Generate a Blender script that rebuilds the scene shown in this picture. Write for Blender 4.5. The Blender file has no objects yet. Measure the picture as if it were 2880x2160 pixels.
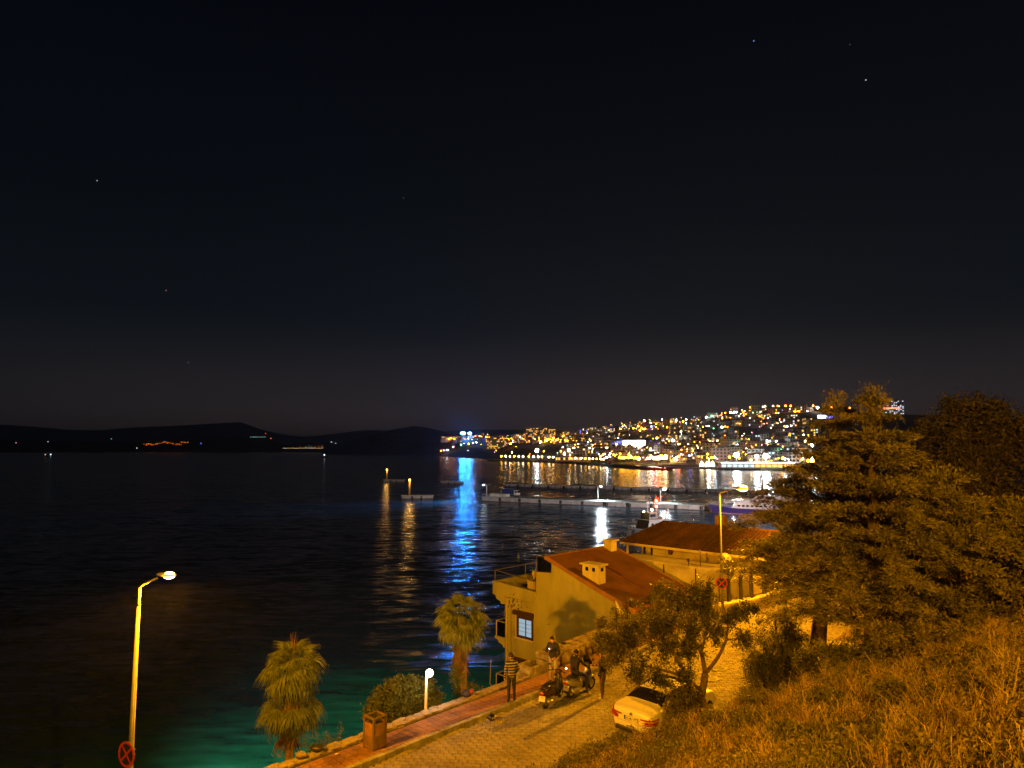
import bpy, bmesh, math, random
import numpy as np
from mathutils import Vector, Matrix, Euler

# ------------------------------------------------------------------ camera
SC = bpy.context.scene
FPX = 1870.0
PITCH = math.atan(180.0 / FPX)
CAMZ = 21.0
cam_d = bpy.data.cameras.new('camera')
cam_d.sensor_width = 36.0
cam_d.lens = 36.0 * FPX / 2880.0
cam_d.clip_start = 0.1
cam_d.clip_end = 60000.0
cam = bpy.data.objects.new('camera', cam_d)
SC.collection.objects.link(cam)
cam.location = (0, 0, CAMZ)
cam.rotation_euler = (math.pi / 2 + PITCH, 0, 0)
SC.camera = cam

# ------------------------------------------------------------------ night sky
world = bpy.data.worlds.new('World')
SC.world = world
world.use_nodes = True
wn, wl = world.node_tree.nodes, world.node_tree.links
wn.clear()
w_out = wn.new('ShaderNodeOutputWorld')
w_bg = wn.new('ShaderNodeBackground')
w_geo = wn.new('ShaderNodeNewGeometry')
w_neg = wn.new('ShaderNodeVectorMath'); w_neg.operation = 'SCALE'; w_neg.inputs['Scale'].default_value = -1.0
wl.new(w_geo.outputs['Incoming'], w_neg.inputs[0])
w_sep = wn.new('ShaderNodeSeparateXYZ')
wl.new(w_neg.outputs[0], w_sep.inputs[0])
w_ramp = wn.new('ShaderNodeValToRGB')
cr = w_ramp.color_ramp
cr.elements[0].position = 0.0; cr.elements[0].color = (0.0118, 0.0112, 0.0118, 1)
cr.elements[1].position = 0.62; cr.elements[1].color = (0.0005, 0.0012, 0.0034, 1)
for pos, c in ((0.06, (0.0078, 0.0096, 0.0124, 1)), (0.16, (0.0040, 0.0064, 0.0094, 1)), (0.34, (0.0018, 0.0034, 0.0056, 1))):
    e = cr.elements.new(pos); e.color = c
wl.new(w_sep.outputs['Z'], w_ramp.inputs[0])
# glow of the town on the low air, over the town
w_dot = wn.new('ShaderNodeVectorMath'); w_dot.operation = 'DOT_PRODUCT'
gd = Vector((0.30, 1.0, 0.02)).normalized()
w_dot.inputs[1].default_value = gd
wl.new(w_neg.outputs[0], w_dot.inputs[0])
w_map = wn.new('ShaderNodeMapRange'); w_map.interpolation_type = 'SMOOTHSTEP'
w_map.inputs['From Min'].default_value = 0.25; w_map.inputs['From Max'].default_value = 1.0
wl.new(w_dot.outputs['Value'], w_map.inputs['Value'])
w_mz = wn.new('ShaderNodeMapRange'); w_mz.interpolation_type = 'SMOOTHSTEP'
w_mz.inputs['From Min'].default_value = 0.20; w_mz.inputs['From Max'].default_value = 0.0
wl.new(w_sep.outputs['Z'], w_mz.inputs['Value'])
w_mul = wn.new('ShaderNodeMath'); w_mul.operation = 'MULTIPLY'
wl.new(w_map.outputs[0], w_mul.inputs[0]); wl.new(w_mz.outputs[0], w_mul.inputs[1])
w_mix = wn.new('ShaderNodeMix'); w_mix.data_type = 'RGBA'; w_mix.blend_type = 'ADD'
w_mix.inputs['B'].default_value = (0.0240, 0.0150, 0.0135, 1)
wl.new(w_mul.outputs[0], w_mix.inputs['Factor']); wl.new(w_ramp.outputs[0], w_mix.inputs['A'])
# a trace of twilight from the physical sky, sun far below the horizon
w_sky = wn.new('ShaderNodeTexSky'); w_sky.sky_type = 'NISHITA'; w_sky.sun_disc = False
w_sky.sun_elevation = math.radians(-6.0); w_sky.sun_rotation = math.radians(200.0)
w_mix2 = wn.new('ShaderNodeMix'); w_mix2.data_type = 'RGBA'; w_mix2.blend_type = 'ADD'
w_mix2.inputs['Factor'].default_value = 0.004
wl.new(w_mix.outputs['Result'], w_mix2.inputs['A']); wl.new(w_sky.outputs[0], w_mix2.inputs['B'])
last = w_mix2.outputs['Result']
def _ray(px, py):
    return Vector(((px - 1440) / FPX, math.cos(PITCH) - (1080 - py) / FPX * math.sin(PITCH), math.sin(PITCH) + (1080 - py) / FPX * math.cos(PITCH)))
# the handful of stars that show
for sx, sy, sc in ((2120, 115, (0.25, 0.45, 1.0)), (2435, 225, (0.6, 0.6, 0.5)), (273, 508, (0.35, 0.4, 0.4)), (467, 817, (0.6, 0.3, 0.3)), (530, 1020, (0.15, 0.2, 0.2)), (2145, 1025, (0.2, 0.3, 0.35)), (1135, 557, (0.2, 0.1, 0.1)), (2390, 125, (0.12, 0.14, 0.14))):
    n1 = wn.new('ShaderNodeVectorMath'); n1.operation = 'DOT_PRODUCT'
    n1.inputs[1].default_value = _ray(sx, sy).normalized()
    wl.new(w_neg.outputs[0], n1.inputs[0])
    n2 = wn.new('ShaderNodeMath'); n2.operation = 'GREATER_THAN'; n2.inputs[1].default_value = math.cos(0.0007)
    wl.new(n1.outputs['Value'], n2.inputs[0])
    n3 = wn.new('ShaderNodeMix'); n3.data_type = 'RGBA'; n3.blend_type = 'ADD'
    n3.inputs['B'].default_value = (*sc, 1)
    wl.new(n2.outputs[0], n3.inputs['Factor']); wl.new(last, n3.inputs['A'])
    last = n3.outputs['Result']
wl.new(last, w_bg.inputs['Color'])
w_bg.inputs['Strength'].default_value = 1.0
wl.new(w_bg.outputs[0], w_out.inputs['Surface'])

# ------------------------------------------------------------------ exposure and render settings
SC.view_settings.view_transform = 'Standard'
SC.view_settings.look = 'None'
SC.view_settings.gamma = 1.0
SC.view_settings.exposure = 0.0
SC.view_settings.use_curve_mapping = False
SC.render.engine = 'CYCLES'
SC.cycles.use_denoising = True
SC.cycles.denoiser = 'OPENIMAGEDENOISE'
SC.cycles.max_bounces = 5
SC.cycles.diffuse_bounces = 2
SC.cycles.glossy_bounces = 3
SC.cycles.transparent_max_bounces = 8
SC.cycles.sample_clamp_indirect = 4.0
SC.cycles.use_light_tree = True
SC.cycles.caustics_reflective = False
SC.cycles.caustics_refractive = False

# ------------------------------------------------------------------ helpers
C = SC.collection
RNG = random.Random(7)
NP = np.random.default_rng(11)

def P(px, py, depth):
    """world point seen at a photograph pixel, at world distance depth along +Y"""
    r = _ray(px, py)
    return Vector((0, 0, CAMZ)) + r * (depth / r.y)
def atz(px, py, z):
    r = _ray(px, py)
    return Vector((0, 0, CAMZ)) + r * ((z - CAMZ) / r.z)

class MB:
    def __init__(self): self.v = []; self.f = []; self.m = []; self.cm = 0
    def add(self, vs, fs):
        o = len(self.v); self.v.extend(Vector(q) for q in vs)
        for q in fs: self.f.append(tuple(i + o for i in q)); self.m.append(self.cm)
        return self
    def box(self, c, size, R=None, taper=1.0):
        x, y, z = size[0] / 2, size[1] / 2, size[2] / 2
        vs = [Vector(q) for q in ((-x, -y, -z), (x, -y, -z), (x, y, -z), (-x, y, -z), (-x * taper, -y * taper, z), (x * taper, -y * taper, z), (x * taper, y * taper, z), (-x * taper, y * taper, z))]
        if R is not None: vs = [R @ q for q in vs]
        return self.add([q + Vector(c) for q in vs], [(3, 2, 1, 0), (4, 5, 6, 7), (0, 1, 5, 4), (1, 2, 6, 5), (2, 3, 7, 6), (3, 0, 4, 7)])
    def bar(self, p0, p1, w, h=None):
        p0, p1 = Vector(p0), Vector(p1); d = p1 - p0
        R = d.to_track_quat('X', 'Z').to_matrix()
        return self.box((p0 + p1) / 2, (d.length, w, h or w), R)
    def tube(self, pts, radii, n=8, cap=True, squash=1.0):
        pts = [Vector(q) for q in pts]; o = len(self.v); N = len(pts)
        if not hasattr(radii, '__len__'): radii = [radii] * N
        ref = None
        for i, q in enumerate(pts):
            d = (pts[min(i + 1, N - 1)] - pts[max(i - 1, 0)]).normalized()
            if ref is None:
                ref = Vector((0, 0, 1)) if abs(d.z) < 0.9 else Vector((1, 0, 0))
            a = (ref - d * ref.dot(d)).normalized(); b = d.cross(a); ref = a
            for k in range(n):
                t = 2 * math.pi * k / n
                self.v.append(q + (a * math.cos(t) * squash + b * math.sin(t)) * radii[i])
        for i in range(N - 1):
            for k in range(n):
                self.f.append((o + i * n + k, o + i * n + (k + 1) % n, o + (i + 1) * n + (k + 1) % n, o + (i + 1) * n + k)); self.m.append(self.cm)
        if cap:
            self.f.append(tuple(o + k for k in range(n))[::-1]); self.m.append(self.cm)
            self.f.append(tuple(o + (N - 1) * n + k for k in range(n))); self.m.append(self.cm)
        return self
    def lathe(self, prof, c=(0, 0, 0), n=16, R=None):
        o = len(self.v)
        for r, z in prof:
            for k in range(n):
                t = 2 * math.pi * k / n
                q = Vector((r * math.cos(t), r * math.sin(t), z))
                if R is not None: q = R @ q
                self.v.append(q + Vector(c))
        for i in range(len(prof) - 1):
            for k in range(n):
                self.f.append((o + i * n + k, o + i * n + (k + 1) % n, o + (i + 1) * n + (k + 1) % n, o + (i + 1) * n + k)); self.m.append(self.cm)
        self.f.append(tuple(o + k for k in range(n))[::-1]); self.m.append(self.cm)
        self.f.append(tuple(o + (len(prof) - 1) * n + k for k in range(n))); self.m.append(self.cm)
        return self
    def ball(self, c, r, n=8, rings=6, sc=(1, 1, 1)):
        prof = [(max(1e-3, math.sin(math.pi * i / rings)), -math.cos(math.pi * i / rings)) for i in range(rings + 1)]
        o = len(self.v)
        self.lathe([(a * r, b * r) for a, b in prof], (0, 0, 0), n)
        for i in range(o, len(self.v)):
            q = self.v[i]; self.v[i] = Vector((q.x * sc[0], q.y * sc[1], q.z * sc[2])) + Vector(c)
        return self
    def prism(self, poly, off):
        """polygon (3-D points) extruded by the vector off"""
        n = len(poly); a = [Vector(q) for q in poly]; b = [q + Vector(off) for q in a]
        return self.add(a + b, [tuple(range(n))[::-1], tuple(range(n, 2 * n))] + [(i, (i + 1) % n, (i + 1) % n + n, i + n) for i in range(n)])
    def quad(self, *q): return self.add(q, [tuple(range(len(q)))])
    def torus(self, c, R_, r, axis='Z', n=20, m=8):
        pts = []
        o = len(self.v)
        for i in range(n):
            a = 2 * math.pi * i / n
            for j in range(m):
                b = 2 * math.pi * j / m
                x, y, z = (R_ + r * math.cos(b)) * math.cos(a), (R_ + r * math.cos(b)) * math.sin(a), r * math.sin(b)
                q = {'Z': (x, y, z), 'Y': (x, z, y), 'X': (z, x, y)}[axis]
                self.v.append(Vector(q) + Vector(c))
        for i in range(n):
            for j in range(m):
                self.f.append((o + i * m + j, o + ((i + 1) % n) * m + j, o + ((i + 1) % n) * m + (j + 1) % m, o + i * m + (j + 1) % m)); self.m.append(self.cm)
        return self
    def mesh(self, name, mats, smooth=False):
        me = bpy.data.meshes.new(name)
        me.from_pydata([tuple(q) for q in self.v], [], self.f)
        if not isinstance(mats, (list, tuple)): mats = [mats]
        for m in mats: me.materials.append(m)
        if len(mats) > 1: me.polygons.foreach_set('material_index', self.m)
        if smooth: me.polygons.foreach_set('use_smooth', [True] * len(self.f))
        me.validate(); me.update()
        return me
    def fix(self, me):
        bm = bmesh.new(); bm.from_mesh(me); bmesh.ops.recalc_face_normals(bm, faces=bm.faces); bm.to_mesh(me); bm.free()
    def build(self, name, mats, parent=None, smooth=False, bevel=0.0, world=True):
        """one mesh object; with world=True the points are world points and are moved into the parent's frame"""
        if parent is not None and world:
            o = parent
            off = Vector((0, 0, 0))
            while o is not None: off += o.location; o = o.parent
            self.v = [q - off for q in self.v]
        me = self.mesh(name, mats, smooth)
        self.fix(me)
        ob = link(name, me, parent)
        if bevel:
            b = ob.modifiers.new('bevel', 'BEVEL'); b.width = bevel; b.segments = 2; b.limit_method = 'ANGLE'
        return ob

def link(name, data, parent=None):
    ob = bpy.data.objects.new(name, data); C.objects.link(ob)
    if parent is not None: ob.parent = parent
    return ob
def thing(name, label, cat, loc=(0, 0, 0), rz=0.0, group=None):
    o = bpy.data.objects.new(name, None); C.objects.link(o)
    o.location = loc; o.rotation_euler = (0, 0, rz); o.empty_display_size = 0.2
    o['label'] = label; o['category'] = cat
    if group: o['group'] = group
    return o
def tag(o, label, cat, group=None):
    o['label'] = label; o['category'] = cat
    if group: o['group'] = group
    return o
def structure(o): o['kind'] = 'structure'; return o
def stuff(o): o['kind'] = 'stuff'; return o
def dup(root, loc, rz=None, label=None):
    r = root.copy(); C.objects.link(r); r.location = loc
    if rz is not None: r.rotation_euler = (0, 0, rz)
    if label: r['label'] = label
    for ch in list(root.children):
        c = ch.copy(); C.objects.link(c); c.parent = r
        for g in list(ch.children):
            d = g.copy(); C.objects.link(d); d.parent = c
    return r
def raw_mesh(name, V, F, mat, smooth=False):
    """numpy vertices (N,3) and equal-sized faces (M,k)"""
    me = bpy.data.meshes.new(name)
    k = F.shape[1]
    me.vertices.add(len(V)); me.vertices.foreach_set('co', np.ascontiguousarray(V, np.float32).ravel())
    me.loops.add(F.size); me.loops.foreach_set('vertex_index', np.ascontiguousarray(F, np.int32).ravel())
    me.polygons.add(len(F))
    me.polygons.foreach_set('loop_start', np.arange(0, F.size, k, dtype=np.int32))
    me.polygons.foreach_set('loop_total', np.full(len(F), k, np.int32))
    if smooth: me.polygons.foreach_set('use_smooth', np.ones(len(F), bool))
    me.materials.append(mat); me.update(calc_edges=True); me.validate()
    return me

# ------------------------------------------------------------------ materials
def mat(name, col, rough=0.7, var=0.25, scale=3.0, bump=0.0, bscale=20.0, metal=0.0, spec=0.4, col2=None, coord='Object', detail=5.0, thr=None, coat=0.0):
    m = bpy.data.materials.new(name); m.use_nodes = True
    n, l = m.node_tree.nodes, m.node_tree.links
    b = n['Principled BSDF']
    b.inputs['Roughness'].default_value = rough; b.inputs['Metallic'].default_value = metal
    b.inputs['Specular IOR Level'].default_value = spec; b.inputs['Coat Weight'].default_value = coat
    tc = n.new('ShaderNodeTexCoord')
    nz = n.new('ShaderNodeTexNoise'); nz.inputs['Scale'].default_value = scale; nz.inputs['Detail'].default_value = detail
    l.new(tc.outputs[coord], nz.inputs['Vector'])
    rp = n.new('ShaderNodeValToRGB')
    c2 = col2 if col2 else tuple(max(0, q * (1 - var)) for q in col)
    c1 = col if col2 else tuple(min(1, q * (1 + var)) for q in col)
    lo, hi = thr if thr else (0.3, 0.7)
    rp.color_ramp.elements[0].position = lo; rp.color_ramp.elements[0].color = (*c2, 1)
    rp.color_ramp.elements[1].position = hi; rp.color_ramp.elements[1].color = (*c1, 1)
    l.new(nz.outputs['Fac'], rp.inputs[0]); l.new(rp.outputs[0], b.inputs['Base Color'])
    if bump:
        n2 = n.new('ShaderNodeTexNoise'); n2.inputs['Scale'].default_value = bscale; n2.inputs['Detail'].default_value = 6
        l.new(tc.outputs[coord], n2.inputs['Vector'])
        bp = n.new('ShaderNodeBump'); bp.inputs['Strength'].default_value = bump; bp.inputs['Distance'].default_value = 0.05
        l.new(n2.outputs['Fac'], bp.inputs['Height']); l.new(bp.outputs[0], b.inputs['Normal'])
    return m
def rand_mat(name, cols, rough=0.8, bump=0.3, bscale=30.0, scale=6.0):
    """colour drawn per object from a ramp, plus grain"""
    m = mat(name, cols[0], rough, 0.3, scale, bump, bscale)
    n, l = m.node_tree.nodes, m.node_tree.links
    oi = n.new('ShaderNodeObjectInfo'); r2 = n.new('ShaderNodeValToRGB')
    r2.color_ramp.elements[0].color = (*cols[0], 1); r2.color_ramp.elements[1].color = (*cols[-1], 1)
    for i, c in enumerate(cols[1:-1]):
        e = r2.color_ramp.elements.new((i + 1) / (len(cols) - 1)); e.color = (*c, 1)
    l.new(oi.outputs['Random'], r2.inputs[0])
    mx = n.new('ShaderNodeMix'); mx.data_type = 'RGBA'; mx.blend_type = 'MULTIPLY'; mx.inputs['Factor'].default_value = 1.0
    rp = [q for q in n if q.type == 'VALTORGB' and q is not r2][0]
    rp.color_ramp.elements[0].color = (0.62, 0.6, 0.58, 1); rp.color_ramp.elements[1].color = (1.15, 1.12, 1.1, 1)
    l.new(r2.outputs[0], mx.inputs['A']); l.new(rp.outputs[0], mx.inputs['B'])
    l.new(mx.outputs['Result'], n['Principled BSDF'].inputs['Base Color'])
    return m
def leaf_mat(name, c1, c2, rough=0.6, scale=1.3, trans=0.25):
    """leaf colour that changes from face to face (random per island) and clump to clump"""
    m = bpy.data.materials.new(name); m.use_nodes = True
    n, l = m.node_tree.nodes, m.node_tree.links
    b = n['Principled BSDF']; b.inputs['Roughness'].default_value = rough; b.inputs['Specular IOR Level'].default_value = 0.25
    g = n.new('ShaderNodeNewGeometry'); tc = n.new('ShaderNodeTexCoord')
    nz = n.new('ShaderNodeTexNoise'); nz.inputs['Scale'].default_value = scale; nz.inputs['Detail'].default_value = 2
    l.new(tc.outputs['Object'], nz.inputs['Vector'])
    ad = n.new('ShaderNodeMath'); ad.operation = 'MULTIPLY_ADD'; ad.inputs[1].default_value = 0.45
    l.new(g.outputs['Random Per Island'], ad.inputs[0])
    sb = n.new('ShaderNodeMath'); sb.operation = 'SUBTRACT'; sb.inputs[1].default_value = 0.22
    l.new(nz.outputs['Fac'], sb.inputs[0]); l.new(sb.outputs[0], ad.inputs[2])
    rp = n.new('ShaderNodeValToRGB')
    rp.color_ramp.elements[0].position = 0.2; rp.color_ramp.elements[0].color = (*c1, 1)
    rp.color_ramp.elements[1].position = 0.8; rp.color_ramp.elements[1].color = (*c2, 1)
    l.new(ad.outputs[0], rp.inputs[0]); l.new(rp.outputs[0], b.inputs['Base Color'])
    if trans:
        t = n.new('ShaderNodeBsdfTranslucent'); mx = n.new('ShaderNodeMixShader'); mx.inputs[0].default_value = trans
        l.new(rp.outputs[0], t.inputs['Color']); l.new(b.outputs[0], mx.inputs[1]); l.new(t.outputs[0], mx.inputs[2])
        l.new(mx.outputs[0], n['Material Output'].inputs['Surface'])
    return m
def glow(name, col, strength, sampling='AUTO'):
    m = bpy.data.materials.new(name); m.use_nodes = True
    n, l = m.node_tree.nodes, m.node_tree.links
    n.remove(n['Principled BSDF'])
    e = n.new('ShaderNodeEmission'); e.inputs['Color'].default_value = (*col, 1); e.inputs['Strength'].default_value = strength
    l.new(e.outputs[0], n['Material Output'].inputs['Surface'])
    m.cycles.emission_sampling = sampling
    return m
def glass(name, tint=(0.5, 0.6, 0.62), rough=0.05, mixf=0.35):
    m = bpy.data.materials.new(name); m.use_nodes = True
    n, l = m.node_tree.nodes, m.node_tree.links
    n.remove(n['Principled BSDF'])
    tr = n.new('ShaderNodeBsdfTransparent'); tr.inputs['Color'].default_value = (*tint, 1)
    gl = n.new('ShaderNodeBsdfGlossy'); gl.inputs['Roughness'].default_value = rough
    fr = n.new('ShaderNodeFresnel'); fr.inputs['IOR'].default_value = 1.5
    mx = n.new('ShaderNodeMixShader')
    ad = n.new('ShaderNodeMath'); ad.operation = 'ADD'; ad.inputs[1].default_value = mixf * 0.2; ad.use_clamp = True
    l.new(fr.outputs[0], ad.inputs[0]); l.new(ad.outputs[0], mx.inputs[0]); l.new(tr.outputs[0], mx.inputs[1]); l.new(gl.outputs[0], mx.inputs[2])
    l.new(mx.outputs[0], n['Material Output'].inputs['Surface'])
    return m

SODIUM = (1.0, 0.355, 0.004)
SODIUM2 = (1.0, 0.41, 0.008)
M = {}
M['road_bed'] = mat('road bed grit', (0.15, 0.14, 0.13), 0.95, 0.4, 4, 0.5, 40)
M['brick'] = rand_mat('paving block', [(0.24, 0.23, 0.21), (0.30, 0.28, 0.25), (0.27, 0.25, 0.23), (0.33, 0.30, 0.27)], 0.85, 0.5, 60)
M['brick_far'] = mat('paving block worn', (0.28, 0.26, 0.24), 0.85, 0.28, 5, 0.5, 60, detail=8)
M['tile'] = rand_mat('red paving tile', [(0.30, 0.15, 0.10), (0.36, 0.19, 0.13), (0.27, 0.15, 0.11), (0.34, 0.2, 0.15)], 0.85, 0.4, 60)
M['kerb'] = mat('kerb concrete', (0.30, 0.29, 0.27), 0.9, 0.3, 5, 0.5, 40)
M['mortar'] = mat('lime mortar', (0.30, 0.27, 0.22), 0.95, 0.35, 6, 0.8, 25)
M['stone'] = rand_mat('rubble stone', [(0.34, 0.29, 0.22), (0.42, 0.36, 0.28), (0.28, 0.24, 0.19), (0.47, 0.41, 0.32)], 0.9, 0.7, 18)
M['soil'] = mat('dry hillside soil', (0.10, 0.07, 0.042), 0.95, 0.45, 1.3, 0.8, 9, coord='Object')
M['bank'] = mat('shore bank earth', (0.12, 0.10, 0.06), 0.95, 0.45, 1.0, 0.8, 6)
M['stucco'] = mat('yellow stucco', (0.39, 0.385, 0.21), 0.92, 0.13, 0.8, 0.25, 60, detail=8)
M['stucco2'] = mat('pale stucco', (0.50, 0.44, 0.32), 0.92, 0.14, 0.7, 0.25, 50, detail=8)
M['white_wall'] = mat('white washed wall', (0.66, 0.62, 0.52), 0.9, 0.12, 1.2, 0.2, 50, detail=8)
M['felt'] = mat('red roofing felt', (0.17, 0.075, 0.032), 0.92, 0.14, 0.6, 0.15, 80, detail=9)
M['felt_edge'] = mat('roof edge trim', (0.30, 0.15, 0.07), 0.85, 0.2, 2)
M['rooftile'] = rand_mat('clay roof tile', [(0.055, 0.022, 0.013), (0.075, 0.03, 0.017), (0.045, 0.02, 0.012)], 0.85, 0.3, 30)
M['dark_wood'] = mat('dark brown wood', (0.06, 0.03, 0.018), 0.6, 0.3, 6)
M['shutter'] = mat('grey slat shutter', (0.17, 0.15, 0.11), 0.7, 0.15, 8)
M['alu'] = mat('painted metal rail', (0.55, 0.55, 0.52), 0.45, 0.1, 8, metal=0.3)
M['iron'] = mat('black wrought iron', (0.05, 0.048, 0.045), 0.55, 0.3, 10, 0.2, 60)
M['galv'] = mat('galvanised steel', (0.22, 0.22, 0.21), 0.42, 0.12, 6, metal=0.55)
M['dish'] = mat('dish white paint', (0.62, 0.60, 0.54), 0.6, 0.1, 6)
M['black_rubber'] = mat('black rubber', (0.02, 0.02, 0.02), 0.75, 0.3, 12)
M['black_plastic'] = mat('black plastic', (0.025, 0.025, 0.028), 0.4, 0.2, 12)
M['silver'] = mat('silver plastic', (0.42, 0.42, 0.42), 0.35, 0.1, 10, metal=0.5)
M['chrome'] = mat('chrome', (0.75, 0.75, 0.75), 0.15, 0.05, 8, metal=1.0)
M['bark'] = mat('rough bark', (0.10, 0.07, 0.045), 0.95, 0.4, 8, 0.9, 25)
M['bark_pale'] = mat('pale bark', (0.20, 0.14, 0.085), 0.95, 0.35, 8, 0.8, 30)
M['palm_bark'] = mat('palm trunk fibre', (0.24, 0.17, 0.10), 0.95, 0.35, 10, 0.9, 30)
def weather(m, scale, lo, hi, stretch=(1, 1, 1), seed=0.0):
    """stains and wear: multiply the base colour by uneven noise laid out in the place"""
    n, l = m.node_tree.nodes, m.node_tree.links; b = n['Principled BSDF']; src = b.inputs['Base Color'].links[0].from_socket
    g = n.new('ShaderNodeNewGeometry'); mp = n.new('ShaderNodeMapping'); mp.inputs['Scale'].default_value = stretch; mp.inputs['Location'].default_value = (seed, seed * 2, seed * 3)
    nz = n.new('ShaderNodeTexNoise'); nz.inputs['Scale'].default_value = scale; nz.inputs['Detail'].default_value = 7; nz.inputs['Roughness'].default_value = .62
    l.new(g.outputs['Position'], mp.inputs['Vector']); l.new(mp.outputs[0], nz.inputs['Vector'])
    rp = n.new('ShaderNodeValToRGB'); rp.color_ramp.elements[0].position = .36; rp.color_ramp.elements[1].position = .60
    rp.color_ramp.elements[0].color = (lo, lo * .97, lo * .92, 1); rp.color_ramp.elements[1].color = (hi, hi, hi, 1)
    mx = n.new('ShaderNodeMix'); mx.data_type = 'RGBA'; mx.blend_type = 'MULTIPLY'; mx.inputs['Factor'].default_value = 1.0
    l.new(nz.outputs['Fac'], rp.inputs[0]); l.new(src, mx.inputs['A']); l.new(rp.outputs[0], mx.inputs['B']); l.new(mx.outputs['Result'], b.inputs['Base Color'])
for k_, a_ in (('brick', (.55, .62, 1.08)), ('brick_far', (.55, .62, 1.08)), ('tile', (.8, .65, 1.08)), ('kerb', (1.2, .6, 1.05)), ('stucco', (.9, .80, 1.06, (1, 1, .35))), ('stucco2', (.9, .75, 1.06, (1, 1, .35))), ('white_wall', (.9, .78, 1.04, (1, 1, .35))), ('felt', (.7, .72, 1.12)), ('rooftile', (.8, .6, 1.2)), ('mortar', (1.5, .65, 1.1)), ('galv', (1.5, .75, 1.05, (1, 1, .4)))): weather(M[k_], *a_)
M['night_glass'] = mat('dark window glass', (0.012, 0.014, 0.018), 0.08, 0.1, 3, spec=0.6)
M['skin'] = mat('skin', (0.42, 0.24, 0.16), 0.6, 0.08, 10)
M['hair'] = mat('dark hair', (0.018, 0.013, 0.01), 0.6, 0.3, 30)
M['concrete'] = mat('weathered concrete', (0.40, 0.37, 0.33), 0.92, 0.25, 2.0, 0.5, 25, detail=8)
M['rust'] = mat('rusty steel', (0.20, 0.11, 0.06), 0.8, 0.35, 6, 0.3, 30)
# ------------------------------------------------------------------ frame of the road: s along it, w across it (w > 0 towards the viewer)
O = Vector((-6.09, 20.4, 0)); T = Vector((0.69, 0.724, 0)); N = Vector((0.724, -0.69, 0))
ROADANG = math.atan2(T.y, T.x)
def rz(s): return 11.7 + 0.0012 * max(0.0, s - 6.0) ** 2
def SW(s, w, z=0.0): return O + T * s + N * w + Vector((0, 0, z))
def sw_of(x, y):
    d = Vector((x, y, 0)) - Vector((O.x, O.y, 0)); return d.dot(T), d.dot(N)
def foot(s): return 5.45 + 1.6 * min(1.0, max(0.0, (s - 6.2) / 1.6))
def hsh(x, y): return math.sin(x * 1.3 + 2 * math.sin(y * .7)) * .5 + math.sin(y * 1.9 + x * .43) * .5
def ground_z(s, w):
    if w < -0.55:
        d = -0.55 - w
        return rz(s) - 0.35 - (d * 1.35 if d < 5 else 6.75 + (d - 5) * 0.60 if d < 15 else 12.75 + (d - 15) * .2) + 0.25 * hsh(s * .6, w * .7)
    fo = foot(s)
    if w <= fo: return rz(s) - 0.12
    d = w - fo
    z = rz(s) - 0.10 + d * 0.50 + 0.16 * hsh(s * .55, w * .8) * min(1, d) + 0.07 * hsh(s * 2.1 + 3, w * 2.3) * min(1, d)
    if s > 6.5: z += 0.25 * min(1.0, d * .6)
    top = 18.3 + 0.05 * hsh(s, w)
    return z if z < top else top

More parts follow.
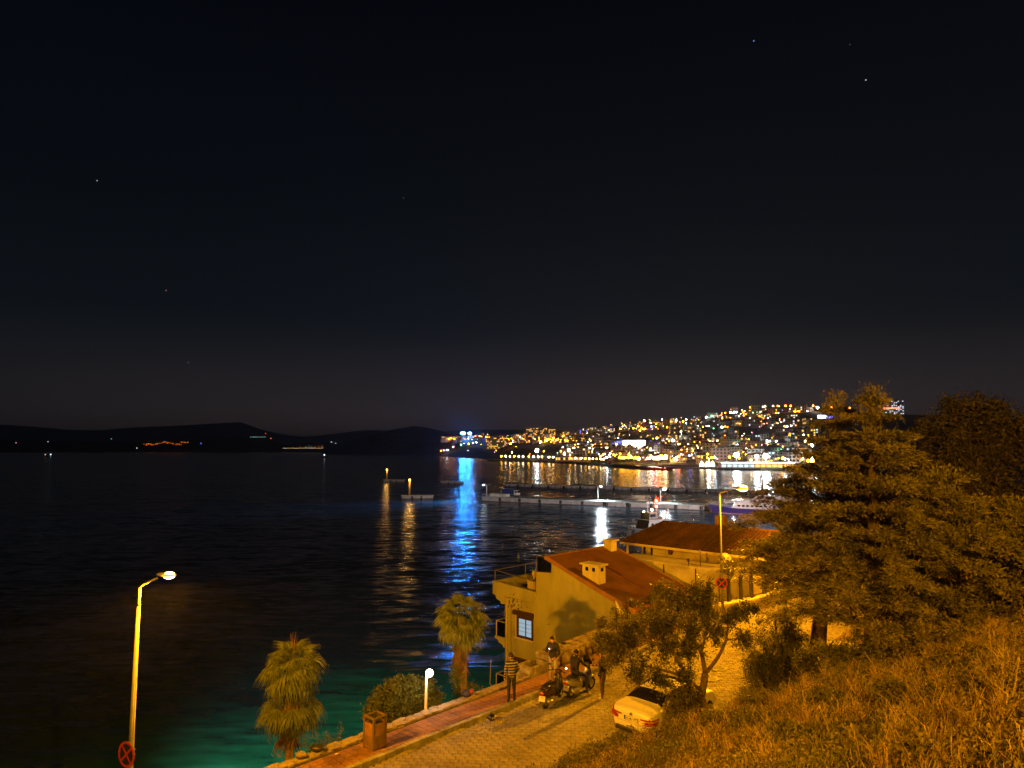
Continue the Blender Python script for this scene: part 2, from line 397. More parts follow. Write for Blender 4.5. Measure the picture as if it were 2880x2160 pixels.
# sea
def sea_material():
    m = bpy.data.materials.new('sea water'); m.use_nodes = True
    n, l = m.node_tree.nodes, m.node_tree.links
    b = n['Principled BSDF']
    geo = n.new('ShaderNodeNewGeometry')
    dt = n.new('ShaderNodeVectorMath'); dt.operation = 'DOT_PRODUCT'; dt.inputs[1].default_value = N
    sb = n.new('ShaderNodeVectorMath'); sb.operation = 'SUBTRACT'; sb.inputs[1].default_value = (O.x, O.y, 0)
    l.new(geo.outputs['Position'], sb.inputs[0]); l.new(sb.outputs[0], dt.inputs[0])
    # wobble so that the edge of the shallows is uneven
    nz0 = n.new('ShaderNodeTexNoise'); nz0.inputs['Scale'].default_value = 0.09; nz0.inputs['Detail'].default_value = 3
    l.new(geo.outputs['Position'], nz0.inputs['Vector'])
    ma = n.new('ShaderNodeMath'); ma.operation = 'MULTIPLY_ADD'; ma.inputs[1].default_value = 16.0
    l.new(nz0.outputs['Fac'], ma.inputs[0]); l.new(dt.outputs['Value'], ma.inputs[2])
    mr = n.new('ShaderNodeMapRange'); mr.interpolation_type = 'SMOOTHSTEP'
    mr.inputs['From Min'].default_value = -36.0; mr.inputs['From Max'].default_value = -12.0
    l.new(ma.outputs[0], mr.inputs['Value'])
    mx = n.new('ShaderNodeMix'); mx.data_type = 'RGBA'
    mx.inputs['A'].default_value = (0.020, 0.060, 0.095, 1); mx.inputs['B'].default_value = (0.012, 0.23, 0.105, 1)
    l.new(mr.outputs[0], mx.inputs['Factor']); l.new(mx.outputs['Result'], b.inputs['Base Color'])
    b.inputs['Roughness'].default_value = 0.20; b.inputs['IOR'].default_value = 1.33
    # wave slopes straight from noise (two sizes of wave, crests lying across the view), so that far water is as rough as near water
    total = None
    for sc, kx, ky, rot, det in ((0.95, 0.78, 0.78, 6, 3.0), (0.24, 0.26, 0.32, -9, 1.0)):
        mp = n.new('ShaderNodeMapping'); mp.inputs['Scale'].default_value = (0.30, 1.0, 1.0); mp.inputs['Rotation'].default_value = (0, 0, math.radians(rot))
        l.new(geo.outputs['Position'], mp.inputs['Vector'])
        nz = n.new('ShaderNodeTexNoise'); nz.inputs['Scale'].default_value = sc; nz.inputs['Detail'].default_value = det; nz.inputs['Roughness'].default_value = 0.6
        l.new(mp.outputs[0], nz.inputs['Vector'])
        s0 = n.new('ShaderNodeVectorMath'); s0.operation = 'SUBTRACT'; s0.inputs[1].default_value = (.5, .5, .5); l.new(nz.outputs['Color'], s0.inputs[0])
        s1 = n.new('ShaderNodeVectorMath'); s1.operation = 'MULTIPLY'; s1.inputs[1].default_value = (kx, ky, 0); l.new(s0.outputs[0], s1.inputs[0])
        if total is None: total = s1.outputs[0]
        else:
            s2 = n.new('ShaderNodeVectorMath'); s2.operation = 'ADD'; l.new(total, s2.inputs[0]); l.new(s1.outputs[0], s2.inputs[1]); total = s2.outputs[0]
    up = n.new('ShaderNodeVectorMath'); up.operation = 'ADD'; up.inputs[1].default_value = (0, 0, 1); l.new(total, up.inputs[0])
    nm = n.new('ShaderNodeVectorMath'); nm.operation = 'NORMALIZE'; l.new(up.outputs[0], nm.inputs[0]); l.new(nm.outputs[0], b.inputs['Normal'])
    return m
M['sea'] = sea_material()
mb = MB(); mb.quad((-30000, -200, 0), (30000, -200, 0), (30000, 40000, 0), (-30000, 40000, 0))
structure(mb.build('sea', M['sea']))

# the near land: bank down to the sea, road bed, hillside
def grid_land(name, s0, s1, ds, ws, material):
    ss = np.arange(s0, s1 + 1e-6, ds)
    V = []; 
    for s in ss:
        for w in ws: q = SW(s, w, ground_z(s, w)); V.append(q)
    nw = len(ws); F = []
    for i in range(len(ss) - 1):
        for j in range(nw - 1):
            a = i * nw + j; F.append((a, a + nw, a + nw + 1, a + 1))
    mb = MB(); mb.v = V; mb.f = F; mb.m = [0] * len(F)
    return structure(mb.build(name, material, smooth=True))
grid_land('shore_bank', -60, 90, 1.0, list(np.arange(-40, -0.9, 1.0)) + [-0.56], M['bank'])
grid_land('road_bed_ground', -60, 90, 1.0, [-0.54, 1.0, 3.0, 5.0, 5.44], M['road_bed'])
grid_land('hillside', -45, 60, 0.4, [5.44, 5.5, 5.7] + list(np.arange(6.0, 26, 0.4)) + [30, 40, 60], M['soil'])

# road with its paving blocks
road = structure(thing('road', '', ''))
del road['label'], road['category']
road.location = SW(4, 3, 11.7)
BL, BW = 0.27, 0.205
row_ang = math.radians(-4.0)
RX = Vector((math.cos(row_ang), math.sin(row_ang), 0)); RY = Vector((-RX.y, RX.x, 0))
brick_meshes = []
for k in range(6):
    mb = MB(); a, c, h = BL / 2 - 0.006, BW / 2 - 0.006, 0.05
    ch = 0.010
    mb.add([(-a, -c, 0), (a, -c, 0), (a, c, 0), (-a, c, 0), (-a, -c, h - ch), (a, -c, h - ch), (a, c, h - ch), (-a, c, h - ch),
            (-a + ch, -c + ch, h), (a - ch, -c + ch, h), (a - ch, c - ch, h), (-a + ch, c - ch, h)],
           [(0, 1, 5, 4), (1, 2, 6, 5), (2, 3, 7, 6), (3, 0, 4, 7), (4, 5, 9, 8), (5, 6, 10, 9), (6, 7, 11, 10), (7, 4, 8, 11), (8, 9, 10, 11)])
    for i in range(8, 12): mb.v[i].z += RNG.uniform(-.004, .004)
    me = mb.mesh('brick', M['brick']); mb.fix(me); brick_meshes.append(me)
cells = []
c0 = SW(4, 3)
for j in range(-130, 150):
    for i in range(-110, 120):
        q = c0 + RX * ((i + (0.5 if j % 2 else 0)) * BL) + RY * (j * BW)
        s, w = sw_of(q.x, q.y)
        if -9 < s < 34 and 1.30 < w < foot(s) + 0.2:
            cells.append((q.x, q.y, s))
def bdist(c): return c[0] ** 2 + c[1] ** 2
def in_view(c):
    k = c[1] * math.cos(PITCH) + (11.7 - CAMZ) * math.sin(PITCH)
    px = 1440 + FPX * c[0] / k
    py = 1080 - FPX * (-c[1] * math.sin(PITCH) + (11.7 - CAMZ) * math.cos(PITCH)) / k
    return 700 < px < 2250 and py < 2165
vis = sorted([c for c in cells if in_view(c)], key=bdist)
near, rest = vis[:300], vis[300:] + [c for c in cells if not in_view(c)]
for c in near:
    b = bpy.data.objects.new('brick', RNG.choice(brick_meshes)); C.objects.link(b); b.parent = road
    b.location = Vector((c[0], c[1], rz(c[2]) - 0.055 + RNG.uniform(-.004, .004))) - road.location
    b.rotation_euler = (RNG.uniform(-.012, .012), RNG.uniform(-.012, .012), row_ang + RNG.uniform(-.02, .02))
mb = MB()
bm0 = brick_meshes[0]; bv = [v.co.copy() for v in bm0.vertices]; bf = [tuple(p.vertices) for p in bm0.polygons]
for c in rest:
    R = Euler((RNG.uniform(-.012, .012), RNG.uniform(-.012, .012), row_ang + RNG.uniform(-.02, .02))).to_matrix()
    o = Vector((c[0], c[1], rz(c[2]) - 0.055 + RNG.uniform(-.004, .004)))
    mb.add([R @ q + o for q in bv], bf)
stuff(mb.build('paving_bricks', M['brick_far'], road))

# raised pavement of red tiles with a kerb
pave = thing('pavement', '', ''); del pave['label'], pave['category']; structure(pave)
pave.location = SW(4, 0.6, 11.8)
mb = MB()
S0, S1 = -10, 27
for i in range(S0, S1):
    a, b = rz(i) + 0.075, rz(i + 1) + 0.075
    mb.add([SW(i, -0.02, a), SW(i + 1, -0.02, b), SW(i + 1, 1.06, b), SW(i, 1.06, a)], [(0, 1, 2, 3)])
mb.build('pavement_bed', M['road_bed'], pave)
tile_me = []
TS = 0.245
for k in range(4):
    mb = MB(); a = TS / 2 - 0.008; h = 0.035
    mb.add([(-a, -a, 0), (a, -a, 0), (a, a, 0), (-a, a, 0), (-a, -a, h), (a, -a, h), (a, a, h), (-a, a, h)], [(0, 1, 5, 4), (1, 2, 6, 5), (2, 3, 7, 6), (3, 0, 4, 7), (4, 5, 6, 7)])
    for i in range(4, 8): mb.v[i].z += RNG.uniform(-.003, .003)
    me = mb.mesh('tile', M['tile']); mb.fix(me); tile_me.append(me)
tiles = []
for i in range(int((S1 - S0) / TS)):
    for j in range(4):
        s = S0 + (i + 0.5) * TS; w = 0.03 + (j + 0.5) * TS + 0.01
        tiles.append((s, w))
tiles.sort(key=lambda q: abs(q[0] - 3.5))
rest_t = tiles[300:]
for s, w in tiles[:300]:
    b = bpy.data.objects.new('tile', RNG.choice(tile_me)); C.objects.link(b); b.parent = pave
    b.location = SW(s, w, rz(s) + 0.078 + RNG.uniform(-.003, .004)) - pave.location
    b.rotation_euler = (RNG.uniform(-.015, .015), RNG.uniform(-.015, .015), ROADANG + RNG.uniform(-.02, .02))
mb = MB(); tv = [v.co.copy() for v in tile_me[0].vertices]; tf = [tuple(p.vertices) for p in tile_me[0].polygons]
for s, w in rest_t:
    R = Euler((RNG.uniform(-.015, .015), RNG.uniform(-.015, .015), ROADANG)).to_matrix()
    o = SW(s, w, rz(s) + 0.078); mb.add([R @ q + o for q in tv], tf)
stuff(mb.build('paving_tiles', M['tile'], pave))
kerb = thing('kerb', '', ''); del kerb['label'], kerb['category']; structure(kerb); kerb.location = SW(4, 1.15, 11.7)
s = S0
while s < S1:
    L = 0.8
    mb = MB(); a, b = SW(s + 0.008, 1.165, rz(s) + 0.02), SW(s + L - 0.008, 1.165, rz(s + L) + 0.02)
    off = Vector((0, 0, RNG.uniform(-.006, .008)))
    mb.bar(a + off, b + off, 0.19, 0.24)
    mb.build('kerb_stone', M['kerb'], kerb, bevel=0.015); s += L
# ------------------------------------------------------------------ stone parapet along the pavement
def stone_mesh(k):
    r = random.Random(100 + k)
    bm = bmesh.new(); bmesh.ops.create_icosphere(bm, subdivisions=1, radius=0.5)
    for v in bm.verts:
        c = v.co
        for i in range(3): c[i] = math.copysign(abs(c[i] * 2) ** 0.62, c[i]) * 0.5
        v.co = c * r.uniform(0.9, 1.08)
    me = bpy.data.meshes.new('stone'); bm.to_mesh(me); bm.free(); me.materials.append(M['stone'])
    me.polygons.foreach_set('use_smooth', [r.random() < 2 for _ in me.polygons])
    return me
STONES = [stone_mesh(k) for k in range(7)]
def put_stone(parent, p, size, ang, tilt=0.08, name='stone'):
    b = bpy.data.objects.new(name, RNG.choice(STONES)); C.objects.link(b); b.parent = parent
    b.location = Vector(p) - parent.location
    b.scale = size; b.rotation_euler = (RNG.uniform(-tilt, tilt), RNG.uniform(-tilt, tilt), ang + RNG.uniform(-.12, .12))
    return b
par = thing('stone_parapet', 'low rubble stone parapet between the red pavement and the sea', 'wall', SW(2, -0.3, 11.7))
def wall_core(parent, pts, zfun, width, height, name='core', mt=None):
    mb = MB()
    for (a, b) in zip(pts[:-1], pts[1:]):
        a, b = Vector(a), Vector(b); d = (b - a).normalized(); nn = Vector((d.y, -d.x, 0))
        za, zb = zfun(a), zfun(b)
        A, B = a + Vector((0, 0, za - 1.2)), b + Vector((0, 0, zb - 1.2))
        h1 = Vector((0, 0, 1.2 + height))
        mb.add([A, B, B - nn * width, A - nn * width, A + h1, B + h1, B - nn * width + h1, A - nn * width + h1], [(0, 1, 5, 4), (1, 2, 6, 5), (2, 3, 7, 6), (3, 0, 4, 7), (4, 5, 6, 7)])
    return mb.build(name, mt or M['mortar'], parent)
def zroad(q): s, w = sw_of(q.x, q.y); return rz(s)
wall_core(par, [SW(s, -0.03) for s in range(-12, 10)] + [SW(9.9, -0.03)], zroad, 0.34, 0.20)
s = -7.5
while s < 9.7:                     # cap stones, two rows
    L = RNG.uniform(.28, .62)
    if RNG.random() < .35:
        put_stone(par, SW(s + L / 2, -0.19, rz(s) + 0.20), (L * .98, .35, .09), ROADANG, .05)
    else:
        put_stone(par, SW(s + L / 2, -0.105, rz(s) + 0.20 + RNG.uniform(-.02, .02)), (L * .98, .26, .11), ROADANG, .06)
        put_stone(par, SW(s + L / 2 + .1, -0.29, rz(s) + 0.20 + RNG.uniform(-.02, .02)), (L * .98, .22, .11), ROADANG, .06)
    s += L
s = -7.5
while s < 9.7:                     # stones of the inner face
    L = RNG.uniform(.26, .5)
    if RNG.random() < .9:
        put_stone(par, SW(s + L / 2, -0.045, rz(s) + 0.165), (L * .97, .10, .13), ROADANG, .04)
    else:
        put_stone(par, SW(s + L / 2, -0.045, rz(s) + 0.19), (L * .97, .10, .09), ROADANG, .04)
        put_stone(par, SW(s + L / 2 - .03, -0.045, rz(s) + 0.12), (L * .95, .10, .07), ROADANG, .04)
    s += L

# the broader, taller wall further up, with a planter at its end
LINE2 = [SW(11.2, -0.03), SW(16.0, -0.03), Vector((10.9, 36.1, 0)), Vector((13.5, 37.3, 0)), Vector((18.0, 40.9, 0)), Vector((26, 47.0, 0))]
def polyline(pts, step):
    out = []
    for a, b in zip(pts[:-1], pts[1:]):
        n = max(1, int((b - a).length / step))
        for i in range(n): out.append(a.lerp(b, i / n))
    out.append(pts[-1]); return out
wall2 = thing('stone_wall', 'taller flagstone wall with broad rubble top running uphill in front of the house', 'wall', SW(12, -0.4, 11.7))
def w2h(q): return zroad(q)
pl = polyline(LINE2[:3], 1.0)
wall_core(wall2, pl, w2h, 0.85, 0.68)
dist = 0.0
for a, b in zip(LINE2[:2], LINE2[1:3]):
    d = (b - a); Ld = d.length; d.normalize(); nn = Vector((d.y, -d.x, 0)); ang = math.atan2(d.y, d.x)
    u = 0.0
    while u < Ld:
        L = RNG.uniform(.34, .62); q = a + d * (u + L / 2); z = zroad(q)
        for k, (o, wd) in enumerate(((0.12, .26), (0.42, .36), (0.74, .26))):
            if RNG.random() < .93: put_stone(wall2, q - nn * o + d * RNG.uniform(-.08, .08) + Vector((0, 0, z + .67 + RNG.uniform(-.03, .03))), (L * 1.04, wd * 1.0, .13), ang, .08)
        u += L
    u = 0.0
    while u < Ld:
        L = RNG.uniform(.4, .7); q = a + d * (u + L / 2); z = zroad(q)
        if RNG.random() < .4: put_stone(wall2, q - nn * .0 + Vector((0, 0, z + .38)), (L * .96, .10, .46), ang, .03)
        else:
            put_stone(wall2, q + Vector((0, 0, z + .50)), (L * .95, .10, .24), ang, .03)
            put_stone(wall2, q + d * .06 + Vector((0, 0, z + .27)), (L * .93, .10, .28), ang, .03)
        u += L
# end block with a trough, where the two walls meet
blk = thing('stone_planter', 'rough stone trough at the step between the two parapet walls', 'planter', SW(10.5, -0.4, 11.5))
mb = MB()
for (w0, w1, s0, s1) in ((-0.85, -0.03, 9.95, 10.12), (-0.85, -0.03, 11.02, 11.19), (-0.85, -0.70, 10.12, 11.02), (-0.18, -0.03, 10.12, 11.02)):
    mb.prism([SW(s0, w0, 10.6), SW(s1, w0, 10.6), SW(s1, w1, 10.6), SW(s0, w1, 10.6)], (0, 0, 1.6))
mb.build('trough', M['mortar'], blk, bevel=0.03)
mb = MB(); mb.prism([SW(10.13, -.69, 11.0), SW(11.01, -.69, 11.0), SW(11.01, -.19, 11.0), SW(10.13, -.19, 11.0)], (0, 0, 1.0)); mb.build('earth', M['soil'], blk)

# fence wall: dressed cap stones on a low wall, iron fence with arches on top
fw = thing('fence_wall', 'pale dressed stone base wall under the iron fence beside the lamp post', 'wall', Vector((13.2, 37.9, 12)))
FL = LINE2[2:]
wall_core(fw, polyline(FL, 1.0), zroad, 0.5, 0.55, mt=M['white_wall'])
for a, b in zip(FL[:-1], FL[1:]):
    d = (b - a); Ld = d.length; d.normalize(); nn = Vector((d.y, -d.x, 0)); u = 0
    while u + .1 < Ld:
        L = min(1.05, Ld - u); q = a + d * u - nn * .25; q2 = a + d * (u + L - .02) - nn * .25
        mb = MB(); mb.bar(q + Vector((0, 0, zroad(q) + .62)), q2 + Vector((0, 0, zroad(q2) + .62)), .6, .13); mb.build('cap_stone', M['white_wall'], fw, bevel=.02); u += L
fence = thing('iron_fence', 'black wrought iron fence with arched tops on the stone wall', 'fence', Vector((10.6, 36.5, 12.8)))
def fence_run(pts, post_h, parent, zf, base):
    for i, q in enumerate(pts):
        mb = MB(); z = zf(q) + base
        mb.box(q + Vector((0, 0, z + post_h / 2)), (.15, .15, post_h), Matrix.Rotation(.6, 3, 'Z'))
        mb.box(q + Vector((0, 0, z + post_h + .03)), (.19, .19, .05), Matrix.Rotation(.6, 3, 'Z')); mb.lathe([(.05, 0), (.055, .05), (.02, .12), (.004, .2)], q + Vector((0, 0, z + post_h + .05)), 6)
        mb.build('post', M['iron'], parent)
    for a, b in zip(pts[:-1], pts[1:]):
        L = (b - a).length; n = 9
        arch = []; arch2 = []
        for k in range(n * 2 + 1):
            t = k / (n * 2); q = a.lerp(b, t); z = zf(a) * (1 - t) + zf(b) * t + base
            hh = post_h * .70 + .30 * math.sin(math.pi * t)
            arch.append(q + Vector((0, 0, z + hh))); arch2.append(q + Vector((0, 0, z + hh - .12)))
        mb = MB(); mb.tube(arch, .02, 5); mb.build('top_arch', M['iron'], parent)
        mb = MB(); mb.tube(arch2, .014, 5)
        for k in range(2, n * 2 - 1, 2): mb.torus(arch2[k] + Vector((0, 0, .06)), .045, .008, 'Y', 8, 4)
        mb.build('lower_arch', M['iron'], parent)
        mb = MB(); mb.bar(a + Vector((0, 0, zf(a) + base + .1)), b + Vector((0, 0, zf(b) + base + .1)), .03); mb.build('rail', M['iron'], parent)
        for k in range(1, n * 2, 1):
            q = arch2[k]; z = (zf(a) + zf(b)) / 2 + base
            mb = MB(); mb.tube([Vector((q.x, q.y, z + .06)), q], .009, 4); mb.build('bar', M['iron'], parent)
fpts = []
for px in (1957, 2006, 2062, 2095, 2126, 2160, 2200):
    # posts stand where the fence wall crosses these bearings
    best = None
    for q in polyline(LINE2[1:], .05):
        k = q.y * math.cos(PITCH) + (12.6 - CAMZ) * math.sin(PITCH); e = abs(1440 + FPX * q.x / k - px)
        if best is None or e < best[0]: best = (e, q)
    a = best[1]; fpts.append(a + Vector((-.14, .2, 0)))
fence_run(fpts, 1.15, fence, zroad, 0.68)
# fan of spikes that closes the end of the fence at the roof corner
fan = thing('spiked_fan', 'quarter circle fan of iron spikes at the end of the fence above the roof corner', 'barrier', SW(17.4, -0.45, 12.7))
fc = SW(17.6, -0.55, 12.6)
mb = MB(); mb.box(fc + Vector((0, 0, .6)), (.07, .07, 1.5)); mb.build('post', M['iron'], fan)
for k in range(10):
    z = .12 + k * .125; L = 1.15 - 0.055 * k - .003 * k * k
    p1 = fc - T * L * .75 - N * L * .25 + Vector((0, 0, z - .1))
    mb = MB(); mb.tube([fc + Vector((0, 0, z)), p1], .012, 4); mb.tube([p1, p1 - T * .12 + Vector((0, 0, .07))], [.014, .002], 4); mb.build('spike', M['iron'], fan)
mb = MB(); mb.tube([fc + Vector((0, 0, 1.3)) - T * .35, fc + Vector((0, 0, .9)) - T * .62, fc + Vector((0, 0, .1)) - T * .8], .014, 4); mb.build('hoop', M['iron'], fan)
fence2 = thing('iron_fence', 'black iron fence panel with one low arch beside the spiked fan', 'fence', SW(18.5, -0.45, 12.7))
fence_run([SW(17.9, -0.5), SW(19.4, -0.35), SW(20.9, -0.1)], 0.85, fence2, zroad, 0.72)
# ------------------------------------------------------------------ houses below the road
def onS(px, py, s0):
    r = _ray(px, py); c = Vector((0, 0, CAMZ))
    return c + r * ((s0 - (c - O).dot(T)) / r.dot(T))
def wz(px, py, s0):
    q = onS(px, py, s0); return (q - O).dot(N), q.z
HS0, HS1 = 17.8, 23.65
h1 = thing('yellow_house', 'yellow stucco house with sloping red roof below the road, one window lit', 'house', SW(20.5, -4.5, 4))
def wprism(poly, s0, s1): return [SW(s0, w, z) for w, z in poly], T * (s1 - s0)
mb = MB(); mb.prism(*wprism([(-9.1, 2), (-0.35, 2), (-0.35, 13.0), (-5.58, 14.84), (-5.58, 14.2), (-6.68, 14.12), (-6.68, 12.4), (-9.1, 12.4)], HS0, HS1))
mb.build('wall', M['stucco'], h1)
def roofz(w): return 15.02 - 1.95 * (w + 5.75) / 5.55
mb = MB(); mb.prism(*wprism([(-5.85, roofz(-5.85)), (-0.2, roofz(-.2)), (-0.2, roofz(-.2) - .14), (-5.85, roofz(-5.85) - .14)], HS0 - .12, HS1 + .15))
roof1 = mb.build('roof', M['felt'], h1)
for s0 in (HS0 - .16, HS1 + .08):
    mb = MB(); mb.prism(*wprism([(-5.9, roofz(-5.9) + .05), (-0.15, roofz(-.15) + .05), (-0.15, roofz(-.15) - .17), (-5.9, roofz(-5.9) - .17)], s0, s0 + .13)); mb.build('verge', M['felt_edge'], roof1, bevel=.015)
mb = MB(); mb.prism(*wprism([(-5.8, roofz(-5.8) + .07), (-0.2, roofz(-.2) + .07), (-0.2, roofz(-.2) - .02), (-5.8, roofz(-5.8) - .02)], 20.55, 20.80)); mb.build('seam', mat('dark roof seam', (0.15, .055, .03), .9), roof1)
mb = MB(); mb.prism(*wprism([(-5.98, roofz(-5.85) + .03), (-5.83, roofz(-5.85) + .03), (-5.83, roofz(-5.85) - .16), (-5.98, roofz(-5.85) - .16)], HS0 - .14, HS1 + .16)); mb.build('ridge_trim', M['felt_edge'], roof1)
# chimneys
ch = thing('x', '', ''); bpy.data.objects.remove(ch)
def chimney(s0, s1, w0, w1, ztop, holes):
    zb = roofz(max(w0, w1)) - .1
    mb = MB(); mb.prism([SW(s0, w0, zb), SW(s1, w0, zb), SW(s1, w1, zb), SW(s0, w1, zb)], (0, 0, ztop - zb)); c = mb.build('chimney', M['white_wall'], h1)
    mb = MB(); mb.prism([SW(s0 - .12, w0 - .12, ztop), SW(s1 + .12, w0 - .12, ztop), SW(s1 + .12, w1 + .12, ztop), SW(s0 - .12, w1 + .12, ztop)], (0, 0, .08)); mb.build('cap', M['white_wall'], c, bevel=.01)
    for (w, wd) in holes:
        mb = MB(); mb.prism([SW(s0 - .012, w - wd / 2, ztop - .30), SW(s0 - .012, w + wd / 2, ztop - .30), SW(s0 - .012, w + wd / 2, ztop - .10), SW(s0 - .012, w - wd / 2, ztop - .10)], T * .03); mb.build('flue_hole', M['night_glass'], c)
    if holes:
        mb = MB(); sm = (s0 + s1) / 2; mb.prism([SW(sm - .12, w1 + .012, ztop - .28), SW(sm + .12, w1 + .012, ztop - .28), SW(sm + .12, w1 + .012, ztop - .10), SW(sm - .12, w1 + .012, ztop - .10)], N * -.03); mb.build('flue_hole', M['night_glass'], c)
chimney(18.15, 18.75, -3.72, -2.66, 14.85, [(-3.42, .18), (-2.98, .18)])
chimney(22.9, 23.45, -5.75, -5.2, 15.42, [])
# terrace: projecting slab with corbel, parapet, rail, glass screen
slab_poly = [(-10.1, 13.2), (-10.1, 12.45), (-9.86, 12.38), (-9.8, 12.2), (-9.5, 12.12), (-9.45, 11.98), (-9.12, 11.98), (-9.12, 12.35), (-9.9, 12.5), (-9.9, 13.2)]
mb = MB(); mb.prism(*wprism([(-10.1, 12.45), (-9.86, 12.38), (-9.8, 12.2), (-9.5, 12.12), (-9.45, 11.98), (-9.12, 11.98), (-9.12, 12.42), (-10.1, 12.42 + .15)], HS0 - .02, HS1)); mb.build('terrace_slab', M['stucco'], h1)
mb = MB(); mb.prism(*wprism([(-10.1, 12.46), (-6.69, 12.41), (-6.69, 13.02), (-10.1, 13.2)], HS0 - .03, HS0 + .17)); par_h = mb.build('terrace_parapet', M['stucco'], h1)
mb = MB(); mb.prism(*wprism([(-10.1, 12.58), (-9.92, 12.58), (-9.92, 13.2), (-10.1, 13.2)], HS0 + .18, HS1)); mb.build('terrace_parapet', M['stucco'], h1)
mb = MB()
a, b, c2 = SW(HS0 + .05, -6.75, 13.56), SW(HS0 + .05, -9.98, 13.82), SW(HS1 - .1, -9.98, 13.82)
mb.tube([a, b], .028, 6); mb.tube([b, c2], .028, 6)
for q in (b, SW(HS0 + .05, -8.4, 13.69), SW(HS0 + .05, -6.8, 13.57), SW(20.5, -9.98, 13.82), c2): mb.tube([q, q - Vector((0, 0, .68))], .022, 6)
mb.build('terrace_rail', M['galv'], h1)
mb = MB(); mb.prism(*wprism([(-6.66, 14.16), (-5.62, 14.24), (-5.62, 14.95), (-6.66, 14.98)], HS0 + .06, HS0 + .075)); mb.build('glass_screen', glass('screen glass', (.62, .72, .80), .08, .7), h1)
mb = MB()
for (w0, z0, w1, z1) in ((-6.7, 14.1, -6.7, 15.0), (-5.6, 14.2, -5.6, 14.97), (-6.7, 15.0, -5.6, 14.97), (-6.7, 14.13, -5.6, 14.21)): mb.bar(SW(HS0 + .07, w0, z0), SW(HS0 + .07, w1, z1), .05)
mb.build('screen_frame', M['dark_wood'], h1)
# windows on the side wall, measured on the wall plane
def wall_rect(px0, py0, px1, py1, d, t):
    w0, za = wz(px0, py0, HS0); w1, zb = wz(px1, py1, HS0)
    return w0, w1, zb, za
def wall_box(w0, w1, z0, z1, d0, d1, name, m, parent):
    mb = MB(); mb.prism([SW(HS0 - d0, w0, z0), SW(HS0 - d0, w1, z0), SW(HS0 - d0, w1, z1), SW(HS0 - d0, w0, z1)], T * (d0 - d1)); return mb.build(name, m, parent)
M['blind_glow'] = glow('lit blind', (0.50, 0.72, 0.86), 0.62)
W0, W1, Z0, Z1 = -8.22, -6.92, 10.36, 11.62
win = wall_box(W0, W1, Z0, Z1, .045, -.02, 'window', M['dark_wood'], h1)
mid = (W0 + W1) / 2 + .12
for k, (a0, a1) in enumerate(((W0 + .26, mid - .04), (mid + .05, W1 - .09))):
    wall_box(a0, a1, Z0 + .14, Z1 - .22, .052, .03, 'pane', M['blind_glow'], win)
    for j in range(1, 4):
        z = Z0 + .14 + (Z1 - Z0 - .36) * j / 4; wall_box(a0, a1, z - .012, z + .012, .056, .05, 'blind_fold', mat('blind fold', (.35, .38, .4)), win)
wall_box(W0 - .06, W1 + .05, Z0 - .07, Z0, .12, -.02, 'sill', M['white_wall'], win)
wall_box(W0 - .12, W1 + .06, Z1 - .02, Z1 + .21, .20, -.02, 'shutter_box', M['dark_wood'], win)
wall_box(W0, W0 + .09, Z0, Z1, .10, -.02, 'shutter_guide', M['stucco2'], win)
wall_box(W0 + .09, W0 + .2, Z0, Z1, .07, -.02, 'frame', M['dark_wood'], win)
wall_box(W1 - .06, W1 + .02, Z0, Z1, .10, -.02, 'shutter_guide', M['dark_wood'], win)
V0, V1, Y0, Y1 = -8.28, -6.88, 6.6, 9.02
w2 = wall_box(V0, V1, Y0, Y1, .03, -.02, 'window', M['dark_wood'], h1); w2['label'] = 'window closed by a grey roller shutter'
wall_box(V0 - .1, V1 + .06, Y1 - .02, Y1 + .22, .20, -.02, 'shutter_box', M['dark_wood'], w2)
for k in range(26):
    z = Y0 + .02 + k * .092; wall_box(V0 + .06, V1 - .08, z, z + .084, .062, .02, 'slat', M['shutter'], w2)
wall_box(V1 - .07, V1 + .02, Y0, Y1, .1, -.02, 'shutter_guide', M['dark_wood'], w2)
w3 = wall_box(-3.86, -3.40, 10.62, 11.12, .02, -.02, 'window', M['dark_wood'], h1)
wall_box(-3.68, -3.43, 10.66, 11.08, .028, .0, 'pane', M['night_glass'], w3)
wall_box(-3.90, -3.37, 10.57, 10.62, .06, -.02, 'sill', M['stucco2'], w3)
wall_box(-1.75, -1.15, 11.4, 11.85, .3, -.02, 'meter_box', M['dark_wood'], h1)
mb = MB(); mb.tube([SW(HS0 - .06, -8.92, 3), SW(HS0 - .06, -8.92, 12.4)], .05, 8); mb.build('downpipe', M['stucco2'], h1, smooth=True)
mb = MB(); mb.tube([SW(HS0 - .01, -8.62, 3.0), SW(HS0 - .01, -8.62, 11.9)], .012, 4); mb.build('cable', M['dark_wood'], h1)
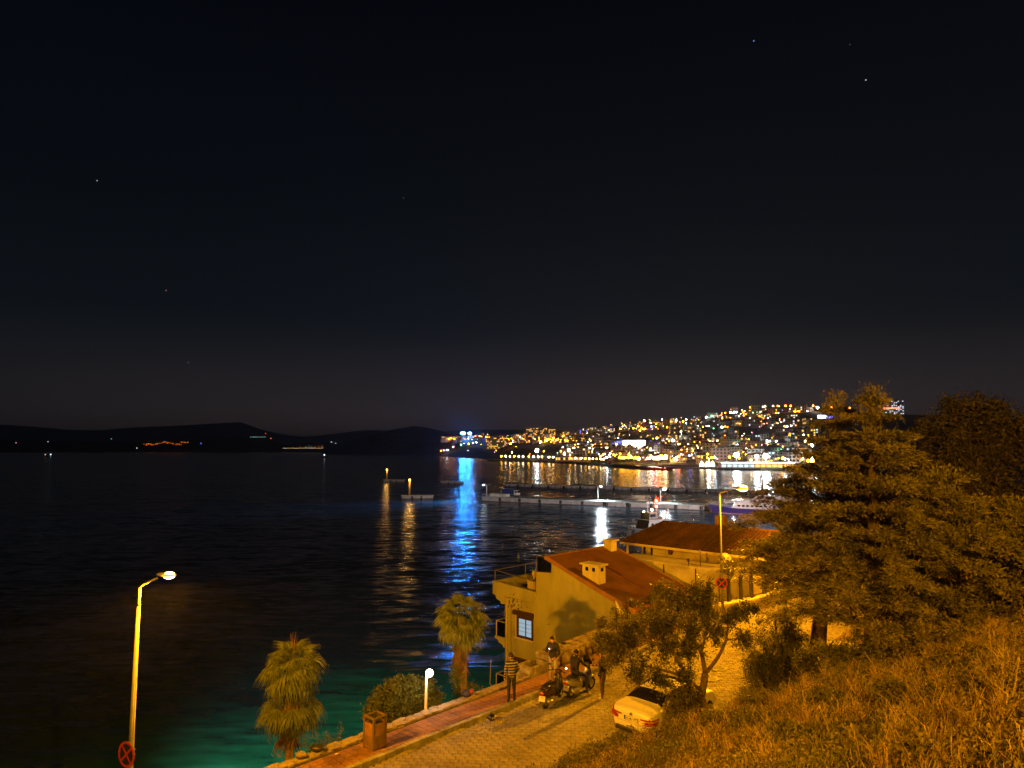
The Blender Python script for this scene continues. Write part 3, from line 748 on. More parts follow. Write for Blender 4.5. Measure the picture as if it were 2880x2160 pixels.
# flaking and stains on the stucco, thin and irregular
flake = mat('old flaked plaster', (.16, .12, .05), .95, .4, 20)
for k in range(34):
    w = RNG.gauss(-8.5, .42); z = RNG.gauss(12.25, .22)
    if not -9.0 < w < -7.4: continue
    pts = []
    n = RNG.randint(5, 8); rr = RNG.uniform(.03, .09); el = RNG.uniform(.6, 1.6)
    for i in range(n):
        t = 2 * math.pi * i / n; r = rr * RNG.uniform(.4, 1.2); pts.append(SW(HS0 - .034 if z > 12.45 else HS0 - .004, w + r * math.cos(t), z + r * el * math.sin(t)))
    mb = MB(); mb.prism(pts, T * -.002 if False else T * .002); mb.build('flake', flake, h1)
for (w, z) in ((-8.0, 11.95), (-7.82, 12.0), (-8.1, 11.9), (-7.4, 12.1), (-5.9, 11.4), (-5.75, 11.45), (-6.2, 9.6)):
    pts = [SW(HS0 - .004, w + RNG.uniform(.02, .07) * math.cos(t), z + RNG.uniform(.02, .07) * math.sin(t)) for t in (0, 1, 2.1, 3.1, 4.2, 5.3)]
    mb = MB(); mb.prism(pts, T * .002); mb.build('flake', flake, h1)
# balconies on the sea side
M['bal_glass'] = glass('balcony glass', (.35, .55, .6), .05, .6)
for zf in (10.05, 7.05):
    mb = MB(); mb.prism(*wprism([(-10.05, zf), (-9.0, zf), (-9.0, zf - .55), (-9.35, zf - .55), (-9.45, zf - .4), (-9.7, zf - .35), (-9.8, zf - .2), (-10.05, zf - .15)], HS0 + .1, HS1 - 1.5)); bal = mb.build('balcony', M['stucco'], h1)
    mb = MB(); mb.prism(*wprism([(-9.98, zf), (-9.96, zf), (-9.96, zf + .82), (-9.98, zf + .82)], HS0 + .2, HS1 - 1.6)); mb.build('glass_panel', M['bal_glass'], bal)
    mb = MB(); mb.prism([SW(HS0 + .16, -9.95, zf), SW(HS0 + .16, -9.12, zf), SW(HS0 + .16, -9.12, zf + .82), SW(HS0 + .16, -9.95, zf + .82)], T * .015); mb.build('glass_panel', M['bal_glass'], bal)
    mb = MB()
    q = [SW(HS0 + .16, -9.13, zf + .85), SW(HS0 + .16, -9.97, zf + .85), SW(HS1 - 1.6, -9.97, zf + .85)]
    for a, b in zip(q[:-1], q[1:]): mb.bar(a, b, .05)
    for a in q: mb.bar(a, a - Vector((0, 0, .85)), .05)
    mb.build('rail', M['alu'], bal)
mb = MB(); q = SW(HS0 + .3, -10.15, 6.9); mb.tube([q, q + Vector((-.35, .25, .25)), q + Vector((-.3, .25, 1.6))], .03, 6); mb.build('bent_pole', M['stucco2'], h1)
# ornaments on the terrace ledge
ledge = thing('terrace_bench', 'pale plaster bench along the terrace of the yellow house', 'bench', SW(18.9, -7.4, 12.4))
mb = MB(); mb.prism([SW(18.5, -8.0, 12.41), SW(19.2, -8.0, 12.41), SW(19.2, -6.72, 12.41), SW(18.5, -6.72, 12.41)], (0, 0, .98)); mb.build('seat_block', M['stucco2'], ledge, bevel=.02)
mb = MB(); mb.prism([SW(18.45, -8.05, 13.395), SW(19.25, -8.05, 13.395), SW(19.25, -6.71, 13.395), SW(18.45, -6.71, 13.395)], (0, 0, .07)); mb.build('seat_slab', M['stucco2'], ledge)
for k, (w, lab) in enumerate(((-7.72, 'pale curved garden ornament at the outer end of the terrace bench'), (-7.32, 'round squat pale garden pot in the middle of the terrace bench'), (-6.95, 'slim pale garden vase nearest the glass screen'))):
    o = thing('garden_pot', lab, 'pot', SW(18.8, w, 13.47), 0, 'pots on the terrace bench')
    prof = [[(.09, 0), (.06, .06), (.12, .2), (.16, .33), (.11, .42), (.14, .46)], [(.1, 0), (.17, .1), (.2, .2), (.16, .31), (.1, .34)], [(.08, 0), (.05, .1), (.1, .3), (.12, .42), (.07, .5)]][k]
    mb = MB(); mb.lathe(prof, (0, 0, 0), 12); mb.build('vase', M['stucco2'], o, True, world=False)
    mb = MB()
    for i in range(22):
        a = RNG.uniform(0, 6.28); l = RNG.uniform(.1, .26); d = Vector((math.cos(a) * l * .7, math.sin(a) * l * .7, l)); b0 = Vector((0, 0, prof[-1][1] - .02)); sd = Vector((-math.sin(a), math.cos(a), 0)) * .02
        mb.add([b0, b0 + d * .5 + sd, b0 + d, b0 + d * .5 - sd], [(0, 1, 2, 3)])
    mb.build('leaves', leaf_mat('pot leaf', (.02, .035, .012), (.05, .07, .02)), o, world=False)

# second house with clay tile roof
h2 = thing('tiled_roof_house', 'long pale house with dark clay tile roof and porch behind the yellow house', 'house', SW(29, -2, 4))
mb = MB(); mb.prism([SW(27, -4.9, 3), SW(33, -4.9, 3), SW(33, 2.2, 3), SW(27, 2.2, 3)], (0, 0, 11.85)); mb.build('wall', M['stucco2'], h2)
mb = MB(); mb.prism([SW(24.5, -6.2, 3), SW(26.98, -6.2, 3), SW(26.98, 1.55, 3), SW(24.5, 1.55, 3)], (0, 0, 11.2)); mb.build('annex', M['white_wall'], h2)
mb = MB(); mb.prism([SW(24.42, -6.3, 14.21), SW(24.6, -6.3, 14.21), SW(24.6, 1.62, 14.21), SW(24.42, 1.62, 14.21)], (0, 0, .10)); mb.build('coping', M['white_wall'], h2)
for w in (-2.6, -.55, .9):
    mb = MB(); mb.tube([SW(24.47, w, 11), SW(24.47, w, 14.2)], .035, 6); mb.build('downpipe', M['dark_wood'] if w < .5 else M['stucco2'], h2)
EZ, RZ2, ES, RS, BS = 14.92, 15.95, 26.35, 30.0, 33.7
WL, WR = -6.9, 2.75
mb = MB()
A, B_, Cc, D = SW(ES, WL, EZ), SW(ES, WR, EZ), SW(BS, WR, EZ), SW(BS, WL, EZ); R1, R2 = SW(RS, WL + 1.0, RZ2), SW(RS, WR - .6, RZ2)
dn = Vector((0, 0, -.12))
mb.add([A, B_, Cc, D, R1, R2, A + dn, B_ + dn, Cc + dn, D + dn], [(0, 1, 5, 4), (1, 2, 5), (2, 3, 4, 5), (3, 0, 4), (0, 6, 7, 1), (1, 7, 8, 2), (2, 8, 9, 3), (3, 9, 6, 0), (6, 9, 8, 7)])
roof2 = mb.build('roof', M['rooftile'], h2)
w = WL + .12
while w < WR - .05:
    # a column of cover tiles from eave to ridge (or hip)
    if w < WL + 1.0: t = (w - WL) / 1.0
    elif w > WR - .6: t = (WR - w) / .6
    else: t = 1.0
    mb = MB(); nT = max(1, int(11 * t))
    for k in range(nT):
        a, b = t * k / nT, t * (k + 1) / nT + .012
        p0 = SW(ES - .04 + (RS - ES) * a, w, EZ + .035 + (RZ2 - EZ) * a); p1 = SW(ES - .04 + (RS - ES) * b, w, EZ + .012 + (RZ2 - EZ) * b)
        mb.tube([p0, p1], [.088, .07], 6)
    mb.build('tile_column', M['rooftile'], roof2); w += .215
mb = MB(); mb.tube([R1 + Vector((0, 0, .02)), R2 + Vector((0, 0, .02))], .11, 8); mb.tube([A, R1], .10, 8); mb.build('ridge_tiles', M['rooftile'], roof2)
mb = MB(); mb.bar(SW(ES - .03, WL, EZ - .08), SW(ES - .03, WR, EZ - .08), .05, .14); mb.build('fascia', M['stucco2'], roof2)
mb = MB(); mb.prism([SW(31, -2.6, 15.4), SW(31.6, -2.6, 15.4), SW(31.6, -2.0, 15.4), SW(31, -2.0, 15.4)], (0, 0, 1.15)); mb.build('chimney', M['rust'], roof2)
for w in (-6.55,):
    mb = MB(); mb.bar(SW(26.6, w, 12), SW(26.6, w, 14.85), .14); mb.build('porch_post', M['stucco2'], h2)
mb = MB(); mb.prism([SW(27.0, -6.6, 3), SW(33, -6.6, 3), SW(33, -4.92, 3), SW(27, -4.92, 3)], (0, 0, 9.9)); mb.build('porch_floor', M['concrete'], h2)
mb = MB(); mb.prism([SW(29.2, -6.5, 12.9), SW(29.3, -6.5, 12.9), SW(29.3, -4.92, 12.9), SW(29.2, -4.92, 12.9)], (0, 0, 1.95)); mb.build('porch_back_wall', M['dark_wood'], h2)
mb = MB(); mb.prism([SW(27.06, -5.75, 12.9), SW(27.1, -5.75, 12.9), SW(27.1, -5.1, 12.9), SW(27.06, -5.1, 12.9)], (0, 0, 1.9)); mb.build('porch_curtain', M['stucco2'], h2)
mb = MB(); mb.prism([SW(27.02, -5.6, 13.2), SW(27.05, -5.6, 13.2), SW(27.05, -5.45, 13.2), SW(27.02, -5.45, 13.2)], (0, 0, 1.5)); mb.build('porch_glass', M['night_glass'], h2)
mb = MB()
def sag(a, b, d, n=8): return [a.lerp(b, i / n) - Vector((0, 0, d * 4 * (i / n) * (1 - i / n))) for i in range(n + 1)]
mb.tube(sag(SW(26.95, -4.6, 14.05), SW(26.95, -.6, 14.0), .04), .014, 4); mb.tube(sag(SW(26.95, -.6, 14.0), SW(26.95, 2.1, 14.15), .07), .014, 4)
mb.tube(sag(SW(24.55, -1.0, 14.42), SW(24.55, 1.5, 14.5), .05), .014, 4); mb.build('cable', M['iron'], h2)
mb = MB(); mb.ball(SW(26.9, -3.55, 14.55), .16, 8, 6, (1, 1, 1.3)); mb.build('wall_lantern', M['dark_wood'], h2)
mb = MB(); mb.ball(SW(26.93, -.75, 14.02), .09, 8, 6); mb.build('junction_box', M['dark_wood'], h2)
mb = MB(); mb.tube([SW(24.5, -1.0, 14.3), SW(24.5, -1.0, 14.7)], .025, 5); mb.box(SW(24.5, -1.0, 14.62), (.14, .1, .16)); mb.build('bracket', M['iron'], h2)

# satellite dishes
def dish(loc, azim, elev, R_, post, label):
    d = thing('satellite_dish', label, 'satellite dish', loc, azim, 'satellite dishes')
    mb = MB(); mb.tube([(0, 0, 0), (0, 0, post)], .028, 8); mb.build('mast', M['rust'], d, world=False)
    Rm = Matrix.Rotation(math.pi / 2 - elev, 3, 'X')      # axis starts +Z, tips towards -Y
    c = Vector((0, -.08, post))
    mb = MB(); n = 28; prof = [(R_ * t, .14 * R_ * 2 * t * t) for t in (0.02, .3, .55, .78, 1.0)]
    mb.lathe([(r, z) for r, z in prof] + [(R_ * 1.01, prof[-1][1] + .012), (R_ * .99, prof[-1][1] + .02)][:1], c, n, Rm)
    b = mb.build('reflector', M['dish'], d, True, world=False); so = b.modifiers.new('thick', 'SOLIDIFY'); so.thickness = .012
    f = c + Rm @ Vector((0, -R_ * .2, R_ * 1.05)); st = c + Rm @ Vector((0, -R_ * .98, .1))
    mb = MB(); mb.tube([st, f], .012, 5); mb.build('arm', M['galv'], d, world=False)
    mb = MB(); mb.tube([f, f + Rm @ Vector((0, .02, -.1))], [.028, .034], 8); mb.build('receiver', M['black_plastic'], d, world=False)
    return d
cam_az = lambda p: math.atan2(-p.x, -p.y)
p = SW(24.62, 1.15, 14.3); dB = dish(p, .35 - .1, .55, .31, .62, 'round white satellite dish facing the road beside the lamp post')
mb = MB()   # small unreadable maker's scrawl on the dish
for k in range(5):
    a = Vector((-.13 + k * .05, -.135 - .0, .73 + .008 * (k % 2))); mb.box(a, (.034, .006, .02))
mb.build('faint_lettering', M['iron'], dB, world=False)
dish(SW(24.62, -.32, 14.3), 1.45, .6, .33, .62, 'white satellite dish seen edge on above the white annex wall')
q = SW(16.9, -.72, rz(16.9) + .78); dish(q, 1.3, .5, .46, .52, 'large white satellite dish edge on, behind the flagstone wall')
# ------------------------------------------------------------------ street lamps
def batwing(name, col, power, loc, parent, radius=.09, cut=0.18, up=0.0, back=1.0):
    """point lamp with a street lantern's spread: strong sideways, cut off above"""
    L = bpy.data.lights.new(name, 'POINT'); L.color = col; L.energy = power; L.shadow_soft_size = radius
    L.use_nodes = True
    n, l = L.node_tree.nodes, L.node_tree.links
    e = n['Emission']
    tc = n.new('ShaderNodeTexCoord'); sp = n.new('ShaderNodeSeparateXYZ'); l.new(tc.outputs['Normal'], sp.inputs[0])
    sq = n.new('ShaderNodeMath'); sq.operation = 'MULTIPLY_ADD'; sq.inputs[2].default_value = cut
    l.new(sp.outputs['Z'], sq.inputs[0]); l.new(sp.outputs['Z'], sq.inputs[1])
    dv = n.new('ShaderNodeMath'); dv.operation = 'DIVIDE'; dv.inputs[0].default_value = 1.0; l.new(sq.outputs[0], dv.inputs[1])
    mr = n.new('ShaderNodeMapRange'); mr.inputs['From Min'].default_value = 0.06; mr.inputs['From Max'].default_value = -0.06
    mr.inputs['To Min'].default_value = up; l.new(sp.outputs['Z'], mr.inputs['Value'])
    mu = n.new('ShaderNodeMath'); mu.operation = 'MULTIPLY'; l.new(dv.outputs[0], mu.inputs[0]); l.new(mr.outputs[0], mu.inputs[1])
    # thrown forward over the road, little backwards
    dt = n.new('ShaderNodeVectorMath'); dt.operation = 'DOT_PRODUCT'; dt.inputs[1].default_value = N; l.new(tc.outputs['Normal'], dt.inputs[0])
    m2 = n.new('ShaderNodeMapRange'); m2.interpolation_type = 'SMOOTHSTEP'; m2.inputs['From Min'].default_value = -0.55; m2.inputs['From Max'].default_value = 0.12; m2.inputs['To Min'].default_value = back
    l.new(dt.outputs['Value'], m2.inputs['Value'])
    mv = n.new('ShaderNodeMath'); mv.operation = 'MULTIPLY'; l.new(mu.outputs[0], mv.inputs[0]); l.new(m2.outputs[0], mv.inputs[1])
    l.new(mv.outputs[0], e.inputs['Strength'])
    o = bpy.data.objects.new(name, L); C.objects.link(o); o.parent = parent; o.location = loc
    return o
M['sodium_lens'] = glow('sodium lens', (1.0, 0.60, 0.14), 30.0)
M['sodium_bowl'] = glow('sodium bowl', (1.0, 0.26, 0.004), 2.6)
M['lamp_grey'] = mat('lamp head grey', (.35, .35, .34), .5, .15, 8)
def street_lamp(base, head, label, power, back=1.0, hs=.62, col=SODIUM):
    base, head = Vector(base), Vector(head)
    o = thing('street_lamp', label, 'street lamp', base, 0, 'sodium street lamps along the road')
    H = head.z - base.z - .12; fl = Vector((head.x - base.x, head.y - base.y, 0)); d = fl.normalized()
    mb = MB(); mb.tube([(0, 0, 0), (0, 0, .04)], .16, 12); mb.tube([(0, 0, .04), (0, 0, 1.0), (0, 0, H - .55)], [.074, .07, .045], 12); mb.build('pole', M['galv'], o, True, world=False)
    mb = MB(); mb.tube([(0, 0, H - .55), (0, 0, H - .5), (0, 0, H - .12)], [.058, .04, .04], 10); mb.tube([(0, 0, H - .12), d * .06 + Vector((0, 0, H - .06)), fl * .62 + Vector((0, 0, H + .1))], [.038, .034, .03], 8); mb.build('arm', M['galv'], o, True, world=False)
    hc = fl * .95 + Vector((0, 0, H + .17))
    Rm = Matrix.Rotation(math.atan2(d.y, d.x), 3, 'Z')
    def shell(c, ax): mb = MB(); mb.ball((0, 0, 0), 1, 18, 10, ax); mb.v = [Rm @ (hs * (q + Vector(c))) + hc for q in mb.v]; return mb
    shell((-.20, 0, .02), (.22, .12, .085)).build('housing', M['lamp_grey'], o, True, world=False)
    shell((.06, 0, -.02), (.31, .19, .075)).build('bowl', M['sodium_bowl'], o, True, world=False)
    shell((.09, 0, -.03), (.235, .135, .15)).build('lens', M['sodium_lens'], o, True, world=False)
    batwing('lamp_light', col, power, hc + Vector((0, 0, -.26)), o, back=back)
    return o
bL = SW(-4.7, .12, 11.78); hL = P(473, 1622, 17.0)
bR = Vector((10.95, 35.5, 12.05)); hR = P(2088, 1375, 35.6)
lampL = street_lamp(bL, hL, 'tall sodium street lamp standing out over the dark sea by the parapet', 3500.0, 1.0, .6)
lampR = street_lamp(bR, hR, 'tall sodium street lamp in front of the white annex and the ferry', 10000.0, .10, 1.05)
# its neighbour behind the viewer, which lights the grass and the trees from out of frame
lampC = street_lamp(Vector((5.2, -3.6, ground_z(*sw_of(5.2, -3.6)))), Vector((4.6, -2.6, 25.4)), 'sodium street lamp on the path above the grassy slope', 7900.0, 1.0, .6, SODIUM2)

def no_stopping(pole_xy, z, face, r, label):
    """round no-stopping plate, clamped to a pole; face = direction it looks"""
    o = thing('traffic_sign', label, 'traffic sign', (pole_xy[0], pole_xy[1], z), math.atan2(face[1], face[0]), 'no stopping signs on the lamp posts')
    red, blue = M['sign_red'], M['sign_blue']
    Rm = Matrix.Rotation(math.pi / 2, 3, 'Y')
    mb = MB(); mb.lathe([(r, 0), (r, .012)], (.10, 0, 0), 32, Rm); mb.build('plate', blue, o, world=False)
    mb = MB()
    n = 40
    for k in range(n):
        a0, a1 = 2 * math.pi * k / n, 2 * math.pi * (k + 1) / n
        q = [(.116, math.cos(a) * R_, math.sin(a) * R_) for a, R_ in ((a0, r), (a1, r), (a1, r * .8), (a0, r * .8))]; mb.prism(q, (.004, 0, 0))
    mb.build('rim', red, o, world=False)
    for s in (1, -1):
        mb = MB(); u = Vector((0, .7071, .7071 * s)); v = Vector((0, -.7071 * s, .7071)); c = Vector((.1165 + .0025 * (s > 0), 0, 0)); L = r * .82; wd = r * .085
        mb.prism([c + u * L + v * wd, c - u * L + v * wd, c - u * L - v * wd, c + u * L - v * wd], (.003, 0, 0)); mb.build('cross_bar', red, o, world=False)
    mb = MB(); mb.torus((0, 0, .06), .085, .012, 'Z', 12, 5); mb.torus((0, 0, -.06), .085, .012, 'Z', 12, 5); mb.box((.09, 0, 0), (.03, .05, .2)); mb.build('clamp', M['galv'], o, world=False)
M['sign_red'] = mat('sign red', (.55, .05, .03), .5, .1, 5); M['sign_blue'] = mat('sign blue', (.012, .03, .20), .5, .1, 5)
zs = P(378, 2112, 17.0).z; no_stopping((bL.x, bL.y), zs, (-.45, -.9), .30, 'round no stopping sign turned half away on the lamp post over the sea')
zs = P(2028, 1639, 35.5).z; no_stopping((bR.x, bR.y), zs, (-.45, -.9), .30, 'round no stopping sign facing us on the lamp post by the fence')

# white lamp on the shore path below the parapet
M['white_lens'] = glow('white lamp lens', (1.0, .93, .80), 25.0)
g = P(1197, 2005, 24.5); hd = P(1208, 1893, 24.5)
o = thing('shore_lamp', 'short white lamp post shining behind the parapet next to the round bush', 'lamp', (g.x, g.y, ground_z(*sw_of(g.x, g.y))))
loc = Vector(o.location)
mb = MB(); mb.tube([loc, Vector((g.x, g.y, g.z)), Vector((g.x + .02, g.y, hd.z - .15)), Vector((hd.x - .05, hd.y, hd.z))], [.055, .05, .045, .035], 10); mb.build('pole', mat('white lamp post paint', (.8, .78, .72), .35, .05, 4), o, True)
mb = MB(); mb.ball(hd, .13, 14, 10); mb.build('globe', M['white_lens'], o, True)
def point(name, col, power, loc, parent, r=.1):
    L = bpy.data.lights.new(name, 'POINT'); L.color = col; L.energy = power; L.shadow_soft_size = r
    ob = bpy.data.objects.new(name, L); C.objects.link(ob); ob.parent = parent
    ob.location = Vector(loc) - (parent.location if parent else Vector((0, 0, 0))); return ob
point('lamp_light', (1, .90, .70), 30, hd + Vector((-.05, -.28, .0)), o, .12)
# flood lamp on the shore that lights the shallows
def spot(name, col, power, loc, target, angle, parent, r=.15, blend=.7):
    L = bpy.data.lights.new(name, 'SPOT'); L.color = col; L.energy = power; L.shadow_soft_size = r; L.spot_size = angle; L.spot_blend = blend
    ob = bpy.data.objects.new(name, L); C.objects.link(ob); ob.parent = parent
    ob.location = Vector(loc) - (parent.location if parent else Vector((0, 0, 0)))
    ob.rotation_euler = (Vector(target) - Vector(loc)).to_track_quat('-Z', 'Y').to_euler(); return ob
fp = Vector((-18.0, 28.0, 6.2))
o = thing('shore_floodlight', 'floodlight on the shore below the road, aimed at the shallow water', 'lamp', (fp.x, fp.y, ground_z(*sw_of(fp.x, fp.y))))
mb = MB(); mb.tube([o.location, fp], .05, 8); mb.build('pole', M['galv'], o)
mb = MB(); mb.box(fp + Vector((.1, .12, 0)), (.4, .2, .3)); mb.build('head', M['lamp_grey'], o)
spot('flood_light', (.95, 1.0, .85), 26000, fp + Vector((.2, .35, -.1)), (-13, 52, 0), 1.15, o, .2, 1.0)
# ------------------------------------------------------------------ foliage tools
def leaf_cloud(name, pos, length, width, mt, parent, rng, dirs=None, spread=1.0, droop=0.0):
    """small four-sided leaves at the world points pos (N,3)"""
    n = len(pos)
    d = rng.normal(size=(n, 3)) * spread
    if dirs is not None: d = d + dirs
    d[:, 2] -= droop
    d /= np.linalg.norm(d, axis=1)[:, None] + 1e-9
    r = rng.normal(size=(n, 3)); sd = np.cross(d, r); sd /= np.linalg.norm(sd, axis=1)[:, None] + 1e-9
    L = (length * rng.uniform(.6, 1.3, n))[:, None]; Wd = (width * rng.uniform(.6, 1.3, n))[:, None]
    nn = np.cross(d, sd)
    V = np.empty((n, 4, 3)); V[:, 0] = pos; V[:, 1] = pos + d * L * .5 + sd * Wd * .5 + nn * Wd * .15; V[:, 2] = pos + d * L; V[:, 3] = pos + d * L * .5 - sd * Wd * .5 + nn * Wd * .15
    F = np.arange(n * 4).reshape(n, 4)
    off = np.zeros(3); o = parent
    while o is not None: off += np.array(o.location); o = o.parent
    me = raw_mesh(name, V.reshape(-1, 3) - off, F, mt)
    return link(name, me, parent)
def ball_points(rng, c, r, n, hollow=0.0):
    d = rng.normal(size=(n, 3)); d /= np.linalg.norm(d, axis=1)[:, None]
    u = rng.uniform(hollow ** 3, 1, n) ** (1 / 3)
    return np.array(c) + d * u[:, None] * np.array(r)
G = {}
G['olive'] = leaf_mat('small olive leaf', (.04, .045, .012), (.17, .15, .04))
G['pine'] = leaf_mat('conifer spray', (.045, .050, .017), (.31, .27, .085), trans=.12)
G['dark'] = leaf_mat('dark evergreen leaf', (.026, .026, .011), (.12, .10, .034), trans=.12)
G['bush'] = leaf_mat('round bush leaf', (.05, .07, .016), (.16, .18, .045))
G['ivy'] = leaf_mat('ivy leaf', (.06, .07, .02), (.21, .19, .05))
G['frond'] = leaf_mat('palm frond green', (.07, .10, .022), (.16, .19, .05), scale=2.5)
G['dead'] = leaf_mat('dry palm frond', (.12, .075, .03), (.26, .17, .075), scale=3)
G['dry'] = leaf_mat('dry grass straw', (.13, .09, .03), (.62, .46, .17), scale=1.6)
G['grass'] = leaf_mat('green grass', (.04, .06, .014), (.24, .26, .06), scale=1.6)
G['weed'] = leaf_mat('weed leaf', (.05, .05, .015), (.33, .27, .08), scale=1.2)

def branch_tube(pts, r0, r1, n=6):
    mb = MB(); k = len(pts); mb.tube(pts, [r0 + (r1 - r0) * i / (k - 1) for i in range(k)], n); return mb
def smooth_path(pts, sub=4):
    out = []
    for i in range(len(pts) - 1):
        p0 = pts[max(i - 1, 0)]; p1 = pts[i]; p2 = pts[i + 1]; p3 = pts[min(i + 2, len(pts) - 1)]
        for k in range(sub):
            t = k / sub
            out.append(.5 * ((2 * p1) + (p2 - p0) * t + (2 * p0 - 5 * p1 + 4 * p2 - p3) * t * t + (3 * p1 - p0 - 3 * p2 + p3) * t ** 3))
    out.append(pts[-1]); return out

# ------------------------------------------------------------------ the young tree by the car
rg = np.random.default_rng(21)
tb = Vector((6.55, 22.6, 0)); tb.z = ground_z(*sw_of(tb.x, tb.y)) - .05
yt = thing('young_tree', 'young spreading small leaved tree on the slope edge behind the white car', 'tree', tb)
def Q(px, py, d): return P(px, py, d)
fork = Q(1984, 1893, 22.7); low = Q(1976, 1945, 22.6)
limbs = [([tb, Q(1972, 1965, 22.5), low, fork], .15, .105),
         ([fork, Q(1972, 1835, 22.8), Q(1948, 1790, 22.9), Q(1935, 1735, 23.0), Q(1925, 1690, 23.1)], .085, .02),
         ([fork, Q(2018, 1850, 22.9), Q(2042, 1800, 23.1), Q(2046, 1745, 23.3), Q(2030, 1690, 23.4)], .075, .015),
         ([Q(2044, 1775, 23.2), Q(2075, 1735, 23.3), Q(2105, 1712, 23.5)], .03, .008),
         ([Q(2042, 1800, 23.1), Q(2085, 1795, 23.0), Q(2110, 1810, 22.8)], .03, .008),
         ([low, Q(1925, 1905, 22.2), Q(1865, 1885, 21.9), Q(1790, 1868, 21.6), Q(1715, 1850, 21.3)], .07, .012),
         ([Q(1930, 1905, 22.2), Q(1905, 1850, 22.2), Q(1870, 1800, 22.2), Q(1850, 1740, 22.3), Q(1838, 1690, 22.4)], .055, .012),
         ([Q(1878, 1830, 22.2), Q(1820, 1800, 21.9), Q(1760, 1790, 21.7)], .03, .008),
         ([Q(1948, 1790, 22.9), Q(1900, 1740, 22.8), Q(1885, 1690, 22.7)], .035, .01),
         ([Q(1972, 1835, 22.8), Q(1990, 1760, 23.2), Q(1995, 1690, 23.6), Q(1985, 1640, 23.8)], .045, .01),
         ([Q(1840, 1880, 21.8), Q(1800, 1920, 21.5), Q(1770, 1935, 21.2)], .03, .008),
         ([low, Q(1950, 1925, 22.0), Q(1915, 1935, 21.6), Q(1880, 1955, 21.3)], .04, .01)]
mbT = MB()
for i, (pts, r0, r1) in enumerate(limbs):
    pp = smooth_path(pts, 4)
    if i == 0:
        mb = branch_tube(pp, r0, r1, 9); mb.build('trunk', M['bark_pale'], yt, True)
    else:
        mb = branch_tube(pp, r0, r1, 6); mb.build('limb', M['bark_pale'], yt, True)
clumps = [(1905, 1700, 22.8, 70), (1982, 1668, 23.7, 56), (1835, 1735, 22.4, 82), (1760, 1812, 21.8, 62), (1725, 1845, 21.5, 56), (1795, 1888, 21.6, 56), (1860, 1912, 21.6, 48), (2062, 1735, 23.3, 50),
          (2110, 1715, 23.5, 32), (1950, 1760, 23, 72), (1860, 1815, 22.2, 80), (1930, 1830, 22.6, 60), (2010, 1775, 23.2, 55), (1700, 1812, 21.3, 42), (1915, 1955, 21.4, 40), (1940, 1690, 23.2, 60), (2060, 1725, 23.5, 32), (1770, 1760, 21.9, 45), (1860, 1670, 22.6, 40), (1925, 1900, 22, 45), (1985, 1715, 23.5, 60), (1875, 1760, 22.4, 70), (1692, 1790, 21.2, 22), (1690, 1755, 21.2, 14), (2095, 1800, 22.9, 36)]
pos = []; twigs = MB()
for (px, py, d, r) in clumps:
    c = P(px, py, d); R = r / FPX * d
    nt = int(9 + r * .42)
    for k in range(nt):
        e = c + Vector(rg.normal(size=3)) .normalized() * R * (rg.uniform(.15, 1.0) ** .6); b = c + (e - c) * .25 + Vector(rg.normal(size=3)) * .06
        twigs.tube([b, b.lerp(e, .5) + Vector(rg.normal(size=3)) * .03, e], [.007, .005, .002], 3, cap=False)
        m = 38
        t = rg.uniform(.1, 1.1, m)[:, None]
        pos.append(np.array(b) * (1 - t) + np.array(e) * t + rg.normal(size=(m, 3)) * .055)
twigs.build('twigs', M['bark'], yt)
leaf_cloud('crown', np.concatenate(pos), .095, .042, G['olive'], yt, rg)

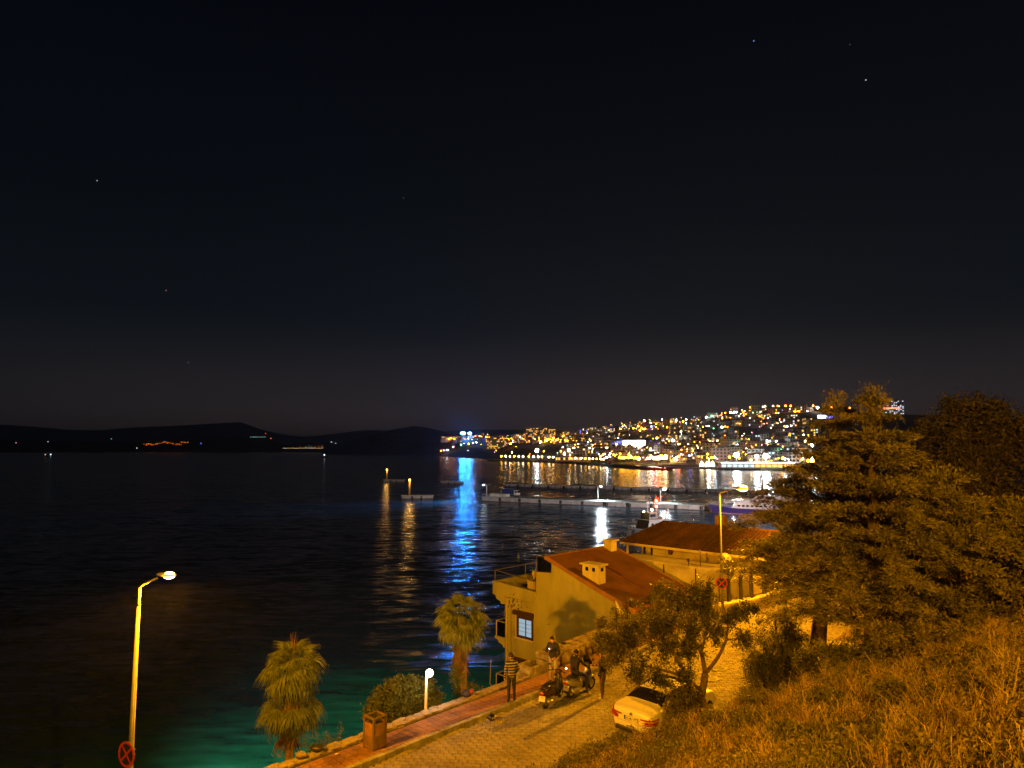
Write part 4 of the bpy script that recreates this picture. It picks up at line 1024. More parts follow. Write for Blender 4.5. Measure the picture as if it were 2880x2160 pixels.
# ------------------------------------------------------------------ conifers
def conifer(base, top, radius, profile, label, seed, mt, tiers=15, per=9, blade=(.13, .034), dens=190, lean=0.0, group=None):
    rg = np.random.default_rng(seed); base, top = Vector(base), Vector(top)
    o = thing('conifer_tree', label, 'tree', base, 0, group)
    H = (top - base).length
    path = [base.lerp(top, t) + Vector((math.sin(t * 5 + seed) * .08 * t, math.cos(t * 4) * .06 * t, 0)) for t in np.linspace(0, 1, 9)]
    mb = branch_tube(path, radius * .075 + .06, .02, 9); mb.build('trunk', M['bark'], o, True)
    pos = []; dr = []; lm = MB()
    for i in range(tiers):
        t = profile[0][0] + (1 - profile[0][0]) * (i + rg.uniform(0, .6)) / tiers
        c = base.lerp(top, min(t, 1))
        rr = float(np.interp(t, [q[0] for q in profile], [q[1] for q in profile])) * radius
        nb = max(3, int(per * (.5 + rr / radius * .7)))
        for k in range(nb):
            a = 2 * math.pi * (k + rg.uniform(-.35, .35)) / nb + i * 1.1
            L = rr * rg.uniform(.55, 1.12)
            dir_ = Vector((math.cos(a), math.sin(a), 0))
            tipz = rg.uniform(.02, .28) * L - .10 * L * L * .35
            mid = c + dir_ * L * .5 + Vector((0, 0, .16 * L)); end = c + dir_ * L + Vector((0, 0, tipz))
            lm.tube([c, mid, end], [.018 + .012 * L, .012 + .006 * L, .006], 5, cap=False)
            sub = max(3, int(L / .22))
            for j in range(sub):
                u = .22 + .80 * (j + rg.uniform(0, .8)) / sub
                q = (c.lerp(mid, u * 2) if u < .5 else mid.lerp(end, min(1.05, (u - .5) * 2)))
                sgn = 1 if j % 2 else -1
                bl = rg.uniform(.35, .75) * (1.05 - .35 * u) * (.6 + .25 * min(L, 3))
                bd = (dir_ * rg.uniform(.5, 1.0) + Vector((-dir_.y, dir_.x, 0)) * sgn * rg.uniform(.3, 1.0) + Vector((0, 0, rg.uniform(-.12, .30)))).normalized()
                m = int(dens * bl * rg.uniform(.7, 1.3)); tt = rg.uniform(0.05, 1.0, m)[:, None]
                off = rg.normal(size=(m, 3)) * np.array((.085, .085, .055)) * (1.25 - .7 * tt)
                pos.append(np.array(q) + np.array(bd) * bl * tt + off)
                dr.append(np.array(bd) * 1.3 + off * 9)
    m = 1500; tt = rg.uniform(.80, 1.02, m)[:, None]
    pos.append(np.array(base) * (1 - tt) + np.array(top) * tt + rg.normal(size=(m, 3)) * np.array((.19, .19, .1))); dr.append(np.tile((0, 0, 1.2), (m, 1)))
    stuff(lm.build('limbs', M['bark'], o))
    leaf_cloud('crown', np.concatenate(pos), blade[0], blade[1], mt, o, rg, np.concatenate(dr), .55)
    return o
def gbase(px, py, d):
    q = P(px, py, d); q.z = ground_z(*sw_of(q.x, q.y)) - .05; return q
prA = [(.25, .50), (.36, .92), (.5, .92), (.7, .56), (.85, .28), (1, .08)]
prB = [(.12, .8), (.3, 1.0), (.5, .84), (.68, .6), (.82, .30), (.93, .15), (1, .05)]
gt = 'conifers on the slope above the road'
conifer(gbase(2290, 1790, 24.0), P(2352, 1125, 24.2), 3.25, prA, 'conifer with thick bare trunk base next to the hedge, its top split in two spires', 31, G['pine'], 13, 8, group=gt)
conifer(gbase(2455, 1790, 21.0), P(2452, 1105, 22.0), 3.3, prB, 'tallest broad conifer in the middle of the slope with a knobbly tip', 32, G['pine'], 14, 9, group=gt)
conifer(gbase(2690, 1740, 20.5), P(2660, 1330, 20.5), 2.9, [(.05, .9), (.3, 1.0), (.6, .8), (.85, .45), (1, .1)], 'low wide conifer by the old wall at the edge of the slope', 33, G['pine'], 9, 9, group=gt)
conifer(gbase(2860, 1690, 19.5), P(2850, 1420, 19.5), 2.0, [(.05, .9), (.3, 1.0), (.6, .8), (.85, .45), (1, .1)], 'small bushy conifer behind the broken old wall', 37, G['pine'], 8, 8, group=gt)
# dark broadleaf tree behind them
def broadleaf(base, label, seed, blobs, mt, n_per, leaf, trunk_r=.2):
    rg = np.random.default_rng(seed); base = Vector(base)
    o = thing('broadleaf_tree', label, 'tree', base)
    cs = [P(*b[:3]) for b in blobs]
    ctr = sum(cs, Vector()) / len(cs)
    mb = branch_tube(smooth_path([base, base.lerp(ctr, .45) + Vector((.2, 0, .2)), ctr], 4), trunk_r, .08, 8); mb.build('trunk', M['bark'], o, True)
    lm = MB(); pos = []
    for c, b in zip(cs, blobs):
        R = b[3] / FPX * b[2]
        s = base.lerp(ctr, rg.uniform(.5, .95)); lm.tube(smooth_path([s, s.lerp(c, .5) + Vector((0, 0, .3)), c], 3), [.07, .06, .05, .04, .03, .025, .02], 5, cap=False)
        for k in range(int(26 * R)):
            e = c + Vector(rg.normal(size=3)).normalized() * R * rg.uniform(.3, 1.0) ** .5
            lm.tube([c.lerp(e, .4), e], [.012, .004], 3, cap=False)
            m = n_per
            pos.append(np.array(e) + rg.normal(size=(m, 3)) * np.array((.26, .26, .2)))
    stuff(lm.build('limbs', M['bark'], o))
    leaf_cloud('crown', np.concatenate(pos), leaf[0], leaf[1], mt, o, rg)
    return o
broadleaf(gbase(2720, 1640, 29), 'big dark leafy tree behind the conifers with a ragged top', 41,
          [(2730, 1180, 30, 70), (2640, 1260, 30, 90), (2800, 1240, 30, 95), (2570, 1360, 30, 80), (2720, 1330, 29.5, 130), (2860, 1350, 29.5, 110), (2620, 1450, 29, 110), (2780, 1460, 29, 130), (2880, 1230, 30, 70), (2680, 1160, 30, 40), (2560, 1440, 29, 70), (2900, 1480, 29, 100), (2790, 1165, 30.5, 40)],
          G['dark'], 70, (.17, .07), .25)

# ------------------------------------------------------------------ bushes
def bush(name, label, base, blobs, mt, leaf, dens, seed, cat='bush', group=None, twigs=True):
    rg = np.random.default_rng(seed); base = Vector(base)
    o = thing(name, label, cat, base, 0, group)
    pos = []; st = MB()
    for (c, r) in blobs:
        c = Vector(c); r3 = np.array(r if hasattr(r, '__len__') else (r, r, r * .85))
        nt = max(5, int(dens * float(r3.mean()) ** 1.6))
        for k in range(nt):
            d = Vector(rg.normal(size=3)).normalized(); e = c + Vector(np.array(d) * r3 * (rg.uniform(.25, 1) ** .45))
            if twigs and k % 3 == 0: st.tube([base.lerp(c, .3) + Vector(rg.normal(size=3)) * .05, c.lerp(e, .3), e], [.014, .01, .004], 3, cap=False)
            m = 22
            pos.append(np.array(e) + rg.normal(size=(m, 3)) * .07)
    if twigs: st.build('stems', M['bark'], o)
    leaf_cloud('foliage', np.concatenate(pos), leaf[0], leaf[1], mt, o, rg)
    return o
c = P(1120, 1975, 25.0)
bush('round_bush', 'round dense green bush behind the parapet next to the white lamp', (c.x, c.y, ground_z(*sw_of(c.x, c.y))), [(c, (1.05, .8, .8)), (P(1070, 2000, 25), .62), (P(1170, 1965, 25.2), (.85, .7, .8)), (P(1125, 1935, 25.1), .5), (P(1215, 1990, 25.8), (.42, .4, .75))], G['bush'], (.09, .045), 330, 51)
c = P(905, 2090, 22.6)
bush('shore_shrub', 'thin wispy shrub between the palm and the litter bin', (c.x, c.y, ground_z(*sw_of(c.x, c.y))), [(P(870, 2095, 22.6), (.35, .3, .45)), (P(915, 2085, 22.6), (.45, .3, .35)), (P(950, 2075, 22.8), (.25, .3, .3))], G['frond'], (.10, .018), 70, 52)
c = P(1345, 1935, 27.5)
bush('shore_shrub', 'small shrub behind the parapet at the foot of the taller palm', (c.x, c.y, ground_z(*sw_of(c.x, c.y))), [(P(1330, 1940, 27.5), .35), (P(1300, 1955, 27.5), .3)], G['bush'], (.09, .035), 90, 53)
hb = P(2165, 1960, 24.4); hb.z = ground_z(*sw_of(hb.x, hb.y))
bush('hedge_bush', 'tall dense hedge like bush right of the manhole covers', hb, [(P(2130, 1925, 24.4), (.55, .6, .8)), (P(2190, 1900, 24.4), (.9, .7, 1.0)), (P(2120, 1860, 24.6), (.4, .5, .55)), (P(2170, 1840, 24.8), (.7, .6, .7)), (P(2240, 1830, 24.6), (.7, .6, .75)), (P(2260, 1910, 24.2), (.8, .6, .8)), (P(2210, 1780, 25), (.55, .5, .5))], G['ivy'], (.09, .04), 210, 54)
sap = P(2200, 1745, 26.0); sap.z = ground_z(*sw_of(sap.x, sap.y))
bush('leafy_shrub', 'loose leafy shrub over the bright road left of the big trunk', sap, [(P(2170, 1745, 25.5), (.7, .5, .5)), (P(2215, 1720, 25.5), (.6, .5, .55)), (P(2130, 1790, 25.5), (.4, .4, .4)), (P(2240, 1760, 25), (.5, .5, .5))], G['olive'], (.10, .035), 75, 55)
b0 = SW(5.1, 5.9, 11.7)
bush('ivy_mound', 'dark ivy creeping over the road edge below the car', b0, [(SW(s, 5.75 + .3 * math.sin(s * 3), 11.72 + .12 * math.cos(s * 5)), (.36, .36, .26)) for s in np.arange(1.2, 7.2, .34)] + [(SW(s, 6.3, 12.0), (.35, .35, .28)) for s in np.arange(2.5, 7.4, .5)], G['ivy'], (.085, .06), 260, 56, twigs=False)
c = P(1880, 1995, 21.5)
bush('leafy_shrub', 'low tangled shrub leaning over the back window of the white car', gbase(1890, 2040, 21.3), [(P(1905, 1995, 21.3), (.38, .5, .34)), (P(1935, 1975, 21.6), (.5, .6, .5)), (P(1950, 1960, 22), (.4, .4, .45)), (P(1900, 2040, 20.9), (.35, .4, .3)), (P(1930, 2010, 21.2), (.5, .5, .35))], G['olive'], (.09, .032), 130, 57)
c = P(1735, 1770, 31.6)
bush('leafy_shrub', 'wispy shrub growing by the house wall beside the large satellite dish', (c.x, c.y, ground_z(*sw_of(c.x, c.y))), [(P(1750, 1745, 31.6), (.45, .4, .35)), (P(1735, 1720, 31.6), (.3, .3, .4)), (P(1720, 1760, 31.6), (.35, .3, .3))], G['olive'], (.11, .03), 60, 58)
for (px, py, d, r3, lab) in ((2320, 1800, 22.6, (.9, .6, .6), 'dark scrub bush around the foot of the trunk next to the hedge'), (2420, 1790, 20.4, (1.0, .6, .65), 'dense scrub bush under the tallest conifer'), (2540, 1770, 19.2, (1.0, .6, .6), 'scrub bush under the drooping branches in the middle of the slope'), (2640, 1765, 18.4, (.9, .6, .5), 'scrub bush beside the broken old wall'), (2490, 1850, 17.6, (.7, .5, .35), 'low bramble bush on the open grass slope'), (2150, 2000, 21.6, (.7, .5, .3), 'low bramble at the foot of the hedge'), (2700, 1870, 14.5, (.6, .45, .28), 'low bramble below the broken old wall'),
                             (2330, 2010, 14.6, (.5, .4, .26), 'dark leafy clump beside the dead stalk with a knob'), (2140, 2070, 15.5, (.55, .4, .25), 'green leafy clump at the lower edge of the slope near the car'), (2560, 1985, 13.0, (.5, .4, .25), 'green leafy clump in the middle of the dry grass'), (2250, 2120, 12.5, (.45, .35, .2), 'green clump at the bottom of the slope above the ivy'), (2790, 2000, 10.5, (.4, .35, .2), 'dark clump among the tall dry grass tufts'), (2050, 2060, 17.5, (.6, .45, .22), 'weedy clump right of the young tree trunk'), (2620, 2110, 9.0, (.34, .3, .16), 'small leafy clump low in the corner of the slope'), (2420, 1930, 16.5, (.6, .4, .24), 'dark clump below the concrete block')):
    q = P(px, py, d); g_ = Vector((q.x, q.y, ground_z(*sw_of(q.x, q.y))))
    bush('scrub_bush', lab, g_, [(g_ + Vector((0, 0, r3[2] * .7)), r3), (g_ + Vector((-.5 * r3[0], .2, r3[2] * .5)), tuple(.7 * k for k in r3)), (g_ + Vector((.6 * r3[0], -.1, r3[2] * .55)), tuple(.7 * k for k in r3))], G['ivy'] if px < 2600 else G['weed'], (.10, .04), 150, int(px), group='scrub on the slope')

# ------------------------------------------------------------------ fan palms
def frond_mesh(k, dead=False):
    r = random.Random(300 + k + 50 * dead); mb = MB()
    L = .60 if not dead else .3; seg = 23 if not dead else 15; R_ = r.uniform(.58, .70) if not dead else r.uniform(.55, .8)
    mb.tube([(0, 0, 0), (L * .5, 0, .05), (L, 0, 0)], [.018, .014, .010], 4)
    span = 3.7 if not dead else 1.0
    for i in range(seg):
        a = -span / 2 + span * i / (seg - 1); h = span / (seg - 1) * .5
        rr = R_ * (.78 + .22 * math.cos(a * .8)) * r.uniform(.88, 1.06)
        fold = .03 if i % 2 else -.02
        drp = (.78 if not dead else .2) * rr
        def pt(t, ang, dz): return Vector((L + math.cos(ang) * rr * t * (1 - .12 * t), math.sin(ang) * rr * t, dz - drp * t ** 2.0))
        b = Vector((L - .02, 0, 0)); mid = .66
        mb.add([b, pt(mid, a - h, fold), pt(mid, a, -fold * .5 + .01), pt(mid, a + h, fold)], [(0, 1, 2), (0, 2, 3)])
        tip = pt(1.0, a + r.uniform(-.04, .04), -.04); thr = tip + Vector((math.cos(a) * .04, math.sin(a) * .04, -r.uniform(.06, .22)))
        mb.add([pt(mid, a - h, fold), pt(mid, a, -fold * .5 + .01), pt(mid, a + h, fold), tip, thr, tip + Vector((.012, .012, .01))], [(0, 1, 3), (1, 2, 3), (3, 5, 4)])
    me = mb.mesh('dead_frond' if dead else 'frond', G['dead'] if dead else G['frond']); return me
FR = [frond_mesh(k) for k in range(4)]; FD = [frond_mesh(k, True) for k in range(3)]
def fan_palm(base, crown, label, seed, scale=1.0, spear=True, green=44, dead=46, skirt=1.7, lower=0.0):
    r = random.Random(seed); base, crown = Vector(base), Vector(crown)
    o = thing('fan_palm', label, 'palm tree', base, 0, 'fan palms on the shore bank')
    pts = [base, base.lerp(crown, .5) + Vector((r.uniform(-.1, .1), 0, 0)), crown]
    pp = smooth_path(pts, 6); mb = MB(); mb.tube(pp, [.125 + .05 * (1 - i / len(pp)) + .012 * (i % 2) for i in range(len(pp))], 12); mb.build('trunk', M['palm_bark'], o, True)
    def put(me, nm, p, az, el, roll, sc):
        b = bpy.data.objects.new(nm, me); C.objects.link(b); b.parent = o; b.location = p - base
        b.rotation_euler = (Matrix.Rotation(az, 4, 'Z') @ Matrix.Rotation(-el, 4, 'Y') @ Matrix.Rotation(roll, 4, 'X')).to_euler(); b.scale = (sc, sc, sc)
    for k in range(green):
        t = k / green; el = math.radians(80 - 122 * t ** .85 + r.uniform(-9, 9)); az = k * 2.39996 + r.uniform(-.2, .2)
        put(r.choice(FR), 'frond', crown + Vector((0, 0, .25 - .5 * t)), az, el, r.uniform(-.35, .35), scale * r.uniform(.88, 1.08) * (.62 + .38 * min(1, t * 2.2)))
    for k in range(dead):
        t = k / dead; el = math.radians(-58 - 27 * r.random()); az = k * 2.39996 + r.uniform(-.3, .3)
        put(r.choice(FD), 'dead_frond', crown + Vector((0, 0, -.25 - skirt * .75 * t)), az, el, r.uniform(-.5, .5), scale * r.uniform(.7, 1.15) * (1.1 - .35 * t))
    if lower:
        for k in range(20):
            az = k * 2.39996; el = math.radians(r.uniform(-58, 8)); put(r.choice(FR), 'frond', crown + Vector((0, 0, -lower)), az, el, r.uniform(-.4, .4), scale * r.uniform(.95, 1.12))
    if lower:
        for k in range(26):
            put(r.choice(FD), 'dead_frond', crown + Vector((0, 0, -lower - .25 - .5 * r.random())), k * 2.39996 + r.uniform(-.3, .3), math.radians(r.uniform(-84, -55)), r.uniform(-.6, .6), scale * r.uniform(.7, 1.2))
    if spear:
        for k in range(9):
            p0 = crown + Vector((0, 0, .2)); p1 = crown + Vector((r.uniform(-.17, .17), r.uniform(-.17, .17), r.uniform(.8, 1.25) * scale))
            mb = MB(); mb.tube([p0, p0.lerp(p1, .6), p1], [.012, .012, .003], 4); mb.build('spear_leaf', G['dead'], o)
    return o
c1 = P(822, 1872, 25.0); b1 = Vector((c1.x, c1.y, ground_z(*sw_of(c1.x, c1.y)))); b1.x = P(812, 2130, 25).x
fan_palm(b1, c1, 'fan palm with two tiers of drooping fronds standing alone before the green water', 61, 1.0, True, 40, 64, 2.1, 1.30)
c2 = P(1296, 1735, 27.2); b2 = Vector((c2.x + .05, c2.y, ground_z(*sw_of(c2.x, c2.y))))
fan_palm(b2, c2, 'greener fan palm with shaggy dead skirt beside the yellow house', 62, .95, False, 34, 52, 1.9)
c = P(1290, 1900, 27.2)
bush('climbing_vine', 'leafy vine climbing the lower trunk of the palm by the house', (c.x, c.y, b2.z), [(P(1287, 1890, 27.1), (.28, .28, .35)), (P(1290, 1930, 27.1), (.32, .3, .4)), (P(1300, 1965, 27.1), (.4, .3, .4))], G['frond'], (.08, .05), 150, 63, 'vine', twigs=False)

# ------------------------------------------------------------------ grass and weeds on the slope
def slope_points(n, rg, s0=-14, s1=20, wmax=18.2, edge=0.15):
    s = rg.uniform(s0, s1, n); u = rg.uniform(0, 1, n)
    fo = np.array([foot(q) for q in s]) + edge; w = fo + (wmax - fo) * u
    pts = np.array([SW(a, b, ground_z(a, b)) for a, b in zip(s, w)])
    d = np.hypot(pts[:, 0], pts[:, 1])
    # only the part of the slope in front of the viewer and a margin round it
    k = (pts[:, 1] > 2.0) & (d > 2.6) & (pts[:, 0] > -3)
    return pts[k]
def blades(name, label, cat, pts, h, wd, mt, rg, lean=.35, bend=.35):
    n = len(pts); H = (h * rg.uniform(.5, 1.4, n))[:, None]
    a = rg.uniform(0, 6.283, n); sd = np.stack([np.cos(a), np.sin(a), np.zeros(n)], 1) * (wd * rg.uniform(.6, 1.3, n))[:, None]
    ln = rg.normal(size=(n, 3)) * lean; ln[:, 2] = 1; ln /= np.linalg.norm(ln, axis=1)[:, None]
    bd = rg.normal(size=(n, 3)) * bend; bd[:, 2] = -np.abs(bd[:, 2]) * .4
    V = np.empty((n, 5, 3)); V[:, 0] = pts - sd * .5; V[:, 1] = pts + sd * .5
    m = pts + ln * H * .55; V[:, 2] = m + sd * .4; V[:, 3] = m - sd * .4; V[:, 4] = pts + ln * H + bd * H * .5
    base = np.arange(n)[:, None] * 5
    F = np.concatenate([base + np.array([[0, 1, 2]]), base + np.array([[0, 2, 3]]), base + np.array([[3, 2, 4]])])
    o = link(name, raw_mesh(name, V.reshape(-1, 3), F, mt)); stuff(o); o['label'] = label; o['category'] = cat
    return o
rg = np.random.default_rng(77)
pp = slope_points(52000, rg)
msk = np.sin(pp[:, 0] * 1.1 + np.sin(pp[:, 1] * .9) * 1.5) + rg.normal(size=len(pp)) * .6
bare = (np.sin(pp[:, 0] * .9 + 1.3) * np.sin(pp[:, 1] * .75 + .4) + rg.normal(size=len(pp)) * .25) > .62
for (bx, by, br) in ((8.6, 21.5, 1.0), (9.6, 20.4, .9), (5.4, 18.2, .7), (7.6, 14.5, .6), (11.5, 20, 1.4)): bare |= np.hypot(pp[:, 0] - bx, pp[:, 1] - by) < br * rg.uniform(.6, 1.1, len(pp))
pp = pp[~bare]; msk = msk[~bare]
blades('dry_grass', 'dry straw coloured grass covering the slope', 'grass', pp[msk > .35], .30, .016, G['dry'], rg, .45, .5)
blades('green_grass', 'short green grass patches on the slope', 'grass', pp[msk <= .35], .24, .018, G['grass'], rg, .4, .4)
cl = slope_points(2800, rg, s0=-10, s1=18)
pos = np.concatenate([q + rg.normal(size=(36, 3)) * np.array((.20, .20, .10)) + np.array((0, 0, .16)) for q in cl])
wd_ = leaf_cloud('weeds', pos, .075, .03, G['weed'], None, rg); stuff(wd_); wd_['label'] = 'low weeds and small leafy plants among the slope grass'; wd_['category'] = 'weeds'
tu_ = slope_points(620, rg, s0=-8, s1=12); wt = rg.uniform(0, 1, len(tu_)) < np.clip((tu_[:, 0] - 2) / 7, .12, 1); tu_ = tu_[wt]
tp2 = np.concatenate([q + rg.normal(size=(46, 3)) * np.array((.07, .07, 0)) for q in tu_])
blades('tall_dry_grass', 'tufts of tall pale dry grass standing above the slope', 'grass', tp2, .52, .013, G['dry'], rg, .38, .6)
# tall dead stalks that stand clear of the grass
def stalk(px0, py0, px1, py1, d, label, heads=True):
    a, b = P(px0, py0, d), P(px1, py1, d)
    a.z = min(a.z, ground_z(*sw_of(a.x, a.y)) + .0) if False else a.z
    o = thing('dry_stalk', label, 'dry stalk', a, 0, 'tall dead stalks on the slope')
    mb = MB(); m = a.lerp(b, .5) + Vector((.02, 0, .01)); mb.tube([a - Vector((0, 0, .35)), a, m, b], [.013, .012, .009, .005], 5); mb.build('stem', G['dry'], o)
    mb = MB(); mb.ball(b, .022, 6, 5, (1, 1, 1.6))
    for k in range(4):
        t = RNG.uniform(.45, .9); q = a.lerp(b, t); e = q + Vector((RNG.uniform(-.12, .12), RNG.uniform(-.1, .1), RNG.uniform(.04, .14))); mb.tube([q, e], [.006, .003], 4); mb.ball(e, .012, 5, 4)
    mb.build('seed_head', G['dry'], o)
def gdepth(px, py):
    """distance at which the sight line through a pixel meets the ground"""
    d = 4.0
    while d < 60:
        q = P(px, py, d); s, w = sw_of(q.x, q.y)
        if q.z < ground_z(s, w): return d
        d += .05
    return d
for (x0, y0, x1, y1, lab) in ((2275, 2060, 2253, 1925, 'tall straight dead stalk in the middle of the slope'), (2337, 2080, 2306, 1990, 'dead stalk with a knob at its tip on the open slope'), (2812, 1960, 2822, 1800, 'forked pale dead stalk below the broken old wall'), (2840, 1990, 2865, 1855, 'leaning dead stalk at the edge of view below the old wall'),
                             (2790, 1900, 2780, 1760, 'thin dead stalk in front of the broken old wall'), (2420, 2140, 2395, 2040, 'bent dead stalk low on the slope above the pale stones'), (2840, 2150, 2880, 2060, 'long pale dead stalk in the lowest corner of the slope'), (2800, 2160, 2780, 2040, 'upright dead stalk in the lower corner of the slope'),
                             (1850, 2060, 1880, 1975, 'dry stalk beside the tail light of the white car'), (1785, 2100, 1775, 2040, 'short dry stalk over the ivy below the car bumper')):
    stalk(x0, y0, x1, y1, gdepth(x0, y0) - .05, lab)
# stones and old masonry on the slope
def gpt(px, py): d = gdepth(px, py); return P(px, py, d)
for (px, py, sz, lab) in ((2205, 1940, (.16, .12, .1), 'small pale stone lying on the bare patch under the hedge'), (2242, 1932, (.12, .1, .08), 'small round stone beside the pale one on the bare patch'), (1745, 2095, (.5, .28, .2), 'long pale rock at the foot of the slope below the car'), (2080, 2010, (.7, .3, .18), 'flat rock ledge on the slope right of the young tree'), (2420, 2065, (.6, .3, .2), 'broken pale rock half hidden in dry grass'), (1850, 2075, (.5, .25, .18), 'rock by the near corner of the car'), (2300, 1905, (.9, .4, .25), 'dark flat rock below the concrete block'), (2270, 1885, (.5, .3, .3), 'dark rounded boulder beside the concrete block')):
    q = gpt(px, py); b = put_stone(thing('rock', lab, 'rock', q, 0, 'loose rocks on the slope'), q + Vector((0, 0, sz[2] * .25)), sz, RNG.uniform(0, 3), .2, 'boulder')
q = gpt(2345, 1865)
o = thing('concrete_block', 'brown old concrete block set in the slope under the conifers', 'block', q)
mb = MB(); mb.box(q + Vector((.35, .3, .02)), (1.15, .7, .95), Matrix.Rotation(-.25, 3, 'Z')); mb.build('block', M['rust'], o, bevel=.03)
mb = MB(); mb.box(q + Vector((.35, .3, .53)), (1.3, .85, .07), Matrix.Rotation(-.25, 3, 'Z')); mb.build('cover_slab', M['concrete'], o, bevel=.01)
qa, qb = gpt(2735, 1785), gpt(2848, 1765)
o = thing('broken_wall', 'short pale broken masonry wall high on the slope', 'wall', qa)
dv = (qb - qa); L = dv.length; dv.normalize(); ang = math.atan2(dv.y, dv.x)
mb = MB(); mb.bar(qa + Vector((0, 0, .0)), qb + Vector((0, 0, .05)), .22, .36); mb.build('core', M['mortar'], o)
u = 0
while u < L - .1:
    l = min(RNG.uniform(.2, .38), L - u); p0 = qa + dv * (u + l / 2)
    put_stone(o, p0 + Vector((0, 0, .22 + RNG.uniform(-.03, .03))), (l, .28, .15), ang); put_stone(o, p0 + Vector((.03, -.1, .08)), (l * .95, .12, .2), ang); u += l
mb = MB(); mb.bar(qa + Vector((-.3, -.1, .02)), qa + Vector((.25, -.3, .02)), .22, .05); o2 = mb.build('plank', M['bark_pale']); tag(o2, 'pale plank lying at the end of the broken masonry wall', 'plank')
# ------------------------------------------------------------------ people
M['navy'] = mat('dark jacket cloth', (.022, .021, .022), .85, .3, 14, .3, 60)
M['jeans'] = mat('dark trousers', (.020, .019, .022), .85, .3, 14, .2, 60)
M['olive_cloth'] = mat('brown trousers cloth', (.085, .062, .045), .9, .25, 14, .2, 60)
M['shoe'] = mat('dark shoe', (.03, .028, .026), .6, .2, 14)
M['shoe_pale'] = mat('pale trainer', (.5, .47, .42), .6, .15, 14)
M['pale_cloth'] = mat('pale shirt cloth', (.34, .31, .26), .9, .2, 14, .2, 60)
def stripe_cloth():
    m = mat('striped jacket', (.03, .028, .028), .85, .2, 14)
    n, l = m.node_tree.nodes, m.node_tree.links
    tc = [q for q in n if q.type == 'TEX_COORD'][0]; sp = n.new('ShaderNodeSeparateXYZ'); l.new(tc.outputs['Object'], sp.inputs[0])
    mu = n.new('ShaderNodeMath'); mu.operation = 'MULTIPLY'; mu.inputs[1].default_value = 10.5; l.new(sp.outputs['Z'], mu.inputs[0])
    fr = n.new('ShaderNodeMath'); fr.operation = 'FRACT'; l.new(mu.outputs[0], fr.inputs[0])
    gt_ = n.new('ShaderNodeMath'); gt_.operation = 'GREATER_THAN'; gt_.inputs[1].default_value = .58; l.new(fr.outputs[0], gt_.inputs[0])
    mx = n.new('ShaderNodeMix'); mx.data_type = 'RGBA'; mx.inputs['A'].default_value = (.025, .023, .022, 1); mx.inputs['B'].default_value = (.30, .25, .17, 1)
    l.new(gt_.outputs[0], mx.inputs['Factor']); l.new(mx.outputs['Result'], n['Principled BSDF'].inputs['Base Color']); return m
M['stripe'] = stripe_cloth()
BASE = dict(pelvis=(0, 0, .95), waist=(0, .0, 1.12), chest=(0, 0, 1.32), neck=(0, .0, 1.475), jaw=(0, .03, 1.56), head=(0, .025, 1.64), crown=(0, .01, 1.70), nose=(0, .115, 1.605),
            lsh=(-.175, 0, 1.40), lel=(-.23, -.02, 1.13), lwr=(-.235, .05, .89), lpalm=(-.235, .07, .82),
            rsh=(.175, 0, 1.40), rel=(.23, -.02, 1.13), rwr=(.235, .05, .89), rpalm=(.235, .07, .82),
            lhip=(-.095, 0, .90), lkn=(-.10, .02, .49), lan=(-.10, -.02, .09), lball=(-.11, .10, .035), ltoe=(-.115, .17, .03),
            rhip=(.095, 0, .90), rkn=(.10, .02, .49), ran=(.10, -.02, .09), rball=(.11, .10, .035), rtoe=(.115, .17, .03))
RAD = dict(pelvis=.145, waist=.130, chest=.155, neck=.058, jaw=.075, head=.098, crown=.06, nose=.016, lsh=.078, rsh=.078, lel=.052, rel=.052, lwr=.036, rwr=.036, lpalm=.036, rpalm=.036, lhip=.098, rhip=.098, lkn=.066, rkn=.066, lan=.05, ran=.05, lball=.045, rball=.045, ltoe=.035, rtoe=.035)
EDGES = [('pelvis', 'waist', 1), ('waist', 'chest', 1), ('chest', 'neck', 1), ('neck', 'jaw', 0), ('jaw', 'head', 0), ('head', 'crown', 0), ('jaw', 'nose', 0),
         ('chest', 'lsh', 1), ('lsh', 'lel', 1), ('lel', 'lwr', 1), ('lwr', 'lpalm', 0), ('chest', 'rsh', 1), ('rsh', 'rel', 1), ('rel', 'rwr', 1), ('rwr', 'rpalm', 0),
         ('pelvis', 'lhip', 2), ('lhip', 'lkn', 2), ('lkn', 'lan', 2), ('lan', 'lball', 3), ('lball', 'ltoe', 3), ('pelvis', 'rhip', 2), ('rhip', 'rkn', 2), ('rkn', 'ran', 2), ('ran', 'rball', 3), ('rball', 'rtoe', 3)]
